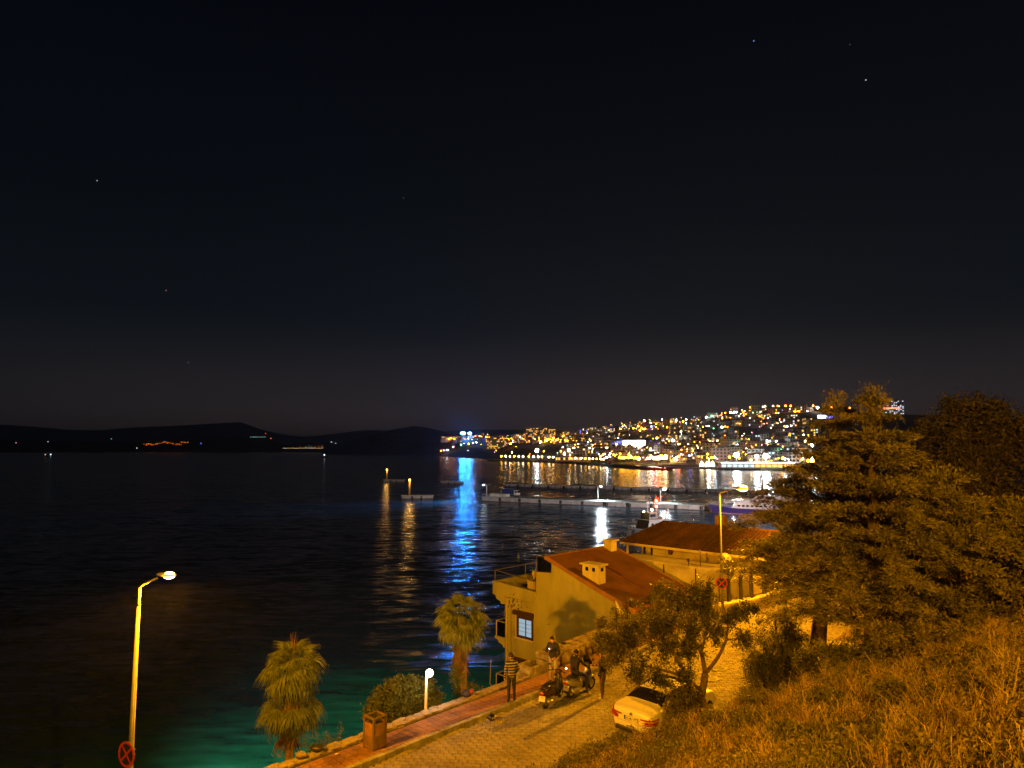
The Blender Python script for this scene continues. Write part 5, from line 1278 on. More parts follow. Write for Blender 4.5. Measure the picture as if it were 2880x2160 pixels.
def person(label, loc, rzv, pose, mats, hair=M['hair'], bulk=1.0, scale=1.0, group='people by the scooters'):
    """facing +Y in its own frame; mats = skin, top, trousers, shoes"""
    o = thing('person', label, 'person', loc, rzv, group); o.scale = (scale,) * 3
    J = {k: Vector(v) for k, v in {**BASE, **pose}.items()}
    names = list(J); idx = {k: i for i, k in enumerate(names)}
    verts = [J[k] for k in names]; rad = [RAD[k] * (bulk if k in ('pelvis', 'waist', 'chest', 'lsh', 'rsh', 'lel', 'rel') else 1) for k in names]; edges = [(idx[a], idx[b]) for a, b, m in EDGES]; em = [m for a, b, m in EDGES]
    # fingers: four of unequal length and a thumb from the side of each palm
    for side, wr, pa in ((-1, 'lwr', 'lpalm'), (1, 'rwr', 'rpalm')):
        d = (J[pa] - J[wr]).normalized(); ac = d.cross(Vector((side, 0.3, 0.1))).normalized(); cu = d.cross(ac).normalized()
        for f, L in zip((-1.5, -.5, .5, 1.5), (.062, .078, .074, .055)):
            k0 = J[pa] + d * .035 + ac * f * .019; k1 = k0 + d * L * .55 + cu * .008; k2 = k1 + d * L * .4 + cu * .03
            for q, r in ((k0, .0105), (k1, .009), (k2, .0075)): verts.append(q); rad.append(r)
            n = len(verts); edges += [(idx[pa], n - 3), (n - 3, n - 2), (n - 2, n - 1)]; em += [0, 0, 0]
        t0 = J[wr].lerp(J[pa], .6) - ac * .04; t1 = t0 - ac * .018 + d * .03 + cu * .01
        for q, r in ((t0, .012), (t1, .009)): verts.append(q); rad.append(r)
        n = len(verts); edges += [(idx[wr], n - 2), (n - 2, n - 1)]; em += [0, 0]
    me = bpy.data.meshes.new('body_skeleton'); me.from_pydata([tuple(v) for v in verts], edges, [])
    tmp = bpy.data.objects.new('tmp', me); C.objects.link(tmp)
    md = tmp.modifiers.new('skin', 'SKIN'); md.use_smooth_shade = True
    if not me.skin_vertices: me.attributes
    sv = me.skin_vertices[0].data
    for i, r in enumerate(rad): sv[i].radius = (r, r); sv[i].use_root = (i == idx['pelvis'])
    tmp.modifiers.new('sub', 'SUBSURF').levels = 2
    dg = bpy.context.evaluated_depsgraph_get(); ev = tmp.evaluated_get(dg); bme = bpy.data.meshes.new_from_object(ev)
    bpy.data.objects.remove(tmp); bpy.data.meshes.remove(me)
    bme.name = 'body'; bme.materials.clear()
    for m in mats: bme.materials.append(m)
    A = np.array([tuple(verts[a]) for a, b in edges]); B = np.array([tuple(verts[b]) for a, b in edges]); D = B - A; DD = (D * D).sum(1) + 1e-9
    rm = np.array([(rad[a] + rad[b]) / 2 for a, b in edges])
    mi = []
    for p in bme.polygons:
        c = np.array(p.center); t = np.clip(((c - A) * D).sum(1) / DD, 0, 1); dist = np.linalg.norm(A + D * t[:, None] - c, axis=1) - rm
        mi.append(em[int(dist.argmin())])
    bme.polygons.foreach_set('material_index', mi); bme.polygons.foreach_set('use_smooth', [True] * len(bme.polygons)); bme.update()
    body = link('body', bme, o)
    hd = J['head']; ax = (J['head'] - J['neck']).normalized()
    if hair:
        mb = MB(); mb.ball((0, 0, 0), .108, 14, 10, (.98, 1.08, 1.0)); f = (J['nose'] - J['jaw']); f = (f - ax * f.dot(ax)).normalized(); sdv = ax.cross(f)
        vs = []
        for q in mb.v:
            z = q.z
            if q.y > .02: z = max(z, .045 + (q.y - .02) * .2)
            else: z = max(z, -.055)
            vs.append(hd + sdv * q.x + f * (q.y - .012) + ax * (z + .008))
        mb.v = vs; mb.build('hair', hair, o, True, world=False)
    # ears
    f = (J['nose'] - J['jaw']); f = (f - ax * f.dot(ax)).normalized(); sdv = ax.cross(f)
    for s in (-1, 1):
        mb = MB(); mb.ball((0, 0, 0), .028, 8, 6, (.35, .7, 1.1)); mb.v = [hd + sdv * (q.x + s * .098) + f * (q.y - .005) + ax * (q.z - .03) for q in mb.v]; mb.build('ear', mats[0], o, True, world=False)
    for s in (-1, 1):
        mb = MB(); mb.ball(hd + f * .088 + sdv * .034 * s - ax * .012, .011, 8, 6); mb.build('eye', M['hair'], o, True, world=False)
    return o
def zpave(s, w): return rz(s) + (.115 if w < 1.07 else (.14 if w < 1.26 else 0.0))
def at_sw(px, py, z): q = atz(px, py, z); return q
# man in the striped jacket, back turned, on the pavement edge
q = Vector((-0.02, 25.0, 0)); s, w = sw_of(q.x, q.y); q.z = zpave(s, w)
p1 = person('man in a striped dark jacket standing on the pavement edge, back to us', q, .25, dict(lkn=(-.10, .01, .49), rkn=(.11, .05, .50), ran=(.13, .06, .09), rball=(.15, .18, .035), rtoe=(.16, .25, .03), rel=(.27, .0, 1.14), rwr=(.2, .17, .98), rpalm=(.16, .22, .96)), [M['skin'], M['stripe'], M['jeans'], M['shoe']], bulk=1.12, scale=1.0)
# man looking at his phone, standing behind the first scooter
q = Vector((1.62, 27.05, 0)); s, w = sw_of(q.x, q.y); q.z = zpave(s, w)
p2 = person('man in dark jacket with pale trim looking at a lit phone behind the first scooter', q, math.pi - .35, dict(jaw=(0, .07, 1.55), head=(0, .075, 1.63), crown=(0, .08, 1.69), nose=(0, .155, 1.575), rel=(.26, .06, 1.15), rwr=(.10, .27, 1.24), rpalm=(.06, .31, 1.29), lel=(-.25, .02, 1.12), lwr=(-.16, .24, 1.02), lpalm=(-.12, .30, 1.0)), [M['skin'], M['navy'], M['pale_cloth'], M['shoe']], bulk=1.15, scale=1.03)
ph = thing('phone', 'small phone with bright screen held by the man in the dark jacket', 'phone', q + Matrix.Rotation(math.pi - .35, 3, 'Z') @ Vector((.045, .355, 1.36)) * 1.03, math.pi - .35)
mb = MB(); mb.box((0, 0, 0), (.075, .01, .15), Matrix.Rotation(.5, 3, 'X')); mb.build('case', M['black_plastic'], ph, world=False, bevel=.004)
mb = MB(); mb.box((0, -.0075, .003), (.066, .002, .135), Matrix.Rotation(.5, 3, 'X')); mb.build('screen', glow('phone screen', (.55, .7, 1.0), 6.0), ph, world=False)
mb = MB(); mb.box((0, .0075, -.002), (.03, .003, .03), Matrix.Rotation(.5, 3, 'X')); mb.build('torch', glow('phone torch', (.7, .8, 1.0), 9.0), ph, world=False)
# person in black top and brown trousers, half hidden by the tree
q = atz(1697, 1966, rz(10.4)); q.z = rz(10.4)
p4 = person('person in black jacket and brown trousers standing beside the tree branch', q, .9, dict(rel=(.22, .10, 1.14), rwr=(.12, .25, 1.12), rpalm=(.07, .28, 1.13), lel=(-.24, -.03, 1.12), lkn=(-.09, .03, .49), ran=(.12, .10, .09), rball=(.14, .22, .035), rtoe=(.15, .29, .03), rkn=(.11, .08, .5)), [M['skin'], M['navy'], M['olive_cloth'], M['shoe_pale']], bulk=1.0, scale=1.0)

# ------------------------------------------------------------------ scooters (nose along +X)
def scooter(loc, rzv, label, body_m, trim_m, silver=False):
    o = thing('scooter', label, 'scooter', loc, rzv, 'scooters parked at the kerb')
    def part(mb, name, m, parent=o, smooth=False, bevel=0.0): return mb.build(name, m, parent, smooth, bevel, world=False)
    for x, nm in ((-.62, 'rear_wheel'), (.66, 'front_wheel')):
        mb = MB(); mb.torus((x, 0, .25), .19, .058, 'Y', 22, 8); wv = part(mb, nm, M['black_rubber'], smooth=True)
        mb = MB(); Rm = Matrix.Rotation(math.pi / 2, 3, 'X'); mb.lathe([(.15, -.03), (.15, .03)], (x, 0, .25), 14, Rm)
        for k in range(5): a = k * 1.2566; mb.box((x + math.cos(a) * .08, 0, .25 + math.sin(a) * .08), (.04, .08, .04))
        part(mb, 'rim', M['silver'], wv)
    # tail body: loft of cross sections
    def loft(secs, name, m, n=12, smooth=True):
        mb = MB(); o_ = len(mb.v)
        for (x, y, zc, ry, rz_) in secs:
            for k in range(n):
                a = 2 * math.pi * k / n; ca, sa = math.cos(a), math.sin(a)
                mb.v.append(Vector((x, y + ry * math.copysign(abs(ca) ** .7, ca), zc + rz_ * math.copysign(abs(sa) ** .7, sa))))
        for i in range(len(secs) - 1):
            for k in range(n): mb.f.append((i * n + k, i * n + (k + 1) % n, (i + 1) * n + (k + 1) % n, (i + 1) * n + k)); mb.m.append(0)
        mb.f.append(tuple(range(n))[::-1]); mb.m.append(0); mb.f.append(tuple(range((len(secs) - 1) * n, len(secs) * n))); mb.m.append(0)
        return part(mb, name, m, smooth=smooth)
    loft([(-.95, 0, .66, .05, .04), (-.88, 0, .63, .12, .09), (-.65, 0, .58, .16, .15), (-.3, 0, .52, .17, .20), (-.08, 0, .42, .14, .17), (0, 0, .33, .12, .09)], 'tail_body', body_m)
    loft([(-.82, 0, .75, .11, .03), (-.6, 0, .77, .15, .045), (-.3, 0, .76, .15, .05), (0, 0, .73, .13, .05), (.06, 0, .72, .10, .03)], 'seat', M['black_plastic'])
    mb = MB(); mb.box((.18, 0, .29), (.46, .32, .06)); part(mb, 'footboard', M['black_plastic'], bevel=.015)
    # leg shield
    mb = MB(); pr = [(.40, .26), (.44, .45), (.50, .70), (.53, .92)]; hw = [.15, .19, .2, .13]
    for k, ((x, z), h) in enumerate(zip(pr, hw)): mb.v += [Vector((x - .05, -h, z)), Vector((x, -h * .5, z)), Vector((x + .035, 0, z)), Vector((x, h * .5, z)), Vector((x - .05, h, z))]
    for i in range(3):
        for j in range(4): mb.f.append((i * 5 + j, i * 5 + j + 1, i * 5 + j + 6, i * 5 + j + 5)); mb.m.append(0)
    ls = part(mb, 'leg_shield', trim_m, smooth=True); sd = ls.modifiers.new('thick', 'SOLIDIFY'); sd.thickness = .05
    loft([(.5, 0, .42, .05, .03), (.6, 0, .49, .075, .05), (.72, 0, .5, .075, .045), (.86, 0, .44, .05, .03)], 'front_mudguard', body_m)
    mb = MB(); mb.tube([(.46, 0, .95), (.56, 0, .6), (.66, .07, .25)], .022, 6); mb.tube([(.56, 0, .6), (.66, -.07, .25)], .022, 6); part(mb, 'fork', M['silver'])
    mb = MB(); mb.tube([(.34, -.34, 1.02), (.42, -.18, 1.04), (.47, 0, 1.0), (.42, .18, 1.04), (.34, .34, 1.02)], .016, 6); part(mb, 'handlebar', M['black_plastic'])
    for s in (-1, 1):
        mb = MB(); mb.tube([(.36, s * .26, 1.02), (.34, s * .36, 1.02)], .022, 8); part(mb, 'grip', M['black_rubber'])
        mb = MB(); mb.tube([(.42, s * .2, 1.04), (.40, s * .27, 1.2)], .008, 5); mr = part(mb, 'mirror', M['black_plastic'])
        mb = MB(); mb.ball((.40, s * .29, 1.23), .06, 10, 6, (.3, 1, .75)); part(mb, 'mirror_head', M['black_plastic'], mr, True)
    mb = MB(); mb.ball((.50, 0, .99), .13, 12, 8, (.7, 1.1, .7)); part(mb, 'handlebar_cowl', body_m, smooth=True)
    mb = MB(); mb.ball((.575, 0, .98), .07, 10, 6, (.4, 1.2, .7)); part(mb, 'headlight', M['chrome'], smooth=True)
    mb = MB(); mb.box((-.955, 0, .62), (.04, .16, .07)); part(mb, 'tail_light', mat('tail light red', (.35, .02, .012), .3), bevel=.01)
    mb = MB(); mb.box((-.93, 0, .44), (.012, .24, .18), Matrix.Rotation(.25, 3, 'Y')); part(mb, 'number_plate', mat('plate white', (.62, .58, .5), .6))
    mb = MB(); mb.box((-.86, 0, .47), (.14, .08, .03)); mb.box((-.9, 0, .36), (.02, .2, .22), Matrix.Rotation(.25, 3, 'Y')); part(mb, 'plate_holder', M['black_plastic'])
    mb = MB(); mb.tube([(-.2, -.15, .2), (-.42, -.19, .24), (-.85, -.2, .36)], [.03, .055, .06], 10); part(mb, 'exhaust', M['silver'], smooth=True)
    mb = MB(); mb.box((-.35, -.02, .27), (.42, .22, .2)); mb.ball((-.3, -.13, .27), .1, 10, 6, (1, .4, 1)); part(mb, 'engine', M['silver'], bevel=.02)
    mb = MB(); mb.tube([(-.45, .1, .68), (-.85, .12, .74), (-1.0, .06, .75), (-1.0, -.06, .75), (-.85, -.12, .74), (-.45, -.1, .68)], .014, 6); part(mb, 'grab_rail', M['chrome'])
    mb = MB(); mb.tube([(-.15, .12, .2), (-.1, .26, .01)], .012, 5); part(mb, 'side_stand', M['black_plastic'])
    return o
gloss_black = mat('glossy black panel', (.018, .017, .018), .28, .2, 8, coat=.3)
dark_red = mat('dark maroon panel', (.05, .02, .016), .35, .2, 8, coat=.3)
s1p = Vector((1.50, 25.35, rz(8.5)))
sc1 = scooter(s1p, math.radians(62), 'dark scooter parked at the kerb, number plate towards us, nobody on it', dark_red, gloss_black)
mb = MB(); mb.ball((.40, -.36, 1.16), .032, 10, 8); mb.build('indicator_lamp', glow('scooter indicator', (1, .62, .2), 22.0), sc1, True, world=False)
s2p = Vector((2.62, 26.25, rz(9.8)))
sc2 = scooter(s2p, math.radians(48), 'dark scooter with silver front shield being sat on by its rider', M['silver'], M['silver'], True)
mb = MB(); mb.v = []; 
# tall screen in front of the second scooter
for z, h, x in ((.95, .22, .52), (1.15, .2, .48), (1.32, .12, .42)): mb.v += [Vector((x - .06, -h, z)), Vector((x + .02, 0, z)), Vector((x - .06, h, z))]
for i in range(2):
    for j in range(2): mb.f.append((i * 3 + j, i * 3 + j + 1, i * 3 + j + 4, i * 3 + j + 3)); mb.m.append(0)
mb.build('windscreen', M['night_glass'], sc2, True, world=False)
# its rider
rd = Matrix.Rotation(math.radians(48) - math.pi / 2, 3, 'Z')
q = s2p + Matrix.Rotation(math.radians(48), 3, 'Z') @ Vector((-.38, 0, 0))
p3 = person('rider in black jacket sitting on the second scooter, seen from behind', q, math.radians(48) - math.pi / 2,
            dict(pelvis=(0, 0, .90), waist=(0, .03, 1.07), chest=(0, .08, 1.27), neck=(0, .10, 1.42), jaw=(0, .13, 1.50), head=(0, .13, 1.58), crown=(0, .12, 1.64), nose=(0, .215, 1.545),
                 lsh=(-.18, .08, 1.35), rsh=(.18, .08, 1.35), lel=(-.30, .24, 1.14), rel=(.30, .24, 1.14), lwr=(-.30, .50, 1.06), rwr=(.30, .50, 1.06), lpalm=(-.31, .58, 1.05), rpalm=(.31, .58, 1.05),
                 lhip=(-.11, .03, .88), rhip=(.11, .03, .88), lkn=(-.20, .40, .74), rkn=(.24, .36, .72), lan=(-.20, .44, .40), ran=(.30, .36, .14), lball=(-.20, .56, .35), ltoe=(-.2, .63, .345), rball=(.33, .46, .06), rtoe=(.34, .53, .045)),
            [M['skin'], M['navy'], M['jeans'], M['shoe_pale']], bulk=1.12)

# ------------------------------------------------------------------ white car (nose along +X, tail at x = 0)
M['car_paint'] = mat('white car paint', (.66, .65, .62), .32, .03, 3, coat=.5)
M['car_glass'] = mat('car window glass', (.010, .010, .011), .06, .1, 3, spec=.7)
M['car_red'] = mat('tail lamp red', (.30, .012, .008), .15, .2, 6, coat=.6)
car_loc = SW(8.1, 5.95, 0); car_loc.z = rz(8.5)
car = thing('parked_car', 'white sedan parked nose uphill at the foot of the slope, half hidden by shrubs', 'car', car_loc, ROADANG - .03)
car.scale = (.94, .94, .94)
def cpart(mb, name, m, parent=car, smooth=False, bevel=0.0): return mb.build(name, m, parent, smooth, bevel, world=False)
# stations: x, half width low, half width belt, z sill, z belt, roof half width, z roof
ST = [(0.00, .70, .66, .42, .86, .60, .88), (.06, .80, .76, .34, .97, .66, 1.00), (.22, .87, .82, .26, 1.02, .70, 1.065), (.55, .90, .85, .23, 1.03, .72, 1.10), (.78, .905, .855, .22, 1.02, .70, 1.115),
      (1.25, .91, .86, .22, .99, .58, 1.36), (1.65, .91, .86, .22, .97, .56, 1.43), (2.2, .91, .86, .22, .96, .56, 1.455), (2.75, .91, .86, .22, .94, .555, 1.41), (3.35, .905, .855, .22, .92, .66, 1.03), (3.5, .90, .85, .22, .91, .68, .98), (4.0, .88, .81, .24, .86, .62, .91), (4.35, .83, .74, .30, .77, .52, .80), (4.5, .70, .62, .38, .66, .42, .68)]
mb = MB(); prof_n = None
for (x, hl, hb, zs_, zb, hr, zr) in ST:
    half = [(hl * .80, zs_ - .03), (hl * .97, zs_ + .05), (hl, zs_ + .22), (hl * 1.0, (zs_ + zb) / 2 + .05), (hb + .02, zb - .06), (hb, zb), (hr + (hb - hr) * .12, zr - .035), (hr * .82, zr), (hr * .35, zr + .02)]
    ring = [(-y, z) for y, z in half] + [(y, z) for y, z in half[::-1]]
    prof_n = len(ring)
    for y, z in ring: mb.v.append(Vector((x, y, z)))
nst = len(ST)
for i in range(nst - 1):
    for k in range(prof_n):
        mb.f.append((i * prof_n + k, i * prof_n + (k + 1) % prof_n, (i + 1) * prof_n + (k + 1) % prof_n, (i + 1) * prof_n + k)); mb.m.append(0)
mb.f.append(tuple(range(prof_n))[::-1]); mb.m.append(0); mb.f.append(tuple(range((nst - 1) * prof_n, nst * prof_n))); mb.m.append(0)
ringv = [q.copy() for q in mb.v]
body = cpart(mb, 'body', M['car_paint'], smooth=True)
sb_ = body.modifiers.new('sub', 'SUBSURF'); sb_.levels = 1; sb_.render_levels = 2
def rv(i, k): return ringv[i * prof_n + k]
H9 = 9
def pane(idx_a, idx_b, ks, name, off, parent=car):
    """glass laid over the greenhouse between two stations, ring points ks"""
    mb = MB(); a = [rv(idx_a, k) for k in ks]; b = [rv(idx_b, k) for k in ks]
    n = len(ks)
    for q in a + b: mb.v.append(q + off)
    for k in range(n - 1): mb.f.append((k, k + 1, n + k + 1, n + k)); mb.m.append(0)
    p_ = cpart(mb, name, M['car_glass'], parent, True); sd = p_.modifiers.new('thick', 'SOLIDIFY'); sd.thickness = .012; return p_
pane(4, 5, list(range(6, 12)), 'rear_window', Vector((-.015, 0, .022)))
pane(8, 9, list(range(6, 12)), 'windscreen', Vector((.015, 0, .022)))
for s_, ks in ((-1, [5, 6]), (1, [12, 11])):
    for a, b in ((5, 6), (6, 7), (7, 8)):
        w_ = pane(a, b, ks, 'side_window', Vector((0, s_ * .012, .0)))
for s_ in (-1, 1):
    mb = MB(); y = s_
    mb.prism([(-.02, y * .40, .80), (-.045, y * .60, .845), (.02, y * .78, .87), (.34, y * .885, .885), (.30, y * .90, .83), (.0, y * .77, .79)] if s_ else [], (0, 0, .0001)) if False else None
    # tail lamp: upper sliver and lower wedge wrapping round the corner
    up = [(-.025, y * .38, .825), (-.012, y * .62, .845), (.06, y * .80, .86), (.33, y * .885, .90)]; dn_ = [(-.025, y * .40, .795), (-.012, y * .62, .80), (.06, y * .815, .815), (.31, y * .905, .845)]
    for nm, u_, d_ in (('tail_light', up, dn_), ('tail_light', [(-.03, y * .56, .755), (-.01, y * .68, .775), (.06, y * .825, .785), (.30, y * .91, .815)], [(-.03, y * .55, .66), (-.01, y * .67, .665), (.06, y * .835, .69), (.24, y * .915, .74)])):
        mb = MB(); n = len(u_)
        mb.v = [Vector(q) for q in u_ + d_]
        for k in range(n - 1): mb.f.append((k, k + 1, n + k + 1, n + k)); mb.m.append(0)
        t_ = cpart(mb, nm, M['car_red']); sd = t_.modifiers.new('thick', 'SOLIDIFY'); sd.thickness = .05; sd.offset = 0
mb = MB(); mb.box((-.032, 0, .735), (.012, .53, .12)); plate = cpart(mb, 'number_plate', mat('number plate white', (.72, .70, .64), .5))
mb = MB(); mb.box((-.039, .235, .735), (.006, .05, .115)); cpart(mb, 'plate_band', M['sign_blue'], plate)
mb = MB()
for (y0, z0, y1, z1) in ((-.272, .798, .272, .798), (-.272, .672, .272, .672), (-.268, .672, -.268, .798), (.268, .672, .268, .798)): mb.bar((-.036, y0, z0), (-.036, y1, z1), .008)
cpart(mb, 'plate_rim', M['black_plastic'], plate)
cu = bpy.data.curves.new('plate_text', 'FONT'); cu.body = '09 ABU 097'; cu.size = .105; cu.extrude = .002; cu.align_x = 'CENTER'; cu.align_y = 'CENTER'
to = bpy.data.objects.new('plate_text', cu); C.objects.link(to)
dg = bpy.context.evaluated_depsgraph_get(); tme = bpy.data.meshes.new_from_object(to.evaluated_get(dg)); bpy.data.objects.remove(to)
tme.materials.clear(); tme.materials.append(M['black_plastic']); tx = link('plate_lettering', tme, plate)
tx.rotation_euler = (math.pi / 2, 0, -math.pi / 2); tx.location = (-.0415, -.025, .735); tx.scale = (.82, 1, 1)
mb = MB(); mb.torus((-.02, 0, .885), .045, .008, 'X', 18, 6); mb.box((-.02, .0, .885), (.01, .06, .012)); mb.box((-.02, .015, .89), (.01, .012, .05), Matrix.Rotation(.4, 3, 'X')); cpart(mb, 'round_badge', M['black_plastic'])
mb = MB(); mb.box((.02, 0, .335), (.10, 1.30, .16)); cpart(mb, 'bumper_insert', M['black_plastic'], bevel=.03)
mb = MB(); mb.bar((-.012, -.60, .60), (-.012, .60, .60), .006, .012); mb.bar((-.018, -.16, .47), (-.018, .16, .47), .006, .05); cpart(mb, 'bumper_seam', mat('shut line grey', (.25, .24, .22), .6))
for x in (.83, 3.62):
    for s_ in (-1, 1):
        Rm = Matrix.Rotation(math.pi / 2, 3, 'X')
        mb = MB(); mb.lathe([(.30, -.10), (.325, -.07), (.325, .07), (.30, .10)], (x, s_ * .80, .325), 24, Rm); wv = cpart(mb, 'wheel', M['black_rubber'], smooth=True)
        mb = MB(); mb.lathe([(.20, -.105), (.21, -.05), (.21, .05), (.20, .105)], (x, s_ * .81, .325), 18, Rm); cpart(mb, 'rim', M['silver'], wv)
mb = MB(); mb.tube([(1.55, 0, 1.445), (1.42, 0, 1.56)], [.02, .006], 6); cpart(mb, 'aerial', M['black_plastic'])
for s_ in (-1, 1):
    mb = MB(); mb.tube([(1.25, s_ * .55, 1.385), (1.8, s_ * .545, 1.462), (2.5, s_ * .54, 1.462)], .010, 5); cpart(mb, 'roof_trim', M['black_plastic'])
    mb = MB(); mb.ball((3.05, s_ * .98, 1.0), .1, 10, 6, (.6, 1, .75)); cpart(mb, 'wing_mirror', M['car_paint'], smooth=True)

# ------------------------------------------------------------------ litter bin
bp_ = atz(1054, 2100, 11.815); bs, bw_ = sw_of(bp_.x, bp_.y)
M['bin_wood'] = mat('rusty brown bin panel', (.24, .13, .075), .8, .3, 4, .3, 30); M['bin_frame'] = mat('bin frame', (.12, .085, .06), .6, .2, 6)
binn = thing('litter_bin', 'square brown litter bin standing against the parapet', 'litter bin', bp_, ROADANG + .05)
def bpart(mb, name, m, parent=binn, bevel=0.0): return mb.build(name, m, parent, False, bevel, world=False)
BWH, BH = .225, .95
for sx in (-1, 1):
    for sy in (-1, 1):
        mb = MB(); mb.box((sx * (BWH), sy * BWH, BH / 2), (.07, .07, BH)); bpart(mb, 'corner_post', M['bin_frame'], bevel=.012)
for k, (x, y, a) in enumerate(((0, -BWH, 0), (0, BWH, 0), (-BWH, 0, 1), (BWH, 0, 1))):
    sz = (.40, .03, .72) if not a else (.03, .40, .72)
    mb = MB(); mb.box((x, y, .40), sz); pn = bpart(mb, 'panel', M['bin_wood'])
    sg = Vector((x, y, 0)).normalized() * .017
    for j in range(8):
        zz = .10 + j * .04; s3 = (.32, .008, .02) if not a else (.008, .32, .02)
        mb = MB(); mb.box(Vector((x, y, zz)) + sg, s3); bpart(mb, 'louvre', M['bin_frame'], pn)
    s3 = (.32, .008, .26) if not a else (.008, .32, .26)
    mb = MB(); mb.box(Vector((x, y, .6)) + sg, s3); bpart(mb, 'plate', M['bin_wood'], pn, .004)
    s4 = (.46, .06, .05) if not a else (.06, .40, .05)
    mb = MB(); mb.box((x, y, BH - .025), s4); bpart(mb, 'top_rail', M['bin_frame'], bevel=.01)
mb = MB(); mb.lathe([(.15, .1), (.18, .8)], (0, 0, 0), 16); bpart(mb, 'liner', M['black_plastic'])
# ------------------------------------------------------------------ small things lying about
def lump(name, label, cat, c, sz, m, seed, group=None):
    o = thing(name, label, cat, c, 0, group); r = random.Random(seed); mb = MB(); mb.ball((0, 0, sz[2] * .9), 1, 12, 8, sz)
    mb.v = [Vector((q.x * r.uniform(.82, 1.12), q.y * r.uniform(.82, 1.12), max(0, q.z * r.uniform(.85, 1.1)))) for q in mb.v]; mb.build('body', m, o, True, world=False); return o
q = SW(6.6, -.17, rz(7) + .25)
b_ = lump('rucksack', 'small dark blue bag with red flap lying on the parapet by the striped man', 'bag', q, (.2, .15, .13), mat('blue nylon', (.03, .03, .09), .7), 5)
mb = MB(); mb.ball((.17, .02, .16), 1, 8, 6, (.10, .12, .10)); mb.build('flap', mat('red nylon', (.22, .04, .03), .7), b_, True, world=False)
mb = MB(); mb.tube([(-.1, -.1, .2), (-.2, -.2, .12), (-.28, -.1, .03)], .012, 5); mb.build('strap', M['black_plastic'], b_, world=False)
q = atz(1384, 2026, rz(5)); lump('helmet', 'dark crash helmet left by the kerb in front of the striped man', 'helmet', q, (.15, .14, .11), gloss_black, 6)
mb = MB(); mb.box((.06, -.11, .12), (.16, .03, .07), Matrix.Rotation(.4, 3, 'Z')); hv = mb.build('visor', M['chrome'], bpy.data.objects['helmet'], world=False)
q = SW(.55, -.17, rz(0) + .25); lump('rubbish_bag', 'crumpled dark rubbish bag lying on the parapet near the palm', 'rubbish bag', q, (.24, .16, .10), M['black_plastic'], 7)
q = SW(0.0, -.17, rz(0) + .26); put_stone(thing('rock', 'loose pale stone lying on the parapet beside the rubbish bag', 'rock', q), q + Vector((0, 0, .06)), (.36, .3, .17), ROADANG, .1, 'boulder')
q = SW(12.6, -.5, rz(12.6) + .75); lump('hat', 'dark cap lying on top of the flagstone wall', 'cap', q, (.13, .08, .05), M['navy'], 8)
for (px, py, lab) in ((1997, 1912, 'dark iron manhole cover in the road nearest the hedge'), (2022, 1885, 'dark iron manhole cover further up the road by the young tree')):
    q = atz(px, py, rz(13)); s_, w_ = sw_of(q.x, q.y); q.z = rz(s_) + .004
    o = thing('manhole_cover', lab, 'manhole cover', q, .3, 'manhole covers in the road')
    mb = MB(); mb.lathe([(.33, 0), (.33, .012), (.30, .016)], (0, 0, 0), 20); mb.box((0, 0, .008), (.75, .5, .014)); mb.build('lid', M['iron'], o, world=False)
    mb = MB()
    for k in range(-3, 4): mb.box((0, k * .075, .020), (.5 - abs(k) * .09, .02, .006))
    mb.build('ribs', M['iron'], o, world=False)
for (px, py, lab) in ((1120, 2062, 'dark dead branch lying on the pavement past the bin'), ):
    q = atz(1230, 2058, 11.83); o = thing('fallen_twig', lab, 'twig', q); mb = MB(); mb.tube([(-.2, 0, .01), (0, .03, .03), (.18, -.02, .02)], .012, 5); mb.tube([(0, .03, .03), (.1, .12, .03)], .008, 4); mb.build('wood', M['bark'], o, world=False)
for (px, py) in ((947, 2122),):
    q = atz(px, py, 11.83); o = thing('paper_scrap', 'small pale scrap of paper on the pavement near the bin', 'paper', q); mb = MB(); mb.add([(-.05, -.04, .01), (.05, -.03, .02), (.04, .05, .012), (-.04, .04, .03)], [(0, 1, 2, 3)]); mb.build('scrap', M['dish'], o, world=False)
# ------------------------------------------------------------------ pier
PA, PB = atz(1353, 1409.5, 0), atz(1973, 1436, 0)
pd = (PB - PA); pd.z = 0; pL = pd.length; pd.normalize(); pn = Vector((-pd.y, pd.x, 0))
if pn.y < 0: pn = -pn
PZ = 1.75
M['pier_face'] = mat('pier concrete', (.42, .38, .36), .9, .25, .5, .4, 6, detail=8); M['pier_deck'] = mat('pier deck', (.40, .42, .38), .85, .25, .4, .2, 8)
M['pier_dark'] = mat('pier shadow gap', (.10, .09, .09), .9, .3, 2)
def pp_(u, v, z): return PA + pd * u + pn * v + Vector((0, 0, z))
pier = thing('pier', 'long concrete harbour pier with lamp posts, ferry moored alongside', 'pier', pp_(40, 4.5, 0))
PLEN = pL + 70
mb = MB(); mb.prism([pp_(0, .25, -1), pp_(PLEN, .25, -1), pp_(PLEN, 9, -1), pp_(0, 9, -1)], (0, 0, PZ + .8)); mb.build('core', M['pier_dark'], pier)
u = 0.0; k = 0
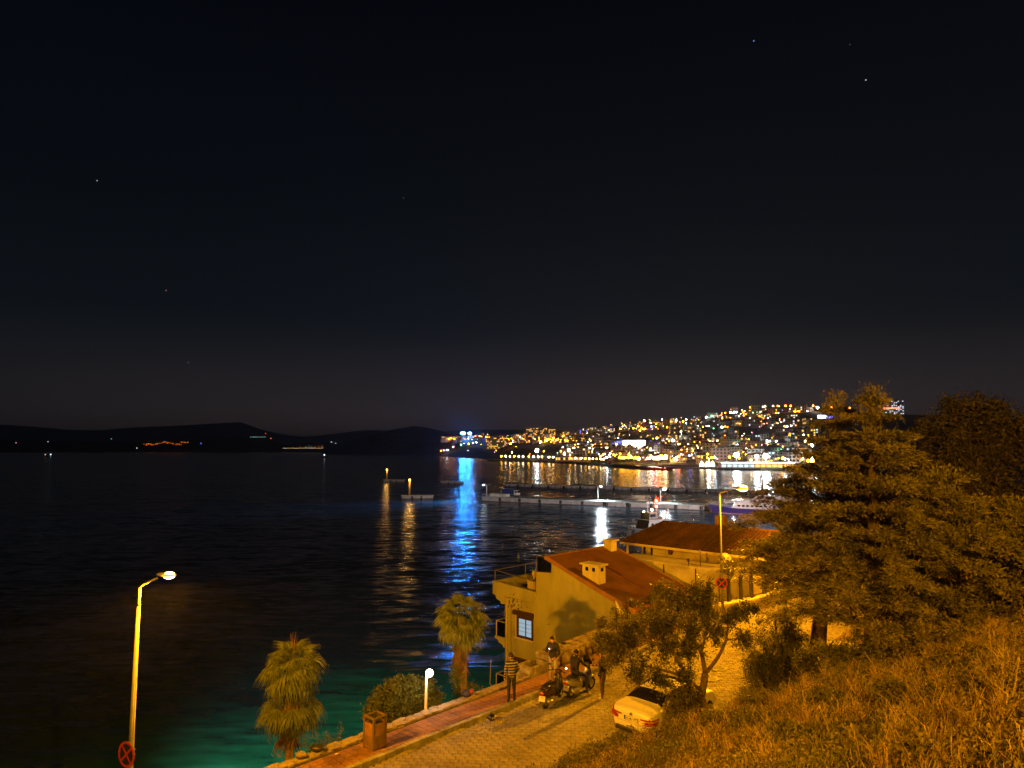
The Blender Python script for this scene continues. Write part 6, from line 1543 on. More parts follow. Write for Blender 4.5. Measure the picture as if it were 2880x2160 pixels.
while u < PLEN:
    mb = MB(); mb.prism([pp_(u, -.1, PZ - .18), pp_(min(u + 8.55, PLEN), -.1, PZ - .18), pp_(min(u + 8.55, PLEN), 9.1, PZ - .18), pp_(u, 9.1, PZ - .18)], (0, 0, .2)); mb.build('deck_slab', M['pier_deck'], pier)
    for (a, b) in ((.0, 3.6), (3.75, 7.5)):
        zb = .12 + .2 * RNG.random()
        mb = MB(); mb.prism([pp_(u + a + .5, 0, zb), pp_(u + b + .5, 0, zb), pp_(u + b + .5, .28, zb), pp_(u + a + .5, .28, zb)], (0, 0, PZ - .2 - zb)); mb.build('face_panel', M['pier_face'], pier)
    mb = MB(); mb.tube([pp_(u + 8.25, .1, .3), pp_(u + 8.25, .1, PZ - .25)], .3, 10); mb.build('fender', M['black_rubber'], pier)
    u += 8.6; k += 1
for uu in (52.5, 61.0):
    c = pp_(uu, -.25, .85); mb = MB(); Rm = Matrix.Rotation(math.atan2(pd.y, pd.x), 3, 'Z'); mb.torus((0, 0, 0), .42, .2, 'Y', 18, 8); mb.v = [Rm @ q + c for q in mb.v]; mb.build('tyre', M['black_rubber'], pier)
for uu in (20, 30, 45, 58, 68, 78):
    mb = MB(); mb.lathe([(.18, 0), (.14, .25), (.24, .35), (.2, .42)], pp_(uu, .8, PZ), 8); mb.build('bollard', M['iron'], pier)
def wpt0(px, D, z):
    k = D * math.cos(PITCH) + (z - CAMZ) * math.sin(PITCH); return Vector(((px - 1440) / FPX * k, D, z))
M['pier_lens'] = glow('pier lamp lens', (.80, .93, 1.0), 60.0)
def pier_lamp(u, v, h, toward, label, power, aim, ang=1.9, lens_r=.32, lcol=(.78, .93, 1.0)):
    b = pp_(u, v, PZ); o = thing('pier_lamp', label, 'lamp post', b, 0, 'lamp posts on the pier')
    hd = b + Vector((0, 0, h)) + toward
    mb = MB(); mb.tube([b, b + Vector((0, 0, h))], [.16, .11], 8); mb.tube([b + Vector((0, 0, h)), hd + Vector((0, 0, .15))], [.09, .07], 6); mb.build('post', M['white_wall'], o)
    mb = MB(); mb.box(hd + Vector((0, 0, .12)), (.8, .4, .16), Matrix.Rotation(math.atan2(toward.y, toward.x), 3, 'Z')); mb.build('head', M['lamp_grey'], o)
    mb = MB(); mb.ball(hd - Vector((0, 0, .06)), lens_r, 10, 8, (1, 1, .55)); mb.build('lens', M['pier_lens'], o, True)
    spot('pier_light', lcol, power, hd - Vector((0, 0, .35)), aim, ang, o, .25, .8)
    return o
def u_of(px):
    best = None
    for i in range(int(PLEN * 4)):
        q = pp_(i / 4, 4, PZ); k = q.y * math.cos(PITCH) + (q.z - CAMZ) * math.sin(PITCH); e = abs(1440 + FPX * q.x / k - px)
        if best is None or e < best[0]: best = (e, i / 4)
    return best[1]
u1, u2, u3 = u_of(1369), u_of(1679), u_of(1855)
pier_lamp(u1, 4, 4.4, Vector((-1.2, -.3, .1)), 'crooked lamp at the seaward tip of the pier throwing blue light on the water', 200000, pp_(u1 - 7, -9, 0), 1.25, .32, (.10, .48, 1.0))
pier_lamp(u2, 5, 4.9, Vector((1.1, -.5, .2)), 'slim pier lamp post halfway along the pier', 16000, pp_(u2 + 3, 0, 0), 2.2)
pier_lamp(u3, 5, 4.6, Vector((1.2, -1.0, .2)), 'brightest pier lamp, near the bow of the ferry', 30000, pp_(u3 + 2, -1, 0), 2.4, .62)
pier_lamp(u_of(2160), 5, 4.6, Vector((1.2, -1.0, .2)), 'pier lamp glimpsed through the conifer beyond the ferry', 9000, pp_(u_of(2160) + 2, -1, 0), 2.4)
# white booth at the tip
o = thing('pier_booth', 'small white kiosk and rails at the lit tip of the pier', 'kiosk', pp_(5, 4, PZ + .02))
mb = MB(); mb.prism([pp_(2.5, 2.4, PZ + .03), pp_(10, 2.4, PZ + .03), pp_(10, 5.5, PZ + .03), pp_(2.5, 5.5, PZ + .03)], (0, 0, 1.1)); mb.build('counter', M['white_wall'], o, bevel=.05)
mb = MB()
for uu in (.4, 1.6, 2.8, 4): mb.tube([pp_(uu, .6, PZ), pp_(uu, .6, PZ + 1.0)], .05, 5)
mb.tube([pp_(.4, .6, PZ + 1.0), pp_(4, .6, PZ + 1.0)], .05, 5); mb.build('rail', M['white_wall'], o)
# truck
tq = pp_(u_of(1430), 6.2, PZ + .02)
ta = math.atan2(pd.y, pd.x); truck = thing('truck', 'blue box truck with white cab parked on the pier', 'truck', tq, ta)
M['truck_blue'] = mat('dark blue tarpaulin', (.02, .035, .13), .6, .2, 1)
def tp(mb, n, m, par_=truck, **k): return mb.build(n, m, par_, world=False, **k)
mb = MB(); mb.box((-1.1, 0, 2.0), (5.2, 2.3, 2.2)); tp(mb, 'cargo_box', M['truck_blue'], bevel=.06)
mb = MB()
for a, b in (((-3.7, -1.17, 3.08), (1.5, -1.17, 3.08)), ((-3.7, -1.17, .95), (1.5, -1.17, .95)), ((-3.7, -1.17, .95), (-3.7, -1.17, 3.08))): mb.bar(a, b, .1)
tp(mb, 'box_rail', M['silver'])
mb = MB(); mb.prism([(1.7, -1.1, .6), (3.4, -1.1, .6), (3.45, -1.1, 1.5), (3.1, -1.1, 2.5), (1.7, -1.1, 2.55)], (0, 2.2, 0)); cab = tp(mb, 'cab', M['white_wall'], bevel=.08)
mb = MB(); mb.prism([(2.2, -1.115, 1.6), (3.15, -1.115, 1.6), (2.98, -1.115, 2.3), (2.2, -1.115, 2.3)], (0, .02, 0)); tp(mb, 'side_window', M['night_glass'], cab)
mb = MB(); mb.prism([(3.44, -1.0, 1.55), (3.44, 1.0, 1.55), (3.16, 1.0, 2.4), (3.16, -1.0, 2.4)], (.02, 0, 0)); tp(mb, 'windscreen', M['night_glass'], cab)
mb = MB(); mb.box((-.4, 0, .7), (6.6, 1.0, .25)); tp(mb, 'chassis', M['iron'])
for x in (-2.6, -1.6, 2.6):
    for y in (-.95, .95):
        mb = MB(); mb.lathe([(.45, -.15), (.48, 0), (.45, .15)], (x, y, .47), 14, Matrix.Rotation(math.pi / 2, 3, 'X')); tp(mb, 'wheel', M['black_rubber'])
# ------------------------------------------------------------------ floating breakwater: a row of pontoons
FA, FB = atz(1420, 1366, 0), atz(2140, 1388, 0); fd = (FB - FA); fL = fd.length; fd.normalize(); fa = math.atan2(fd.y, fd.x)
u = 0; k = 0
first = None
while u < fL + 8:
    q = FA + fd * u + fd * 4
    if first is None:
        first = thing('pontoon', 'grey concrete pontoon in the row of floating breakwater units', 'pontoon', q, fa, 'pontoons of the floating breakwater')
        mb = MB(); mb.box((0, 0, .5), (7.6, 3.2, 1.3)); mb.build('hull', M['pier_face'], first, world=False, bevel=.06)
        mb = MB(); mb.box((0, 0, 1.2), (8.2, 3.5, .14)); mb.build('deck', M['pier_dark'], first, world=False)
        mb = MB(); mb.box((4.3, 0, .45), (.9, 2.2, .8)); mb.build('coupling', M['black_rubber'], first, world=False)
        for x in (-3, 0, 3):
            mb = MB(); mb.box((x, -1.65, .35), (.8, .12, .5)); mb.build('fender', M['pier_dark'], first, world=False)
    else: dup(first, q, fa + RNG.uniform(-.02, .02))
    u += 9.3; k += 1
# ------------------------------------------------------------------ mooring platforms with lit yellow posts
M['yellow_post'] = mat('yellow beacon post', (.55, .36, .04), .6, .15, 2)
M['amber_lens'] = glow('amber beacon', (1.0, .40, .05), 22.0)
def platform(px0, px1, py, post, label):
    a, b = atz(px0, py, 0), atz(px1, py, 0); d = (b - a); L = d.length; d.normalize(); ang = math.atan2(d.y, d.x) + .12
    c = (a + b) / 2 + Vector((0, 3, 0)); o = thing('mooring_platform', label, 'mooring platform', c, ang, 'mooring platforms off the pier')
    mb = MB(); mb.box((0, .3, .55), (L, 4.6, 1.4)); mb.build('core', M['pier_dark'], o, world=False)
    for (x0, x1) in ((-L / 2 + .4, -L / 2 + L * .30), (-L / 2 + L * .34, -L / 2 + L * .6), (-L / 2 + L * .63, L / 2 - .1)):
        mb = MB(); mb.box(((x0 + x1) / 2, -2.05, .82), (x1 - x0, .25, 1.1)); mb.build('face_panel', M['pier_face'], o, world=False, bevel=.04)
    mb = MB(); mb.box((0, .3, 1.32), (L + .3, 5.0, .18)); mb.build('deck', M['pier_face'], o, world=False)
    for x in (-L * .15, L * .12, L / 2): mb = MB(); mb.tube([(x, -2.2, .1), (x, -2.2, 1.1)], .3, 8); mb.build('fender', M['black_rubber'], o, world=False)
    for x in (-L * .3, L * .05): mb = MB(); mb.lathe([(.2, 0), (.15, .3), (.25, .45)], (x, -.5, 1.41), 8); mb.build('bollard', M['iron'], o, world=False)
    if post:
        x = post[0] * L; h = post[1]
        mb = MB(); mb.tube([(x, -1.2, 1.4), (x, -1.2, h)], .42, 12); mb.build('beacon_post', M['yellow_post'], o, True, world=False)
        mb = MB(); mb.ball((x, -1.2, h + .35), .42, 10, 8); mb.build('beacon_lamp', M['amber_lens'], o, True, world=False)
        L_ = point('beacon_light', (1, .5, .1), 700, c, o, .3); L_.location = (x, -2.9, h + .2)
platform(1076, 1137, 1356, (-.34, 7.2), 'farther mooring platform with a lit yellow beacon post')
platform(1126, 1217, 1404, (-.25, 7.4), 'nearer mooring platform with a lit yellow beacon post')
platform(1238, 1302, 1361, None, 'low mooring platform without a post, far side of the blue reflection')
# ------------------------------------------------------------------ ferry
M['hull_blue'] = mat('ferry hull blue', (.035, .025, .16), .45, .12, .5); M['ferry_white'] = mat('ferry white paint', (.62, .54, .54), .45, .06, 1)
fb = atz(1992, 1441, 0); fe = atz(2230, 1450, 0)
fdv = (fe - fb); fdv.z = 0; flen = 31.0; fdv.normalize(); fang = math.atan2(-fdv.y, -fdv.x)
ferry = thing('ferry', 'white passenger ferry with blue hull moored at the pier', 'boat', fb + fdv * flen / 2, fang)
def fp_(mb, n, m, par_=ferry, **k): return mb.build(n, m, par_, world=False, **k)
# hull: x forward (bow +), stations
def hull(stations, name, m, par_, smooth=True):
    mb = MB(); n = 7
    for (x, hw, zk, zd, fl) in stations:
        for k in range(n):
            t = k / (n - 1); mb.v.append(Vector((x, -hw * (fl + (1 - fl) * t ** .6), zk + (zd - zk) * t)))
        for k in range(n):
            t = 1 - k / (n - 1); mb.v.append(Vector((x, hw * (fl + (1 - fl) * t ** .6), zk + (zd - zk) * t)))
    w = 2 * n
    for i in range(len(stations) - 1):
        for k in range(w): mb.f.append((i * w + k, i * w + (k + 1) % w, (i + 1) * w + (k + 1) % w, (i + 1) * w + k)); mb.m.append(0)
    mb.f.append(tuple(range(w))[::-1]); mb.m.append(0); mb.f.append(tuple(range((len(stations) - 1) * w, len(stations) * w))); mb.m.append(0)
    return mb.build(name, m, par_, smooth, world=False)
hull([(-15.5, 3.0, -.6, 2.2, .85), (-8, 3.4, -.8, 2.2, .8), (0, 3.4, -.8, 2.3, .75), (6, 3.2, -.8, 2.5, .6), (10, 2.5, -.7, 2.75, .35), (13, 1.4, -.4, 3.1, .15), (15.6, .1, 1.2, 3.5, .05)], 'hull', M['hull_blue'], ferry, False)
hull([(-15.55, 3.02, -.1, .18, .99), (0, 3.42, -.1, .18, .99), (6, 2.9, -.1, .2, .98), (10, 1.75, -.1, .24, .98), (12.8, .6, -.05, .3, .98)], 'waterline_stripe', mat('boot stripe', (.5, .26, .2), .6), ferry, False)
mb = MB(); mb.prism([(-14.5, -2.9, 2.2), (8.6, -2.75, 2.4), (6.6, -2.75, 4.75), (-14.5, -2.9, 4.6)], (0, 5.8, 0)); cabn = fp_(mb, 'cabin', M['ferry_white'], bevel=.1)
mb = MB(); mb.prism([(-14.8, -3.1, 4.62), (4.9, -3.1, 4.77), (9.2, -1.4, 4.55), (5.2, -2.3, 5.05), (-14.8, -3.1, 4.9)][:1] + [(-14.8, -3.1, 4.62), (7.0, -3.0, 4.78), (10.6, -3.0, 4.5), (6.4, -3.0, 5.1), (-14.8, -3.1, 4.95)][1:], (0, 6.2, 0)); fp_(mb, 'upper_deck', M['ferry_white'], bevel=.06)
for k in range(14):
    x = 5.8 - k * 1.36
    mb = MB(); mb.box((x, -2.93, 3.55), (.88 if k != 7 else .42, .08, .72)); wn_ = fp_(mb, 'window', M['night_glass'], cabn)
mb = MB(); mb.prism([(5.6, -2.4, 5.0), (2.8, -2.4, 6.2), (-9.5, -2.4, 6.2), (-10, -2.4, 5.0)], (0, 4.8, 0)); fp_(mb, 'upper_saloon', M['ferry_white'], bevel=.1)
for x in (-5.0, -7.0, -9.0):
    mb = MB(); mb.box((x, -2.43, 5.7), (1.3, .08, .65)); fp_(mb, 'window', M['night_glass'], bpy.data.objects['upper_saloon'])
mb = MB(); mb.prism([(1.9, -1.7, 6.2), (-.4, -1.7, 7.9), (-6.8, -1.7, 7.9), (-9.2, -1.7, 6.2)], (0, 3.4, 0)); wh = fp_(mb, 'wheelhouse', M['ferry_white'], bevel=.1)
mb = MB(); mb.prism([(1.0, -1.75, 6.6), (-.5, -1.75, 7.65), (-2.0, -1.75, 7.65), (-2.0, -1.75, 6.6)], (0, .08, 0)); fp_(mb, 'window', M['night_glass'], wh)
mb = MB(); mb.prism([(-2.6, -1.75, 6.6), (-2.6, -1.75, 7.65), (-5.6, -1.75, 7.65), (-4.6, -1.75, 6.6)], (0, .08, 0)); fp_(mb, 'window', M['night_glass'], wh)
mb = MB(); mb.tube([(-4, 0, 7.9), (-4.2, 0, 10.0)], [.12, .05], 6); mb.tube([(-4.1, -1.1, 9.0), (-4.1, 1.1, 9.0)], .05, 5); mb.tube([(-1, 0, 7.9), (-1, 0, 9.0)], .05, 5); fp_(mb, 'mast', M['ferry_white'])
mb = MB()
for k in range(12):
    t = k / 11; x = 6.5 + 8.6 * t; y = -2.9 * (1 - t) ** .6 - .05; z = 2.45 + .95 * t; mb.tube([(x, y, z), (x, y, z + .8)], .04, 4)
mb.tube([(6.5 + 8.6 * t, -2.9 * (1 - t) ** .6 - .05, 3.25 + .95 * t) for t in np.linspace(0, 1, 12)], .04, 4); fp_(mb, 'bow_rail', M['alu'])
mb = MB()
for k in range(14): x = -14.5 + k * .42; mb.tube([(x, -3.0, 4.95), (x, -3.0, 5.8)], .035, 4)
mb.tube([(-14.5, -3.0, 5.8), (-9, -3.0, 5.8)], .04, 4); fp_(mb, 'stern_rail', M['alu'])
mb = MB(); mb.ball((7.4, -1.2, 3.6), .28, 8, 6); fp_(mb, 'deck_lamp', glow('ferry deck lamp', (.8, .88, 1.0), 40.0))
ferry.scale = (.97, -.92, .76)
dl = point('deck_light', (.85, .9, 1.0), 500, (0, 0, 0), ferry, .2); dl.location = (7.6, -1.8, 4.2)
# ------------------------------------------------------------------ port floodlights on the near quay, seen through the conifer
for (px, D, zt, tgt, pw, lab) in ((2300, 150, 13, pp_(72, 0, 2), 85000, 'white port floodlight glinting through the conifer branches near the ferry stern'), (2380, 128, 14, pp_(20, 0, 1), 290000, 'second white port floodlight deeper behind the conifer')):
    c = wpt0(px, D, zt); o = thing('flood_mast', lab, 'floodlight', (c.x, c.y, -1), 0, 'port floodlights behind the conifer')
    mb = MB(); mb.tube([(0, 0, 0), (0, 0, zt + 1)], [.25, .15], 8); mb.build('mast', M['galv'], o, world=False)
    mb = MB(); mb.box((0, 0, zt + 1.3), (1.6, .5, .7)); mb.build('lamp_head', M['lamp_grey'], o, world=False)
    mb = MB(); mb.box((-.05, .3, zt + 1.3), (1.4, .06, .6)); mb.build('lens', M['pier_lens'], o, world=False)
    spot('flood_light', (1.0, .86, .84), pw, c + Vector((-.3, .9, 1.2)), tgt, 1.3, o, .4, .6)
# ------------------------------------------------------------------ tug with red mast lights
tb_ = atz(1762, 1516, 0); tg_dir = Vector((-.80, -.60, 0)); tl = 17.0
tug_flip = True
tug = thing('tug_boat', 'dark tug with red mast lights and work lamps passing behind the roofs', 'boat', tb_ - tg_dir * tl * .5, math.atan2(tg_dir.y, tg_dir.x))
M['tug_dark'] = mat('tug hull', (.06, .055, .05), .6, .3, 1); M['tug_grey'] = mat('tug superstructure', (.13, .12, .11), .6, .15, 1)
hull([(-8.5, 2.4, -.6, 1.4, .85), (-3, 2.9, -.8, 1.5, .8), (3, 2.7, -.8, 1.8, .6), (6, 1.8, -.6, 2.2, .4), (8.5, .15, .3, 2.8, .1)], 'hull', M['tug_dark'], tug)
def tu(mb, n, m, par_=tug, **k): return mb.build(n, m, par_, world=False, **k)
mb = MB(); mb.tube([(8.3, -.2, 2.4), (5.5, -1.9, 2.0), (0, -2.85, 1.55), (-6, -2.7, 1.3)], .28, 8); tu(mb, 'rubbing_strake', M['black_rubber'])
mb = MB(); mb.prism([(-4.5, -1.9, 1.5), (3.4, -1.9, 1.6), (2.6, -1.9, 3.9), (-4.5, -1.9, 3.9)], (0, 3.8, 0)); cb = tu(mb, 'deckhouse', M['tug_grey'], bevel=.1)
for x in (1.6, .2, -1.4, -2.9): mb = MB(); mb.box((x, -1.93, 2.9), (.8, .08, .7)); tu(mb, 'window', M['night_glass'], cb)
for x in (-3.5, -1.2): mb = MB(); mb.box((x, 1.93, 2.9), (.8, .08, .7)); tu(mb, 'window', M['night_glass'], cb)
mb = MB(); mb.box((-.8, 0, 4.0), (8.0, 4.4, .16)); tu(mb, 'boat_deck', M['tug_grey'])
mb = MB(); mb.prism([(-.5, -1.4, 4.1), (2.2, -1.4, 4.1), (1.9, -1.4, 5.7), (-.5, -1.4, 5.7)], (0, 2.8, 0)); wq = tu(mb, 'wheelhouse', M['tug_dark'], bevel=.08)
mb = MB(); mb.box((.9, -1.43, 5.0), (1.8, .06, .7)); tu(mb, 'window', M['night_glass'], wq)
mb = MB(); mb.tube([(-1.2, -.9, 4.1), (-1.6, 0, 9.4)], [.14, .06], 6); mb.tube([(-1.2, .9, 4.1), (-1.6, 0, 9.4)], [.14, .06], 6); mb.tube([(-2.9, 0, 4.1), (-1.6, 0, 9.4)], [.14, .06], 6); tu(mb, 'mast', M['tug_grey'])
M['red_lamp'] = glow('red mast lamp', (1, .12, .03), 60.0); M['work_lamp'] = glow('work lamp', (1, .66, .3), 60.0)
for z in (7.0, 8.3): mb = MB(); mb.ball((-1.45, -.5, z), .24, 10, 8); tu(mb, 'mast_lamp', M['red_lamp'])
mb = MB(); mb.ball((.6, -.9, 6.3), .26, 10, 8); tu(mb, 'work_lamp', M['work_lamp'])
mb = MB(); mb.ball((3.0, -.5, 6.0), .17, 8, 6); tu(mb, 'work_lamp', M['work_lamp'])
for x in (-3.6, -2.4): mb = MB(); mb.prism([(x, -2.0, 4.1), (x + .5, -2.0, 4.1), (x + .1, -2.0, 5.6), (x - .4, -2.0, 5.6)], (0, .25, 0)); tu(mb, 'vent_cowl', M['ferry_white'])
mb = MB(); mb.tube([(-5.2, -.6, 4.1), (-5.2, -.6, 6.2)], [.25, .4], 8); tu(mb, 'funnel', M['tug_grey'])
mb = MB(); mb.bar((2.6, -1.0, 8.0), (.2, .4, 8.05), .16, .1); mb.tube([(1.4, -.3, 5.7), (1.4, -.3, 8.0)], .05, 5); tu(mb, 'radar_bar', M['ferry_white'])
tug.scale = (1, -1, 1)
rl = point('work_light', (1, .35, .12), 500, (0, 0, 0), tug, .2); rl.location = (-.4, -2.2, 7.2)
for x in (6.8, 5.4, 2.4): mb = MB(); mb.torus((x, -1.3 - (7 - x) * .3, 1.6), .38, .16, 'Y', 12, 6); tu(mb, 'tyre', M['black_rubber'])
# ------------------------------------------------------------------ buoys, distant boats
for (px, py, c, lab) in ((1458, 1569, (.8, .75, .3), 'small yellow buoy on the dark water behind the terrace'), (1414, 1540, (.4, .4, .38), 'small grey gull-sized buoy on the water above the terrace')):
    q = atz(px, py, 0); o = thing('buoy', lab, 'buoy', q); mb = MB(); mb.lathe([(.12, -.1), (.3, .1), (.26, .4), (.08, .6), (.06, .95)], (0, 0, 0), 10); mb.build('float', mat('buoy paint', c, .6), o, True, world=False)
def lit_boat(px, py, lamps, label, L=14):
    q = atz(px, py, 0); o = thing('fishing_boat', label, 'boat', q, .1)
    hull([(-L / 2, L * .13, -.4, 1.2, .8), (0, L * .15, -.5, 1.3, .7), (L * .3, L * .1, -.4, 1.7, .4), (L / 2, .1, .2, 2.2, .1)], 'hull', M['tug_dark'], o)
    mb = MB(); mb.box((-L * .15, 0, 2.2), (L * .3, L * .18, 2.0)); mb.build('cabin', M['tug_grey'], o, world=False, bevel=.1)
    mb = MB(); mb.tube([(0, 0, 1.2), (0, 0, 7)], .08, 5); mb.build('mast', M['tug_grey'], o, world=False)
    for (x, z, r, c, st) in lamps: mb = MB(); mb.ball((x, 0, z), r, 8, 6); mb.build('boat_lamp', glow('boat lamp', c, st), o, world=False)
lit_boat(138, 1284, [(3.5, 5, 1.6, (.55, .85, 1.0), 2.5), (-9, 5, 1.3, (1, .6, .3), 1.2)], 'far fishing boat with a blue-white and an orange lamp out on the dark sea', 22)
lit_boat(912, 1289, [(0, 7, 1.5, (.8, .95, 1.0), 2.5)], 'far small boat with one white lamp below the dark headland', 14)
# ------------------------------------------------------------------ far land
def interp(x, xs, ys): return float(np.interp(x, xs, ys))
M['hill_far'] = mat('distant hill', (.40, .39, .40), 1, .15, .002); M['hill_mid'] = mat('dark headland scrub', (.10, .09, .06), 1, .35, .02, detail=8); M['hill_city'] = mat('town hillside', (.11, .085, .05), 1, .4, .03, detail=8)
def wpt(px, D, z):
    k = D * math.cos(PITCH) + (z - CAMZ) * math.sin(PITCH); return Vector(((px - 1440) / FPX * k, D, z))
def crest_z(py, D): return P(1440, py, D).z
def ridge(name, pts, D, shore, m, back=1.5, rough=.02, step=12):
    xs = [q[0] for q in pts]; ys = [q[1] for q in pts]; cols = np.arange(xs[0], xs[-1] + 1, step); V = []; us = [0, .08, .2, .35, .5, .65, .8, .92, 1.0, 1.12, 1.3, 1.6]
    for i, px in enumerate(cols):
        Dc = D(px) if callable(D) else D; Ds = shore(px) if callable(shore) else shore
        zc = max(3.0, crest_z(interp(px, xs, ys), Dc))
        for u in us:
            d = Ds + (Dc - Ds) * u; g = u ** 1.1 if u <= 1 else max(0, 1 - (u - 1) * 1.4)
            nz = 1 + rough * (math.sin(px * .11 + u * 7) + math.sin(px * .047 + u * 3.1)) * (u < .99) * 2
            V.append(wpt(px, d, -1.5 + (zc + 1.5) * g * nz))
    n = len(us); mb = MB(); mb.v = V
    for i in range(len(cols) - 1):
        for j in range(n - 1): mb.f.append((i * n + j, (i + 1) * n + j, (i + 1) * n + j + 1, i * n + j + 1)); mb.m.append(0)
    return structure(mb.build(name, m, None, True))
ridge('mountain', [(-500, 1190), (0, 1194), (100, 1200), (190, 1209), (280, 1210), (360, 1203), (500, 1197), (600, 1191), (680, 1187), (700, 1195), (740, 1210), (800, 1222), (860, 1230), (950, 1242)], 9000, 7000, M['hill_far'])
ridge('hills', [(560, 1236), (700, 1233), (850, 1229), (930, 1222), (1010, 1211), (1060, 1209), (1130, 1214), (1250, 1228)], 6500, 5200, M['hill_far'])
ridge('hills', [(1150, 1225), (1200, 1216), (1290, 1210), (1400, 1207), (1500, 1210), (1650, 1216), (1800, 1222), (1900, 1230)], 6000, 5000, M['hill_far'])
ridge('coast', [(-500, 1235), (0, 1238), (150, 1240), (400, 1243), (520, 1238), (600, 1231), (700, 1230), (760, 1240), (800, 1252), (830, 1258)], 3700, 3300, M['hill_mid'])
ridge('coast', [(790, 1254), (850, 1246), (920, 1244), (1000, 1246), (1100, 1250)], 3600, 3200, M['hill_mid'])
ridge('headland', [(905, 1262), (925, 1254), (960, 1245), (1000, 1234), (1060, 1218), (1110, 1207), (1165, 1198), (1200, 1202), (1240, 1212), (1290, 1226), (1350, 1238), (1420, 1250)], 2500, lambda px: interp(px, [905, 1100, 1250, 1400], [2250, 1950, 1750, 1700]), M['hill_mid'], step=8)
SX = [1150, 1230, 1300, 1370, 1450, 1560, 1700, 1830, 1900, 2030, 2250, 2500, 2900]
SD = [1900, 1700, 1420, 1300, 1180, 1020, 880, 790, 730, 655, 600, 560, 520]
CXs = [1150, 1230, 1280, 1350, 1420, 1480, 1600, 1650, 1700, 1750, 1850, 1950, 2000, 2050, 2120, 2200, 2300, 2400, 2550, 2900]
CYs = [1262, 1240, 1228, 1227, 1229, 1229, 1224, 1210, 1204, 1196, 1185, 1178, 1168, 1158, 1152, 1151, 1151, 1156, 1166, 1176]
CD = [2000, 1950, 1880, 1820, 1760, 1720, 1720, 1740, 1760, 1780, 1760, 1700, 1640, 1580, 1500, 1440, 1380, 1320, 1250, 1100]
def cityD(px, u): a = interp(px, SX, SD); b = interp(px, CXs, CD); return a + (b - a) * u
def cityZ(px, u):
    b = interp(px, CXs, CD); zc = crest_z(interp(px, CXs, CYs), b)
    if u <= .05: return 2.0
    t = (u - .05) / .95
    g = t ** 1.25 if u <= 1 else max(0, 1 - (u - 1) * 1.5)
    return 2.0 + (zc - 2.0) * g + 3 * math.sin(px * .05 + u * 9) * min(1, t * 3) * (u < .97)
us = [-.03, 0, .001] + list(np.linspace(.03, 1, 26)) + [1.1, 1.3, 1.7]
cols = np.arange(1150, 3000, 10); mb = MB()
for px in cols:
    for u in us: mb.v.append(wpt(px, cityD(px, u), -2.0 if u <= 0 else cityZ(px, u)))
n = len(us)
for i in range(len(cols) - 1):
    for j in range(n - 1): mb.f.append((i * n + j, (i + 1) * n + j, (i + 1) * n + j + 1, i * n + j + 1)); mb.m.append(0)
structure(mb.build('town_hill', M['hill_city'], None, True))
def u_at(px, py):
    """how far up the town hill a pixel is"""
    best = None
    for u in np.linspace(.0, 1, 101):
        q = wpt(px, cityD(px, u), cityZ(px, u)); d = q - Vector((0, 0, CAMZ)); k = d.y * math.cos(PITCH) + d.z * math.sin(PITCH)
        y = 1080 - FPX * (-d.y * math.sin(PITCH) + d.z * math.cos(PITCH)) / k; e = abs(y - py)
        if best is None or e < best[0]: best = (e, u)
    return best[1]
def ground_pt(px, py): u = u_at(px, py); return wpt(px, cityD(px, u), cityZ(px, u))

# ------------------------------------------------------------------ street lights of the town (one mesh per colour, shared)
cols_l = dict(warm=((1.0, .40, .012), 60), amber=((1.0, .22, .003), 55), white=((1.0, .70, .34), 60), cool=((.75, .92, 1.0), 110), green=((.25, 1.0, .45), 18), pink=((1.0, .38, .55), 24), blue=((.12, .2, 1.0), 24), red=((1.0, .02, .012), 500))
GL = {k: glow('town lamp ' + k, c, s) for k, (c, s) in cols_l.items()}
GL.update({'far_' + k: glow('far lamp ' + k, c, 1.6) for k, (c, s) in cols_l.items()})
def lamp_mesh(key, r, h):
    mb = MB(); mb.tube([(0, 0, -1.0), (0, 0, h)], .18, 4); mb.cm = 1
    bm = bmesh.new(); bmesh.ops.create_icosphere(bm, subdivisions=1, radius=r)
    mb.add([v.co + Vector((0, 0, h + r * .6)) for v in bm.verts], [tuple(v.index for v in f.verts) for f in bm.faces]); bm.free()
    return mb.mesh('street_light', [M['iron'], GL[key]])
LM = {}
def town_lamp(px, py, key='warm', r=1.2, h=7.0, label=None, group=None, pos=None, name='street_light'):
    kk = (key, round(r, 1), h)
    if kk not in LM: LM[kk] = lamp_mesh(*kk)
    if pos is None:
        # py is where the lamp itself shows: step the foot down by its height
        D0 = 1200; pos = ground_pt(px, py + h / cityD(px, u_at(px, py)) * FPX)
    o = link(name, LM[kk]); o.location = pos
    if label is None:
        sector = ['by the blue floodlights', 'by the stepped hotel', 'below the ridge hotel', 'left of the bright facade', 'around the bright facade', 'above the glowing pavilions', 'above the ferry terminal'][sum(px > q for q in (1345, 1450, 1590, 1710, 1850, 2030))]
        label = f'{dict(warm="yellowish", amber="orange", white="warm white", cool="blue-white", green="green", pink="pink", blue="blue")[key]} light {"of small size" if r < 1.35 else "of large size"} {sector}, standing out from its neighbours'
    tag(o, label or 'tiny point of street light among the houses of the lit hillside town', 'street light', group or 'street lights of the hillside town'); return o

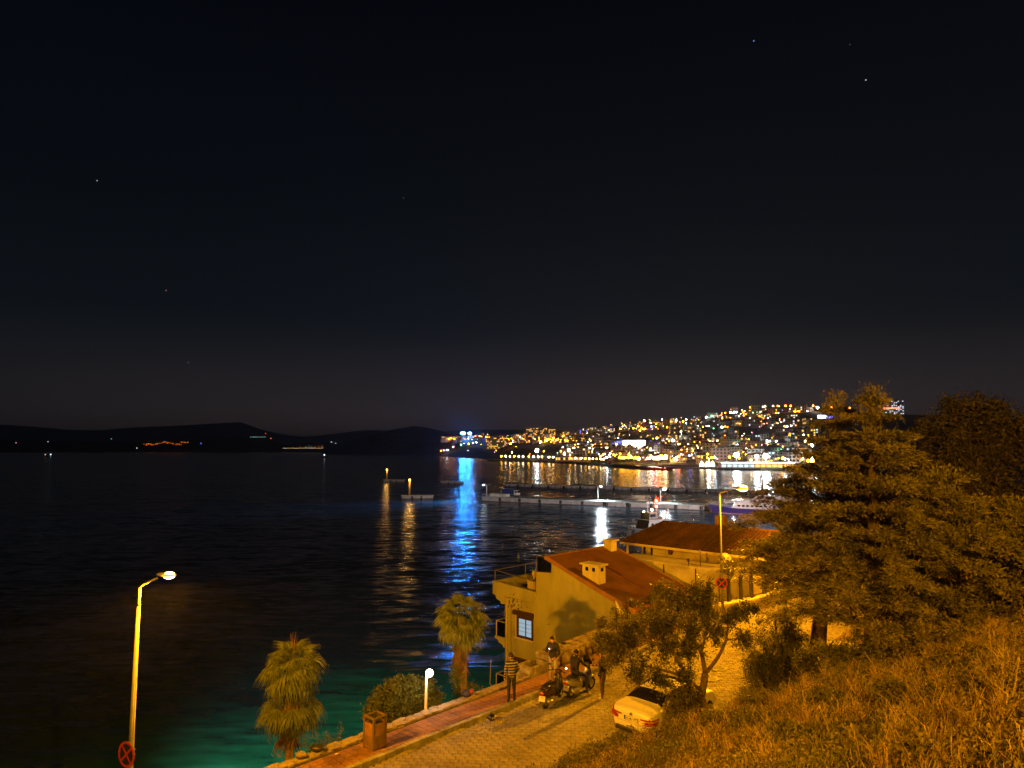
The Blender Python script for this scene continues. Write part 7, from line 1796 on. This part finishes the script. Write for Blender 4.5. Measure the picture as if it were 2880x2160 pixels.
# ------------------------------------------------------------------ buildings
BW_ = [mat('town wall cream', (.70, .60, .42), .9, .12, .05), mat('town wall white', (.78, .74, .66), .9, .1, .05), mat('town wall ochre', (.66, .48, .22), .9, .12, .05), mat('town wall grey', (.5, .48, .46), .9, .12, .05), mat('town wall rose', (.6, .44, .35), .9, .12, .05)]
BR_ = [mat('town roof tile', (.20, .10, .06), .9, .2, .1), mat('town roof grey', (.16, .15, .15), .9, .2, .1)]
WIN = dict(warm=glow('window warm', (1.0, .50, .10), 2.6), white=glow('window white', (1.0, .80, .5), 2.2), cool=glow('window cool', (.62, .86, 1.0), 1.8), blue=glow('window blue', (.12, .16, 1.0), 4.0), green=glow('window green', (.4, 1.0, .6), 2.6))
M['town_dark_win'] = mat('dark town window', (.03, .03, .035), .3, .1, 1)
def building(pos, W, Dp, H, rot, wall, roofm, wcol, plit, label, group, seed, pitched=False, name='town_building', floors=None, cat='building'):
    r = random.Random(seed); o = thing(name, label, cat, pos, rot, group)
    mb = MB(); mb.box((0, 0, H / 2 - 4), (W, Dp, H + 8)); mb.build('wall', wall, o, world=False)
    mb = MB()
    if pitched: mb.add([(-W / 2 - .6, -Dp / 2 - .6, H), (W / 2 + .6, -Dp / 2 - .6, H), (W / 2 + .6, Dp / 2 + .6, H), (-W / 2 - .6, Dp / 2 + .6, H), (-W / 4, 0, H + 2.6), (W / 4, 0, H + 2.6)], [(0, 1, 5, 4), (1, 2, 5), (2, 3, 4, 5), (3, 0, 4), (3, 2, 1, 0)])
    else: mb.box((0, 0, H + .3), (W + .6, Dp + .6, .7)); mb.box((W * .15, 0, H + 1.4), (W * .22, Dp * .4, 2.2))
    mb.build('roof', roofm, o, world=False)
    nf = floors or max(2, int(H / 3.1)); nc = max(3, int(W / 3.4)); lit = MB(); dark = MB()
    for f in range(nf):
        for c in range(nc):
            x = -W / 2 + W * (c + .5) / nc; z = H * (f + .55) / nf; ww = W / nc * .52; hh = H / nf * .5
            (lit if r.random() < plit else dark).prism([(x - ww / 2, -Dp / 2 - .12, z - hh / 2), (x + ww / 2, -Dp / 2 - .12, z - hh / 2), (x + ww / 2, -Dp / 2 - .12, z + hh / 2), (x - ww / 2, -Dp / 2 - .12, z + hh / 2)], (0, .2, 0))
    ns = max(2, int(Dp / 4))
    for sx in (-1, 1):
        for f in range(nf):
            for c in range(ns):
                y = -Dp / 2 + Dp * (c + .5) / ns; z = H * (f + .55) / nf; ww = Dp / ns * .45; hh = H / nf * .5; x = sx * (W / 2 + .12)
                (lit if r.random() < plit * .8 else dark).prism([(x, y - ww / 2, z - hh / 2), (x, y + ww / 2, z - hh / 2), (x, y + ww / 2, z + hh / 2), (x, y - ww / 2, z + hh / 2)], (-sx * .2, 0, 0))
    if lit.f: stuff(lit.build('lit_windows', WIN[wcol], o, world=False))
    if dark.f: stuff(dark.build('dark_windows', M['town_dark_win'], o, world=False))
    return o
DARK = [(2090, 1218, 150, 15), (2270, 1172, 130, 11), (1475, 1262, 110, 12), (1500, 1282, 90, 10), (1330, 1270, 60, 20), (1250, 1260, 50, 26), (1800, 1222, 90, 9), (2040, 1190, 60, 7), (1340, 1245, 40, 8)]
def dark_at(px, py): return any(((px - a) / c) ** 2 + ((py - b) / d) ** 2 < 1 for a, b, c, d in DARK)
def crest(px): return interp(px, CXs, CYs)
def shore_y(px): return interp(px, [1230, 1400, 1560, 1830, 2030, 2250, 2500], [1276, 1284, 1290, 1304, 1312, 1318, 1322])
rb = random.Random(5)
nb = 0; tries = 0; taken = []
while nb < 255 and tries < 9000:
    tries += 1
    px = rb.uniform(1290, 2290); u = rb.random() ** .9; py = shore_y(px) - 4 + (crest(px) + 6 - shore_y(px)) * u
    if dark_at(px, py) or py < crest(px) + 4: continue
    if px < 1420 and py > 1265: continue
    dpx = 9 + 6 * (1 - u)
    if any(abs(px - a) < dpx and abs(py - b) < 5.0 for a, b in taken): continue
    if 1745 < px < 1822 and 1234 < py < 1272: continue
    taken.append((px, py)); q = ground_pt(px, py)
    W = rb.uniform(10, 21); H = rb.choice([6, 6, 8, 8, 10, 10, 12, 15]); pitched = rb.random() < .4 and H < 12
    sector = ['by the stepped hotel', 'below the ridge hotel', 'left of the bright facade', 'around the bright facade', 'above the glowing pavilions', 'above the ferry terminal'][sum(px > q for q in (1450, 1590, 1710, 1850, 2030))]
    zone = 'low' if u < .3 else 'halfway up' if u < .65 else 'near the ridge'
    kind_ = rb.randrange(5); cn = ['cream', 'white', 'ochre', 'grey', 'rose'][kind_]
    stor = {6: 'two', 8: 'low three', 10: 'three', 12: 'four', 15: 'five'}[H]
    lab = f'{"narrow" if W < 13.5 else "broad" if W > 17.5 else "small"} {cn} {stor} storey {"tile roofed" if pitched else "flat roofed"} house {zone}, {sector}'
    building(q, W, rb.uniform(9, 14), H, rb.uniform(-.5, .5) - math.atan2(q.x, q.y) * .6, BW_[kind_], BR_[0 if pitched else 1], rb.choice(['warm', 'warm', 'warm', 'white', 'white', 'cool']), rb.choice([.04, .08, .12, .18, .28]), lab, 'buildings of the hillside town', nb, pitched)
    nb += 1
# street lights scattered among them
nl = 0
while nl < 262:
    px = rb.uniform(1300, 2290); u = rb.random(); py = shore_y(px) - 6 + (crest(px) + 4 - shore_y(px)) * u
    if dark_at(px, py) and rb.random() < .93: continue
    if px < 1430 and py > 1262 and rb.random() < .8: continue
    if 1748 < px < 1820 and 1236 < py < 1262: continue
    key = rb.choices(['warm', 'amber', 'white', 'cool', 'green', 'pink', 'blue'], [32, 26, 16, 11, 5, 6, 5])[0]
    rr_ = rb.choice([.5, .6, .65, .75, .9, 1.0, 1.25, 1.7])
    sector = ['by the stepped hotel', 'below the ridge hotel', 'left of the bright facade', 'around the bright facade', 'above the glowing pavilions', 'above the ferry terminal'][sum(px > q for q in (1450, 1590, 1710, 1850, 2030))]
    cn = dict(warm='yellowish', amber='orange', white='warm white', cool='blue-white', green='green', pink='pink', blue='blue')[key]
    town_lamp(px, py, key, rr_, rb.choice([5.0, 7.0, 9.0]), f'{"faint" if rr_ < .7 else "bright" if rr_ > 1.1 else "small"} {cn} street light {"low" if u < .3 else "halfway up" if u < .65 else "near the ridge"}, {sector}'); nl += 1

# the many fainter lights past the few hundred largest: one mass
faint = MB(); fm = ['warm', 'amber', 'white', 'cool', 'pink', 'green', 'blue']
for i in range(620):
    px = rb.uniform(1300, 2300); u = rb.random() ** 1.1; py = shore_y(px) - 4 + (crest(px) + 3 - shore_y(px)) * u
    if dark_at(px, py) and rb.random() < .9: continue
    if px < 1430 and py > 1262 and rb.random() < .8: continue
    if 1748 < px < 1820 and 1236 < py < 1262: continue
    faint.cm = rb.choices(range(7), [36, 24, 15, 10, 6, 4, 5])[0]
    q = ground_pt(px, py) + Vector((0, -2, rb.uniform(3, 9))); r = rb.uniform(.32, .6)
    faint.add([q + Vector(v) * r for v in ((1, 0, 0), (-1, 0, 0), (0, 1, 0), (0, -1, 0), (0, 0, 1), (0, 0, -1))], [(0, 2, 4), (2, 1, 4), (1, 3, 4), (3, 0, 4), (2, 0, 5), (1, 2, 5), (3, 1, 5), (0, 3, 5)])
fo_ = faint.build('town_lights', [GL[k] for k in fm]); stuff(fo_); fo_['label'] = 'carpet of faint coloured lights over the hillside town'; fo_['category'] = 'lights'

# ------------------------------------------------------------------ landmarks of the town
def place(px, py_base, D=None):
    return ground_pt(px, py_base)
def lm(px0, px1, ytop, ybase, wall, wcol, plit, label, seed, Dp=16, floors=None, name='hotel', rot=None, cat='hotel', roofm=None):
    q = ground_pt((px0 + px1) / 2, ybase); W = (px1 - px0) / FPX * q.y; H = (ybase - ytop) / FPX * q.y
    return building(q, W, Dp, H, -math.atan2(q.x, q.y) if rot is None else rot, wall, roofm or BR_[1], wcol, plit, label, None, seed, False, name, floors, cat)
hz_ = lm(1480, 1566, 1204, 1232, mat('hotel grey wall', (.20, .18, .15), .9, .2, .05), 'warm', .30, 'wide dark hotel block on the ridge with many lit windows', 900, 18, 8)
lm(1366, 1427, 1231, 1262, BW_[0], 'warm', .42, 'stepped hotel with warm lit rows of windows above the marina', 901, 16, 7)
lm(1660, 1702, 1203, 1222, BW_[1], 'white', .12, 'pale grey apartment block high above the bright white facade', 902, 14, 6, 'apartment_block', cat='apartments')
lm(1694, 1722, 1246, 1268, BW_[2], 'warm', .3, 'floodlit yellow apartment block left of the bright white facade', 903, 14, 7, 'apartment_block', cat='apartments')
lm(1722, 1752, 1240, 1262, BW_[3], 'blue', .35, 'dark block with blue lit bands beside the bright white facade', 904, 14, 7, 'apartment_block', cat='apartments')
lm(1816, 1860, 1240, 1258, BW_[1], 'blue', .14, 'pale block with blue signs to the uphill side of the bright white facade', 905, 14, 6, 'apartment_block', cat='apartments')
lm(1630, 1652, 1210, 1221, BW_[3], 'blue', .6, 'small block washed in blue light on the upper slope', 906, 12, 4, 'apartment_block', cat='apartments')
lm(2128, 2165, 1258, 1278, BW_[3], 'blue', .55, 'block washed in blue light behind the harbour masts', 907, 14, 6, 'apartment_block', cat='apartments')
lm(2215, 2245, 1244, 1276, BW_[0], 'white', .08, 'tall pale block at the edge of the conifer', 908, 14, 9, 'apartment_block', cat='apartments')
lm(2118, 2170, 1162, 1178, BW_[3], 'warm', .22, 'row of rose grey flats under the hilltop road', 909, 14, 5, 'apartment_block', cat='apartments')
lm(2493, 2540, 1128, 1166, mat('hill hotel wall', (.46, .40, .42), .9, .1, .05), 'cool', .38, 'hilltop hotel with glowing red sign right of the tall conifer tip', 910, 16, 10)
q = ground_pt(2513, 1166)
def sign(px, py, w_px, h_px, D, g, label, name='illuminated_sign', cat='sign'):
    c = P(px, py, D); W = w_px / FPX * D; H = h_px / FPX * D; o = thing(name, label, cat, c, -math.atan2(c.x, c.y))
    mb = MB(); mb.box((0, 0, 0), (W, .4, H)); mb.build('panel', g, o, world=False); mb = MB(); mb.box((0, .5, 0), (W * 1.02, .5, H * 1.05)); mb.build('backing', M['iron'], o, world=False)
    mb = MB(); mb.bar((-W * .3, .5, 0), (-W * .3, 9, -1), .3); mb.bar((W * .3, .5, 0), (W * .3, 9, -1), .3); mb.build('bracket', M['iron'], o, world=False)
    return o
sign(2508, 1148, 40, 4, q.y - 11, glow('red neon', (1.0, .08, .04), 8.0), 'glowing red sign band across the hilltop hotel')
sign(2312, 1172, 22, 9, ground_pt(2312, 1180).y - 2, glow('violet billboard', (.72, .70, 1.0), 7.0), 'white and violet billboard below the hilltop lamps')
sign(2338, 1173, 20, 6, ground_pt(2338, 1180).y - 2, glow('blue billboard', (.2, .18, 1.0), 4.0), 'blue lit billboard strip next to the white and violet one')
sign(1910, 1290, 18, 5, ground_pt(1910, 1296).y - 2, glow('blue neon', (.06, .12, 1.0), 6.0), 'blue neon sign on the harbour front')
sign(1850, 1252, 6, 12, ground_pt(1850, 1258).y - 12, glow('blue banner', (.25, .4, 1.0), 4.0), 'upright pale blue banner sign on the pale block')
# the very bright facade
q = ground_pt(1783, 1262); D = q.y; o = thing('lit_facade', 'brilliantly lit double white facade in the middle of the town', 'building', q, -math.atan2(q.x, q.y))
W = 62 / FPX * D; H = 24 / FPX * D
mb = MB(); mb.box((0, 6, H / 2), (W, 11, H)); mb.build('wall', BW_[1], o, world=False)
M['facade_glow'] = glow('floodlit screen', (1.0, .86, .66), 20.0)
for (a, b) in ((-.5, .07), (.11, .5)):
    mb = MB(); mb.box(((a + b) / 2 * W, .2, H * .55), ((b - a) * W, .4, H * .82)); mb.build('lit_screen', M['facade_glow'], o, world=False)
for (x0, z0, x1, z1) in ((-.18 * W, .2 * H, -.06 * W, .85 * H), (.22 * W, .75 * H, .38 * W, .2 * H)):
    mb = MB(); mb.bar((x0, -.1, z0), (x1, -.1, z1), .5, .5); mb.build('stair_line', BW_[2], o, world=False)
mb = MB(); mb.box((W * .1, -4, -1.0), (W * 1.5, 2, 1.6)); mb.build('lit_canopy', glow('canopy light', (1.0, .6, .2), 6.0), o, world=False)
mb = MB(); mb.box((0, 6, H + .3), (W * 1.03, 11.5, .6)); mb.build('roof', BR_[1], o, world=False)
# blue-white flood masts on the ridge, whose light streaks across the bay
M['flood_blue'] = glow('stadium flood', (.02, .26, 1.0), 700.0)
for (px, py, w_, h_, lab) in ((1302, 1218.5, 13, 6.0, 'larger of two dazzling blue-white floodlights on the ridge'), (1321, 1218.5, 9, 5.0, 'smaller of two dazzling blue-white floodlights on the ridge')):
    D = 1800; c = P(px, py, D); g = crest_z(1229, D); o = thing('flood_mast', lab, 'floodlight', (c.x, c.y, g), -math.atan2(c.x, c.y), 'floodlights on the ridge')
    W, H = w_ / FPX * D, h_ / FPX * D
    mb = MB(); mb.tube([(0, 0, -6), (0, 0, c.z - g + H / 2)], .5, 6); mb.build('mast', M['galv'], o, world=False)
    mb = MB(); mb.ball((0, -1.0, c.z - g), 1, 12, 8, (W / 2, .5, H / 2)); mb.build('lamp_bank', M['flood_blue'], o, world=False)
    mb = MB(); mb.box((0, .4, c.z - g), (W, .5, H)); mb.build('frame', M['iron'], o, world=False)
town_lamp(1510, 1271, 'cool', 3.2, 9.0, 'single dazzling white lamp above the marina masts', 'landmark lights')
LM_big = glow('harbour mast flood', (.84, .95, 1.0), 260.0)
for (px, py, yb, r, lab) in ((2071, 1280, 1304, 2.2, 'tall floodlight mast with the roundest glow over the ferry terminal'), (2128, 1283, 1304, 1.5, 'slim floodlight mast in the middle of the ferry terminal'), (2153, 1282, 1304, 2.1, 'tall floodlight mast next to the slim one'), (1993, 1303, 1312, 1.3, 'low harbour floodlight at the near end of the terminal')):
    D = interp(px, SX, SD) + 12; c = P(px, py, D); o = thing('flood_mast', lab, 'floodlight', (c.x, c.y, 2), 0, 'floodlight masts at the ferry terminal')
    mb = MB(); mb.tube([(0, 0, 0), (0, 0, c.z - 2)], [.35, .2], 6); mb.build('mast', M['white_wall'], o, world=False)
    mb = MB(); mb.ball((0, 0, c.z - 2), r, 10, 8); mb.build('lamp_head', LM_big, o, world=False)
# ferry terminal: long low hall with a lit canopy
q = P(2140, 1312, 640); q.z = 2.0
o = thing('ferry_terminal', 'long low ferry terminal with glowing white canopy on the waterfront', 'building', q, -.10)
W = 215 / FPX * 640
mb = MB(); mb.box((0, 8, 2.2), (W, 12, 4.4)); mb.build('hall', BW_[1], o, world=False)
mb = MB(); mb.box((0, 5, 4.9), (W * 1.04, 18, .5)); mb.build('canopy', BW_[1], o, world=False)
mb = MB(); mb.box((-W * .05, -4.2, 4.95), (W * .92, .4, .8)); mb.build('canopy_light', glow('terminal canopy light', (1.0, .84, .62), 12.0), o, world=False)
for k in range(14):
    x = -W / 2 + W * (k + .5) / 14; mb = MB(); mb.box((x, 1.9, 2.0), (W / 14 * .72, .2, 2.2)); mb.build('lit_bay', WIN['cool'] if k < 6 else WIN['warm'], o, world=False)
    mb = MB(); mb.bar((x + W / 28, -3.6, 0), (x + W / 28, -3.6, 4.7), .3); mb.build('column', BW_[1], o, world=False)
mb = MB(); mb.prism([(-W / 2, -12, -3), (W / 2 + 40, -12, -3), (W / 2 + 40, 20, -3), (-W / 2, 20, -3)], (0, 0, 2.9)); o2 = mb.build('quay', M['pier_dark'], None); o2.location = q; o2.rotation_euler = (0, 0, -.10); structure(o2)
for (px, py, lab) in ((1974, 1305, 'first of three glowing pavilions on the quay'), (1990, 1304, 'middle of three glowing pavilions on the quay'), (2004, 1304, 'last of three glowing pavilions on the quay')):
    D = 700; c = P(px, 1311, D); c.z = 1.2; o = thing('lit_pavilion', lab, 'pavilion', c, 0, 'glowing pavilions on the quay')
    mb = MB(); mb.lathe([(2.3, 0), (2.3, 2.6), (2.7, 2.7), (.2, 6.2)], (0, 0, 0), 10); mb.build('tent', glow('pavilion light', (1.0, .80, .42), 11.0), o, world=False)
mb = MB(); a, b = atz(1880, 1317, 0), atz(2040, 1321, 0); mb.prism([a + Vector((0, 0, -2)), b + Vector((0, 0, -2)), b + Vector((0, 60, -2)), a + Vector((0, 60, -2))], (0, 0, 3.1)); structure(mb.build('quay', M['pier_dark']))
# marina breakwater, with its row of lamps
ba = [atz(1375, 1297, 0), atz(1480, 1299, 0), atz(1600, 1304, 0), atz(1720, 1312, 0), atz(1830, 1320, 0), atz(1885, 1322, 0)]
mb = MB(); prof = [(-7, -2), (-3.5, 2.6), (3.5, 2.9), (7, -2)]; pts = polyline([Vector((q.x, q.y, 0)) for q in ba], 12)
for i, q in enumerate(pts):
    d = (pts[min(i + 1, len(pts) - 1)] - pts[max(i - 1, 0)]).normalized(); nn = Vector((-d.y, d.x, 0)); tp_ = 1 - max(0, (i - len(pts) + 7)) / 7 * .8
    for (v, z) in prof: mb.v.append(q + nn * v + Vector((0, 0, z * (tp_ if z > 0 else 1) + (RNG.uniform(-.4, .4) if z > 0 else 0))))
for i in range(len(pts) - 1):
    for j in range(3): mb.f.append((i * 4 + j, (i + 1) * 4 + j, (i + 1) * 4 + j + 1, i * 4 + j + 1)); mb.m.append(0)
bwk = mb.build('breakwater', M['hill_mid']); tag(bwk, 'dark rock breakwater across the marina, tapering to a point', 'breakwater')
def bw_at(px):
    best = None
    for q in polyline([Vector((q.x, q.y, 0)) for q in ba], 3):
        k = q.y * math.cos(PITCH) - CAMZ * math.sin(PITCH); e = abs(1440 + FPX * q.x / k - px)
        if best is None or e < best[0]: best = (e, q)
    return best[1]
for i, px in enumerate((1412, 1424, 1434, 1447, 1458, 1473, 1487, 1501, 1513, 1526, 1544, 1558, 1605, 1620, 1637, 1648, 1659, 1668, 1679, 1690, 1700)):
    q = bw_at(px) + Vector((0, 5, 2.4)); town_lamp(px, 0, 'white' if i % 3 else 'warm', 1.1 if px < 1600 else .8, 5.0, 'small round lamp in the row along the marina breakwater', 'lamps along the marina breakwater', q, 'breakwater_lamp')
q = bw_at(1709) + Vector((0, 4, 2.4)); town_lamp(1709, 0, 'cool', 1.1, 7.0, 'white lamp standing halfway along the dark breakwater', 'landmark lights', q, 'breakwater_lamp')
q = bw_at(1850) + Vector((0, 2, 1.6)); town_lamp(1850, 0, 'red', 1.3, 9.0, 'red harbour light near the tip of the breakwater', 'landmark lights', q, 'harbour_beacon')
# yellow harbour hall behind the breakwater
q = P(1612, 1292, 930); q.z = 3; o = building(q, 98 / FPX * 930, 14, 6.0, -.08, BW_[2], BR_[1], 'warm', .75, 'long low yellow lit hall behind the breakwater lamps', None, 950, False, 'harbour_hall', 1, 'building')
# promenade strip lights near the water
for (px0, px1, py, key, n_, lab) in ((1740, 1800, 1292, 'warm', 12, 'lamp in the dense row on the promenade under the bright facade'), (1820, 1880, 1293, 'white', 8, 'white lamp in the row on the promenade behind the red harbour light'), (1425, 1590, 1236, 'amber', 9, 'amber lamp along the road below the ridge hotel'), (1530, 1600, 1238, 'warm', 9, 'warm lamp in the cluster under the ridge hotel')):
    for i in range(n_): town_lamp(px0 + (px1 - px0) * (i + rb.random() * .7) / n_, py + rb.uniform(-2.5, 2.5), key, rb.choice([.9, 1.2, 1.5]), 6.0, lab, lab.replace('lamp', 'lamps', 1))
for px in (2110, 2122, 2146, 2152, 2175, 2188, 2210, 2224, 2266, 2288, 2320, 2340, 2372, 2390):
    town_lamp(px, crest(px) - 7 + rb.uniform(-1, 1), 'amber' if px > 2180 or px == 2110 else 'white', 1.5 if px > 2180 else 1.1, 9.0, ('orange lamp' if px > 2180 or px == 2110 else 'white lamp') + ' in the row along the hilltop road', 'lamps along the hilltop road')
town_lamp(2300, 1148, 'cool', 2.2, 9.0, 'white lamp standing out in the row of orange hilltop lamps', 'landmark lights')
for (px, py, k, r) in ((2055, 1161, 'cool', 1.6), (2064, 1163, 'cool', 1.8), (2071, 1160, 'cool', 1.3), (2040, 1163, 'amber', 1.2), (1986, 1175, 'cool', 1.5), (2002, 1172, 'green', 1.6), (1930, 1182, 'cool', 1.4), (1902, 1184, 'cool', 1.4), (1813, 1186, 'cool', 1.5), (1830, 1184, 'green', 1.5), (1877, 1203, 'warm', 1.6), (1782, 1206, 'warm', 1.5), (1598, 1216, 'white', 2.0), (1590, 1220, 'warm', 2.2), (1520, 1244, 'white', 1.6), (1600, 1270, 'white', 2.4), (1612, 1272, 'white', 1.8), (1872, 1290, 'white', 2.4), (1297, 1252, 'green', 1.6), (1275, 1258, 'pink', 1.5), (1330, 1247, 'white', 1.2), (1318, 1249, 'warm', 1.2), (1340, 1245, 'white', 1.0), (1268, 1233, 'amber', 1.3), (1262, 1236, 'warm', 1.0), (1278, 1236, 'amber', 1.4), (1290, 1234, 'amber', 1.2), (1255, 1236, 'amber', .9), (1240, 1269, 'amber', 1.2), (1248, 1268, 'pink', 1.2), (1258, 1267, 'cool', 1.2)):
    town_lamp(px, py, k, r, 7.0)
lm(1240, 1300, 1228, 1236, BW_[0], 'warm', .3, 'low lit buildings on the saddle left of the blue floodlights', 930, 12, 2, 'town_building', cat='building')
lm(1340, 1362, 1222, 1229, BW_[1], 'warm', .1, 'small pale block on the ridge right of the blue floodlights', 931, 12, 2, 'town_building', cat='building')
lm(1400, 1440, 1224, 1230, BW_[1], 'cool', .2, 'flat white villa on the ridge above the stepped hotel', 932, 12, 2, 'town_building', cat='building')
# far shore lights
def far_lamp(px, py, D, key, r, label, group): q = P(px, py, D); town_lamp(0, 0, 'far_' + key, r, 6.0, label, group, q - Vector((0, 0, 6)), 'shore_light')
for i in range(26):
    px = 402 + 128 * (i + rb.random()) / 26; far_lamp(px, 1251 - 6 * math.exp(-((px - 465) / 22) ** 2) + rb.uniform(-2, 2) - (5 if px > 510 else 0), 3290, 'amber', rb.choice([1.6, 2.2, 2.8]), 'orange light in the village on the far dark coast', 'lights of the far village')
for i in range(28): far_lamp(796 + 116 * i / 28, 1261 + rb.uniform(-.5, .5), 3150, rb.choice(['cool', 'white', 'white', 'warm']), 1.5, 'white light in the long string on the far beach', 'lights along the far beach')
for i in range(8): far_lamp(830 + 80 * rb.random(), 1256 + rb.uniform(-2, 2), 3180, rb.choice(['amber', 'green', 'warm']), 1.6, 'coloured light just above the far beach string', 'lights above the far beach')
for i in range(12): far_lamp(705 + 45 * i / 12, 1229.5, 3620, 'green' if i % 2 else 'cool', 1.3, 'pale green light in the row on the far dark hill', 'lights on the far hill')
for (px, py, k, r, lab) in ((747, 1220, 'red', 2.6, 'red mast light over the far dark hill'), (565, 1248, 'blue', 2.8, 'blue light at the edge of the far village'), (385, 1261, 'cool', 2.2, 'lone white light left of the far village'), (313, 1235, 'green', 1.6, 'lone green light on the far coast'), (45, 1246, 'pink', 2.2, 'pink light far along the dark coast'), (135, 1243, 'cool', 2.0, 'white light on the dark coast over the fishing boat'), (932, 1244, 'cool', 2.2, 'white light just behind the dark headland slope'), (944, 1247, 'cool', 1.6, 'fainter white light behind the dark headland slope'), (762, 1234, 'amber', 2.4, 'amber light below the far green row')):
    far_lamp(px, py, 3200 if px < 900 else 3100, k, r, lab, 'single lights of the far coast')
# yachts in the marina
yk = thing('sailing_yacht', 'moored white sailing yacht with bare mast in the marina', 'yacht', (0, 0, 0), 0, 'yachts in the marina')
hull([(-6, 1.6, -.3, 1.1, .8), (0, 1.9, -.4, 1.2, .7), (4, 1.2, -.3, 1.4, .4), (6.5, .1, .3, 1.6, .1)], 'hull', M['white_wall'], yk)
mb = MB(); mb.box((-.5, 0, 1.5), (4.5, 1.9, .8)); mb.build('cabin', M['white_wall'], yk, world=False, bevel=.1)
mb = MB(); mb.tube([(.6, 0, 1.2), (.6, 0, 17)], .14, 5); mb.tube([(.6, 0, 2.6), (-4.6, 0, 2.7)], .12, 5); mb.build('mast', M['galv'], yk, world=False)
for i, px in enumerate((1437, 1457, 1472, 1490, 1500, 1515, 1521, 1537, 1548, 1575, 1640, 1678, 1700, 1725)):
    q = bw_at(px) * 1.06 + Vector((0, 8, 0)); q.z = 0
    if i == 0: yk.location = q; yk.rotation_euler = (0, 0, 1.2)
    else: dup(yk, q, 1.2 + RNG.uniform(-.3, .3))

# ------------------------------------------------------------------ the night air
hm = bpy.data.materials.new('night haze'); hm.use_nodes = True
hn = hm.node_tree.nodes; hn.remove(hn['Principled BSDF'])
hv = hn.new('ShaderNodeVolumePrincipled'); hv.inputs['Density'].default_value = 7.0e-5; hv.inputs['Color'].default_value = (.9, .92, 1.0, 1); hv.inputs['Anisotropy'].default_value = .5
hm.node_tree.links.new(hv.outputs[0], hn['Material Output'].inputs['Volume'])
mb = MB(); mb.prism([(-31000, -260, -16), (31000, -260, -16), (31000, 41000, -16), (-31000, 41000, -16)], (0, 0, 440))
stuff(mb.build('haze', hm))
